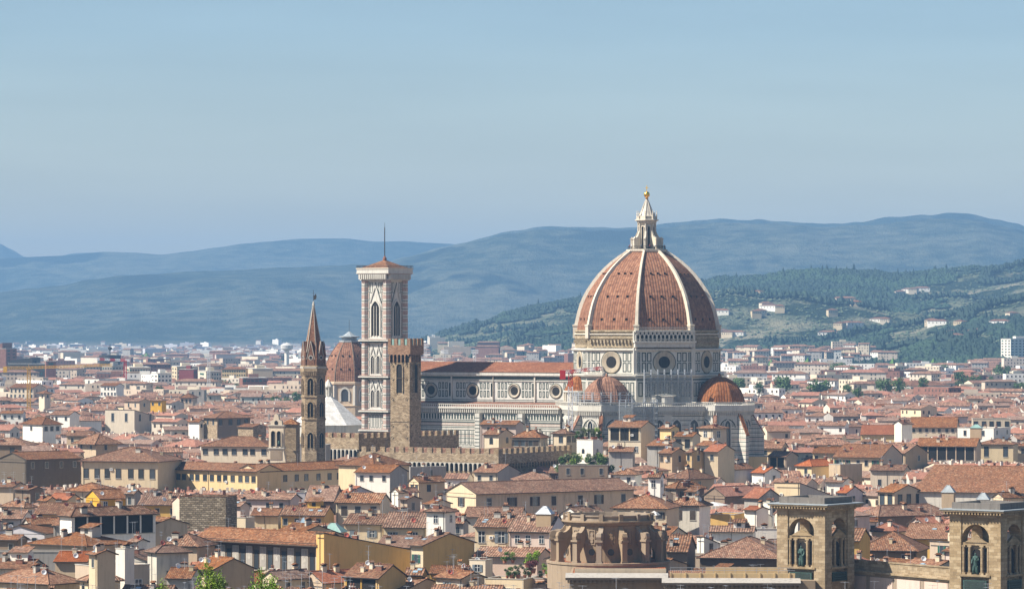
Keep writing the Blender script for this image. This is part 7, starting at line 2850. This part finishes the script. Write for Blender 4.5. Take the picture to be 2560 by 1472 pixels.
def trunk_data(h, r0, seed, forks=4, spread=2.0, top=1.5):
    r = random.Random(seed)
    mb = MB()
    mb.tube([(0, 0, 0), (.1 * r0, .1, h * .35), (-.1, .1, h * .7), (0, 0, h)], [r0, r0 * .8, r0 * .6, r0 * .4], 7, 'bark')
    for k in range(forks):
        t = 2 * math.pi * k / forks + r.uniform(-.4, .4)
        z = h * r.uniform(.55, .9)
        e = (spread * math.cos(t), spread * math.sin(t), z + top * r.uniform(.8, 1.4))
        mb.tube([(0, 0, z), (e[0] * .5, e[1] * .5, z + (e[2] - z) * .4), e], [r0 * .45, r0 * .3, r0 * .12], 5, 'bark')
    return mb.data('trunk')


CROWN = [crown_data(s, 900, .5, 5.2, 4.2, .55, 11) for s in range(4)]
TRUNK = [trunk_data(7, .45, s, 5, 3.2, 3.0) for s in range(2)]


def city_tree(px, yt, wpx, D, label, mats='leaf'):
    w = wpx * D / F
    s = w / 8.5
    z = PZ(yt, D)
    x = PX(px, D)
    g = ground(x, D)
    root = thing('tree', label, 'tree', (x, D, g), rng.uniform(0, 6), 'trees among the far houses')
    place('crown', CROWN[rng.randrange(4)], root, (0, 0, z - g - 5.6 * s), rng.uniform(0, 6), (s, s, s * rng.uniform(1.0, 1.2)))
    tz = max(1.0, z - g - 8.0 * s)
    place('trunk', TRUNK[rng.randrange(2)], root, (0, 0, 0), 0, (s, s, tz / 7 + .3))
    return root


TREES = [  # tile, x, top row, width, distance, label
    ('T10', 218, 395, 115, 2600, 'broad bright green tree just right of the east dome'),
    ('T10', 385, 432, 75, 2550, 'small round tree next right of the bright green one by the east dome'),
    ('T10', 575, 375, 150, 2700, 'large dark green tree, second big one right of the dome'),
    ('T10', 870, 382, 160, 2700, 'large dark tree left of the very long low palace'),
    ('T10', 1105, 438, 80, 2500, 'round tree in front of the long low palace'),
    ('T10', 1185, 475, 80, 2450, 'low tree right beside the round one before the long palace'),
    ('T10', 1395, 402, 120, 2600, 'wide tree at the right end of the long low palace'),
    ('T10', 1520, 398, 100, 2700, 'tree behind the white house with stepped roof'),
    ('T10', 1715, 390, 85, 2800, 'small tree above the stepped roof house'),
    ('T10', 2035, 342, 130, 3000, 'dark tree below the white flats with scattered windows'),
    ('T10', 2140, 365, 80, 3000, 'smaller tree right beside the dark one below the white flats'),
    ('T10', 1030, 272, 110, 3800, 'flat-topped pine left of the tan office block'),
    ('T10', 1890, 285, 60, 3900, 'tree between grey slab block and white flats'),
    ('T10', 2330, 285, 110, 3500, 'tree at the foot of the tall white apartment tower'),
    ('T10', 2390, 300, 80, 3500, 'second tree at the foot of the tall white apartment tower'),
    ('T10', 2265, 385, 60, 3100, 'lone tree left of the broad cream hall'),
    ('T10', 2500, 435, 80, 2700, 'tree cut by the right edge below the cream hall'),
    ('T10', 1130, 300, 60, 3600, 'pale tree below the tan office block'),
    ('T1', 2140, 555, 110, 3100, 'dark tree left end of the clump above the zigzag hall'),
    ('T1', 2240, 500, 130, 3200, 'tallest tree of the clump above the white zigzag hall'),
    ('T1', 2330, 545, 120, 3100, 'right tree of the clump above the zigzag hall'),
    ('T1', 2020, 585, 80, 3050, 'low tree on the far left of the clump above the zigzag hall'),
    ('T1', 2600, 540, 90, 2900, 'tree among the brown brick flats'),
    ('T1', 1580, 555, 70, 2900, 'dark tree beside the steel chimneys left of the red block'),
    ('T1', 835, 680, 55, 2600, 'single dark conifer among roofs on the left'),
    ('T1', 2730, 660, 110, 2500, 'low green tree left of the spire tower'),
    ('T1', 2830, 665, 90, 2450, 'green tree second left of the spire tower'),
    ('T1', 2940, 620, 90, 2500, 'green tree directly left of the spire tower'),
    ('T1', 570, 335, 90, 4800, 'grey-green tree behind the dark brick slab'),
]
for (t, x, y, w, D, lab) in TREES:
    ox, oy, s_ = TILES[t]
    city_tree(ox + x / s_, oy + y / s_, w / s_, D, lab)


def hill_woods():
    """woods, hedges, olive groves and cypress lines on the near hills, seen as one green mass"""
    r = random.Random(77)
    mb = MB()
    oct_ = [(0, 2, 4), (2, 1, 4), (1, 3, 4), (3, 0, 4), (2, 0, 5), (1, 2, 5), (3, 1, 5), (0, 3, 5)]

    def blob(x, y, z, w, h, mat):
        V = []
        for (a, b, c) in ((-1, 0, 0), (1, 0, 0), (0, -1, 0), (0, 1, 0), (0, 0, 1), (0, 0, -.7)):
            V.append((x + a * w * r.uniform(.7, 1.2), y + b * w * r.uniform(.7, 1.2), z + h * .5 + c * h * .55 * r.uniform(.8, 1.2)))
        mb.mesh(V, oct_, mat)

    n = 0
    for _ in range(85000):
        px = r.uniform(1000, 2700)
        D = 3900 + 3500 * r.random() ** 1.1
        X = PX(px, D)
        z = ground(X, D)
        if z < 7:
            if r.random() < .03 and D > 4300:
                blob(X, D, z, r.uniform(4, 8), r.uniform(7, 12), 'hill_wood')
            continue
        m_ = noise.fractal(Vector((X / 420, D / 520, 4.4)), 1.0, 2.0, 4)
        line = abs(noise.noise(Vector((X / 260, D / 330, 8.8))))
        hi = min(1, z / 190)
        low = max(0, 1 - z / 45)
        if m_ + hi * .42 - .16 + low * .22 > .0:
            w, h = r.uniform(5.5, 10), r.uniform(5, 9)
            mat = 'hill_pine' if noise.noise(Vector((X / 150, D / 150, 2))) + r.uniform(-.3, .3) > -.05 else 'hill_wood'
            if r.random() < .012:
                w, h, mat = 2.6, r.uniform(12, 18), 'hill_pine'
        elif line < .035:
            w, h, mat = r.uniform(4, 7), r.uniform(8, 14), 'hill_pine'
        elif r.random() < .12:
            w, h, mat = r.uniform(2.5, 4.5), r.uniform(2.5, 4.5), 'hill_olive'
        else:
            continue
        blob(X, D, z - 1, w, h, mat)
        n += 1
        if n > 34000:
            break
    # garden trees of the plain
    for _ in range(9000):
        D = 2400 + 8200 * r.random() ** 1.3
        X = PX(r.uniform(-60, 2640), D)
        if noise.noise(Vector((X / 190, D / 260, 1))) > .30 or r.random() < .10:
            if D > 4300 and ground(X, D) > 15:
                continue
            blob(X, D, ground(X, D), r.uniform(4, 8), r.uniform(7, 14), r.choice(('leaf', 'leaf_dark', 'leaf')))
    # silhouettes of tree tops along the wooded ridge
    for k in range(1500):
        px = r.uniform(1050, 2650)
        D = 7200 + r.uniform(-120, 60)
        X = PX(px, D)
        z = ground(X, D)
        if noise.noise(Vector((X / 160, 5, 2))) > -.25:
            blob(X, D, z - 2, r.uniform(5, 9), r.uniform(5, 8), 'hill_pine')
    o = mb.build('woodland')
    tag(o, 'woods, olive groves and cypress lines covering the near hills', kind='stuff')


hill_woods()

# farmhouses and villas on the hills
VT = [(1405, 1440), (1750, 765), (1800, 790), (1895, 745), (1915, 772), (1925, 779), (1950, 780), (2100, 758), (2112, 755), (2128, 760), (2140, 766), (2125, 1), (2275, 733), (2283, 735), (2250, 741), (2305, 728),
      (2080, 790), (2330, 812), (2345, 813), (2100, 824), (2118, 820), (2135, 818), (2380, 846), (2390, 850), (2425, 842), (1808, 843), (1822, 842), (1838, 840), (1890, 794), (1900, 792), (2070, 842), (2400, 820), (2440, 838), (1255, 783), (1268, 781), (1245, 788), (1290, 777), (2200, 808), (2215, 812), (1520, 800), (2500, 815), (2530, 800)]
VILLA = []
for wv in (('pale', 9, 6, 7), ('white', 14, 6, 6), ('cream', 7, 7, 9)):
    m = MB()
    m.box(-wv[1], wv[1], -wv[2], wv[2], -6, wv[3], wv[0])
    for k in range(5):
        u = -wv[1] + (k + .5) * 2 * wv[1] / 5
        m.box(u - .6, u + .6, -wv[2] - .08, -wv[2], wv[3] - 3.4, wv[3] - 1.6, 'shutter')
    a = m.data('wall')
    m = MB()
    w_, d_, h_ = wv[1] + .6, wv[2] + .6, wv[3] + .05
    c = max(0, w_ - d_)
    for P in ([(-w_, -d_, h_), (w_, -d_, h_), (c, 0, h_ + 2.2), (-c, 0, h_ + 2.2)], [(w_, d_, h_), (-w_, d_, h_), (-c, 0, h_ + 2.2), (c, 0, h_ + 2.2)], [(w_, -d_, h_), (w_, d_, h_), (c, 0, h_ + 2.2)], [(-w_, d_, h_), (-w_, -d_, h_), (-c, 0, h_ + 2.2)]):
        m.face(P, 'tile_far')
    VILLA.append((a, m.data('roof'), wv[0]))
rv = random.Random(9)
nv = 0
for (px, y) in VT:
    if y < 600 or y > 900:
        continue
    # find where the line of sight meets the hill
    hit = None
    D = 4100
    while D < 7200:
        if ground(PX(px, D), D) >= PZ(y, D):
            hit = D
            break
        D += 15
    if not hit:
        continue
    X = PX(px, hit)
    z = ground(X, hit)
    a, b, col_ = VILLA[nv % 3]
    root = thing('hill_villa', '', 'villa', (X, hit, z), rv.uniform(-.7, .5), 'country houses scattered over the near hills')
    place('wall', a, root)
    place('roof', b, root)
    root['px'], root['py'], root['wc'] = px, y, col_
    nv += 1


# the young trees that reach into the bottom of the picture
def young_tree(px, D, yt, wpx, label, seed):
    x = PX(px, D)
    g = ground(x, D)
    zt = PZ(yt, D)
    root = thing('young_tree', label, 'tree', (x, D, g), 0)
    r = random.Random(seed)
    w = wpx * D / F
    c = MB()
    t = MB()
    t.tube([(0, 0, 0), (.1, 0, (zt - g) * .5), (0, 0, zt - g - 1.2)], [.35, .22, .05], 7, 'bark')
    sprays = []
    for k in range(16):
        a = r.uniform(0, 2 * math.pi)
        rr = w / 2 * math.sqrt(r.random())
        top = (zt - g) - (rr / (w / 2)) ** 1.3 * r.uniform(.6, 1.9) - r.uniform(0, .35)
        sprays.append((rr * math.cos(a), rr * math.sin(a), top))
    sprays.append((0, 0, zt - g))
    for (sx, sy, st_) in sprays:
        base = (sx * .3, sy * .3, st_ - 2.8)
        t.tube([base, (sx * .75, sy * .75, st_ - 1.3), (sx, sy, st_ - .1)], [.06, .035, .012], 5, 'bark')
        for k in range(150):
            f = r.random() ** .7
            p = Vector((sx * (.5 + .5 * f), sy * (.5 + .5 * f), st_ - 2.4 * (1 - f)))
            q = .06 + .30 * (1 - f) ** .6 * 1.2
            p += Vector((r.gauss(0, q), r.gauss(0, q), r.gauss(0, .12)))
            d = Vector((r.gauss(0, 1), r.gauss(0, 1), r.gauss(.9, .8))).normalized()
            s2 = d.cross(Vector((r.gauss(0, 1), r.gauss(0, 1), r.gauss(0, 1)))).normalized()
            ln = r.uniform(.11, .2)
            c.face([p, p + d * ln * .5 + s2 * ln * .2, p + d * ln, p + d * ln * .5 - s2 * ln * .2], 'leaf_light')
    c.build('crown', root)
    t.build('trunk', root)


young_tree(517, 250, 1403, 62, 'tallest light green treetop rising at the bottom, left of the other two', 1)
young_tree(650, 255, 1421, 66, 'bushy light green treetop with bare forked stem at the bottom', 2)
young_tree(682, 262, 1438, 42, 'smaller light green spray right of the bushy treetop', 3)
young_tree(549, 262, 1428, 30, 'slim light green spray just right of the tallest treetop', 4)
young_tree(405, 270, 1452, 40, 'low light green treetop just showing at the bottom edge', 5)


# planted roof terraces
POT = MB()
POT.lathe([(.01, 0), (.30, 0), (.42, .6), (.47, .6), (.47, .7), (.01, .68)], 12, 'pot')
POT = POT.data('pot')
SHRUB = {k: crown_data(40 + i, 420, .2, .75, .75, .10, 5, m_, 0, 1.5) for i, (k, m_) in enumerate((('dark', 'leaf'), ('lime', 'leaf_light'), ('grey', 'leaf_grey'), ('purple', 'leaf_purple')))}


def potted(px, y, D, s, kind, label, group='potted plants on the roof terraces', name='potted_shrub'):
    x, z = PX(px, D), PZ(y, D)
    root = thing(name, label, 'potted plant', (x, D, z), rng.uniform(0, 6), group)
    place('pot', POT, root, (0, 0, 0), 0, (s * .8, s * .8, s * .8))
    place('foliage', SHRUB[kind], root, (0, 0, s * 1.25), 0, (s * 1.1, s * 1.1, s * 1.15))
    return root


Dt = DH(1230 + 862 / 3.958, 10) + 1.5
for (tx, ty, s, k, lab) in ((745, 850, 1.1, 'grey', 'grey-green shrub in a pot at the left end of the yellow terrace'), (785, 850, 1.5, 'dark', 'tall dark shrub, second pot from the left on the yellow terrace'),
                            (810, 855, .9, 'lime', 'low lime-green bush in front on the yellow terrace'), (850, 852, 1.5, 'grey', 'tall feathery shrub left of the small terrace pillar'),
                            (920, 845, 1.2, 'grey', 'grey shrub behind the small terrace pillar'), (965, 840, 1.3, 'dark', 'dark shrub below the purple vine'),
                            (1000, 800, 1.9, 'purple', 'purple-leaved vine bush at the middle of the terrace garden'), (1010, 735, 1.8, 'lime', 'pale climbing plant topping the purple vine'),
                            (940, 740, 1.6, 'lime', 'pale green climber left of the purple vine'), (1075, 845, .9, 'dark', 'low dark bush right of the purple vine'),
                            (1110, 790, 1.0, 'lime', 'round bright bush above the others beside the sandstone hall'), (1150, 845, 1.4, 'lime', 'largest lime-green potted bush of the terrace'),
                            (1225, 840, 1.0, 'lime', 'small yellow-green bush between larger dark ones'), (1240, 835, 1.7, 'grey', 'olive-grey shrub behind the small yellow-green bush'),
                            (1300, 845, 1.9, 'dark', 'large dark shrub near the right end of the terrace'), (1345, 845, 1.4, 'dark', 'last dark shrub against the stone eaves'),
                            (720, 700, 1.5, 'dark', 'spiky palm-like plant over the left terrace chimney'), (800, 700, 1.3, 'lime', 'pale bush beside the spiky terrace palm')):
    dd = Dt + rng.uniform(0, 2) + (6 if ty < 760 else 0)
    potted(1080 + tx / 3.958, 1230 + ty / 3.958, dd, s, k, lab)
# the block that carries the right part of the terrace
house(1080 + 905 / 3.958, 1080 + 1230 / 3.958, 1080 + 1395 / 3.958, 1230 + 856 / 3.958, 1230 + 856 / 3.958, 9.9, 20, 'F', 'pink', 'plain', (0, 0), extra=False, feat='pink block under the right part of the planted terrace', yb=1472)
Dw = [q for q in HOUSES if q['feat'].startswith('white block with')][0]['D'] + 3
for (tx, s, k, lab) in ((1450, 1.4, 'dark', 'climbing shrub at the left corner of the white block roof'), (1490, 1.5, 'grey', 'second shrub from the left on the white block roof'), (1525, 1.6, 'grey', 'tall thin shrub on the white block roof'),
                        (1590, 1.5, 'grey', 'shrub above the corner of the white block'), (1620, 1.7, 'lime', 'lighter shrub right of the white block corner'), (1670, 1.4, 'dark', 'dark shrub at the right end of the white block roof')):
    potted(1080 + tx / 3.958, 1060 + 158 / 3.958, Dw + rng.uniform(0, 2), s * 1.3, k, lab)
Dg = 1275
for i, tx in enumerate((1275, 1320, 1370, 1420, 1465, 1520, 1580, 1630, 1680, 1730)):
    x = PX(1080 + tx / 3.958, Dg)
    z = PZ(1060 + 385 / 3.958, Dg)
    root = thing('terrace_bush', 'leafy bush, %s along the hedge of roof shrubs below the white block' % ('first from left', 'second', 'third', 'fourth', 'fifth', 'sixth', 'seventh', 'eighth', 'ninth', 'last at right')[i], 'bush', (x, Dg + rng.uniform(-2, 2), z), rng.uniform(0, 6), 'bushes on the roof below the white block')
    sc = rng.uniform(3.6, 5.0)
    place('foliage', SHRUB[('dark', 'dark', 'grey', 'lime')[i % 4]], root, (0, 0, .5), 0, (sc, sc, sc))
    place('pot', POT, root, (0, 0, -2.2), 0, (2, 2, 2))
house(1080 + 1250 / 3.958, 1080 + 1740 / 3.958, 1080 + 1760 / 3.958, 1060 + 405 / 3.958, 1060 + 405 / 3.958, PZ(1060 + 402 / 3.958, 1270), 3, 'F', 'brown', 'plain', (3, 0), extra=False, D=1268, Wd=9, feat='low brown block carrying a hedge of roof shrubs', yb=1170)


# white parasol and roof lanterns
def parasol(px, y, D, r_, label):
    root = thing('parasol', label, 'parasol', (PX(px, D), D, PZ(y, D)))
    m = MB()
    m.lathe([(r_, 2.2), (r_ * .5, 2.75), (.05, 3.1)], 4, 'whiteroof', ph=20)
    m.build('canopy', root)
    m = MB()
    m.bar((0, 0, 0), (0, 0, 3.0), .05, 'metal')
    m.build('pole', root)


Dp = DH(1060 + 1100 / 4.871, 15) + 3
parasol(1680 + 500 / 4.871, 1060 + 1085 / 4.871, Dp, 4.6, 'wide white parasol over the furnished ochre roof terrace')
parasol(1080 + 2200 / 3.958, 1060 + 1000 / 3.958, 830, 1.5, 'small grey parasol on the balcony right of the round hall')


def roof_lantern(t, x0, x1, ytop, ybase, ybot, D, mats, label):
    ox, oy, s_ = TILES[t]
    w = (x1 - x0) / s_ * D / F
    z1, z2 = PZ(oy + ytop / s_, D), PZ(oy + ybase / s_, D)
    z3 = PZ(oy + ybot / s_, D)
    root = thing('roof_skylight', label, 'skylight', (PX(ox + (x0 + x1) / 2 / s_, D), D, z3 - 1.0), R(-15))
    m = MB()
    m.lathe([(w * .66, z2 - z3 + 1.0), (w * .12, z1 - z3 + 1.0)], 4, mats, ph=45)
    for k in range(4):
        t_ = R(45 + 90 * k)
        m.bar((w * .66 * math.cos(t_), w * .66 * math.sin(t_), z2 - z3 + 1.0), (w * .12 * math.cos(t_), w * .12 * math.sin(t_), z1 - z3 + 1), .08, 'metal')
    m.build('glazed_cap', root)
    m = MB()
    m.box(-w * .42, w * .42, -w * .42, w * .42, -3, z2 - z3 + 1.0, 'tan')
    m.build('base', root)


roof_lantern('T6', 1030, 1210, 135, 212, 265, DH(1230 + 390 / 3.958, 16) + 4, 'metal', 'silvery pyramid skylight on a square base above the pink house')
roof_lantern('T4', 1278, 1525, 420, 508, 515, 935, 'copper', 'green glazed hipped skylight behind the dark panelled palace')
roof_lantern('T4', 1065, 1145, 368, 430, 440, 985, 'sky_glass', 'small pointed glass pyramid left of the green skylight')
roof_lantern('T8', 1365, 1560, 820, 915, 935, 930, 'lead', 'grey lead pyramid skylight left of the other grey one')
roof_lantern('T8', 1835, 2030, 920, 1012, 1030, 900, 'lead', 'grey lead pyramid skylight between the church roof and right tower')
roof_lantern('T8', 1750, 1930, 0, 48, 60, DH(1070, 24) + 4, 'copper', 'green copper pyramid on the white flat-roofed palace')


# people on the viewing platform of the dome
def person_data(c):
    m = MB()
    m.tube([(-.1, 0, 0), (-.1, 0, .45), (-.07, 0, .9)], [.07, .08, .1], 6, 'iron')
    m.tube([(.1, .03, 0), (.1, 0, .45), (.07, 0, .9)], [.07, .08, .1], 6, 'iron')
    m.tube([(0, 0, .85), (0, 0, 1.2), (0, 0, 1.42), (0, 0, 1.5), (0, 0, 1.6), (0, 0, 1.72), (0, 0, 1.78)], [.17, .18, .21, .07, .1, .1, .03], 8, c)
    m.tube([(-.22, 0, 1.4), (-.28, -.05, 1.1), (-.18, -.25, .98)], [.06, .05, .04], 5, c)
    m.tube([(.22, 0, 1.4), (.28, -.02, 1.1), (.26, -.1, .85)], [.06, .05, .04], 5, c)
    return m.data('person')


PD = [(person_data('redbrick'), 'dark red'), (person_data('whitepaint'), 'white'), (person_data('shutter_grey'), 'blue-grey')]
for k, az in enumerate((-75, -60, -20, 8, 25, 62, 80)):
    t = R(az)
    x, y = 6.6 * math.sin(t), -6.6 * math.cos(t)
    a = R(-32.5 * 0)
    me, cn_ = PD[k % 3]
    o = place('person', me, None, (CX + x, CY + y, 93.05), t)
    tag(o, 'person in %s top at the dome platform rail, %s from the left' % (cn_, ('first', 'second', 'third', 'fourth', 'fifth', 'sixth', 'seventh')[k]), 'person', 'visitors on the dome platform')


# ---------------------------------------------------------------- labels that single out each house
LM = [(783, 1000, 'slender spire tower'), (961, 900, 'marble bell tower'), (1010, 1000, 'battlemented stone tower'), (1521, 1350, 'round sandstone hall'), (2050, 1350, 'left arched stone tower'),
      (2480, 1380, 'right arched stone tower'), (507, 1270, 'rubble stone block'), (640, 1390, 'dark panelled palace'), (690, 1100, 'cream bell gable'), (1475, 1120, 'white planted block'),
      (300, 1170, 'long yellow range'), (1020, 1100, 'upper battlemented wall'), (1160, 1150, 'lower battlemented wall'), (1617, 940, 'great dome'), (1810, 1010, 'east tribune'), (1350, 1250, 'long beige shuttered palace'),
      (2380, 1210, 'huge plain church roof'), (1100, 1300, 'white tower-like house'), (1360, 1400, 'planted yellow terrace'), (1965, 1225, 'blank cream wall block'), (60, 1160, 'dark palace at the edge'),
      (240, 1290, 'long open roof gallery'), (2250, 1150, 'loggia palace'), (1250, 1010, 'cathedral nave'), (40, 1450, 'bottom corner roof'), (2280, 1255, 'glazed veranda house')]
RN = {'L': 'gabled', 'R': 'end-gabled', 'H': 'hipped', 'F': 'flat-topped', 'B': 'lean-to roofed', 'x': ''}
CN = {'cream': 'cream', 'white': 'white', 'ochre': 'ochre', 'yellow': 'yellow', 'pale': 'pale buff', 'beige': 'beige', 'grey': 'grey', 'pink': 'pinkish', 'tan': 'tan', 'lilac': 'mauve-grey',
      'dark': 'dark', 'brown': 'brown', 'gold': 'golden', 'dirty': 'stained grey', 'stone': 'brown stone', 'rubble': 'rubble'}
NUM = {1: 'one', 2: 'two', 3: 'three', 4: 'four', 5: 'five', 6: 'six', 7: 'seven'}
ORD = ['closest', 'second', 'third', 'fourth', 'fifth', 'sixth', 'seventh', 'eighth', 'ninth', 'tenth', 'eleventh', 'twelfth', 'thirteenth', 'fourteenth', 'fifteenth']
grp = {}
for q in HOUSES:
    if q['o'].get('label'):
        continue
    x, y = (q['xa'] + q['xc']) / 2, q['ye']
    x = min(2560, max(0, x))
    best = min(LM, key=lambda m: math.hypot(m[0] - x, (m[1] - y) * 1.6))
    dx, dy = x - best[0], (y - best[1]) * 1.6
    if abs(dx) > abs(dy):
        rel = 'right of' if dx > 0 else 'left of'
    else:
        rel = 'below' if dy > 0 else 'above'
    q['d'] = math.hypot(dx, dy)
    q['key'] = (CN[q['wall']], RN[q['kind']], rel, best[2])
    grp.setdefault(q['key'], []).append(q)
for k, v in grp.items():
    v.sort(key=lambda q: q['d'])
    for i, q in enumerate(v):
        col_, rn, rel, lm = k
        noun = {'house': 'house', 'palace': 'palace', 'church': 'church', 'tower': 'tower', 'boundary wall': 'wall'}.get(q['cat'], 'house')
        ft = ''
        if q['loggia']:
            ft = ' with open gallery'
        elif q['win'][0] + q['win'][1] > 0:
            n_ = q['win'][0] + q['win'][1]
            ft = ' with %s window%s' % (NUM.get(n_, 'many'), '' if n_ == 1 else 's')
        if q['feat']:
            base = q['feat']
            lab = base
        else:
            lab = '%s%s %s %s%s, %s the %s' % ((ORD[min(i, 14)] + ' ') if len(v) > 1 else '', col_, rn, noun, ft, rel, lm)
        q['o']['label'] = lab
for q in HOUSES:
    q['o']['group'] = q['o'].get('group') or ('old town houses' if q['cat'] == 'house' else 'old town buildings')
seen = {}
vg = {}
for o in list(SC.objects):
    if o.get('px') is not None:
        x, y = o['px'], o['py']
        base = 'country house in %s on the %s' % (o['wc'], 'hillside beyond the great dome' if x > 1650 else 'slope left of the great dome')
        vg.setdefault(base, []).append(o)
for b_, v in vg.items():
    v.sort(key=lambda o: o['px'])
    OR2 = ['leftmost', 'second', 'third', 'fourth', 'fifth', 'sixth', 'seventh', 'eighth', 'ninth', 'tenth', 'eleventh', 'twelfth', 'thirteenth', 'fourteenth', 'fifteenth', 'sixteenth']
    for i, o in enumerate(v):
        o['label'] = '%s from the left, %s' % (OR2[min(i, 15)] if i else 'first', b_)
        del o['px'], o['py'], o['wc']
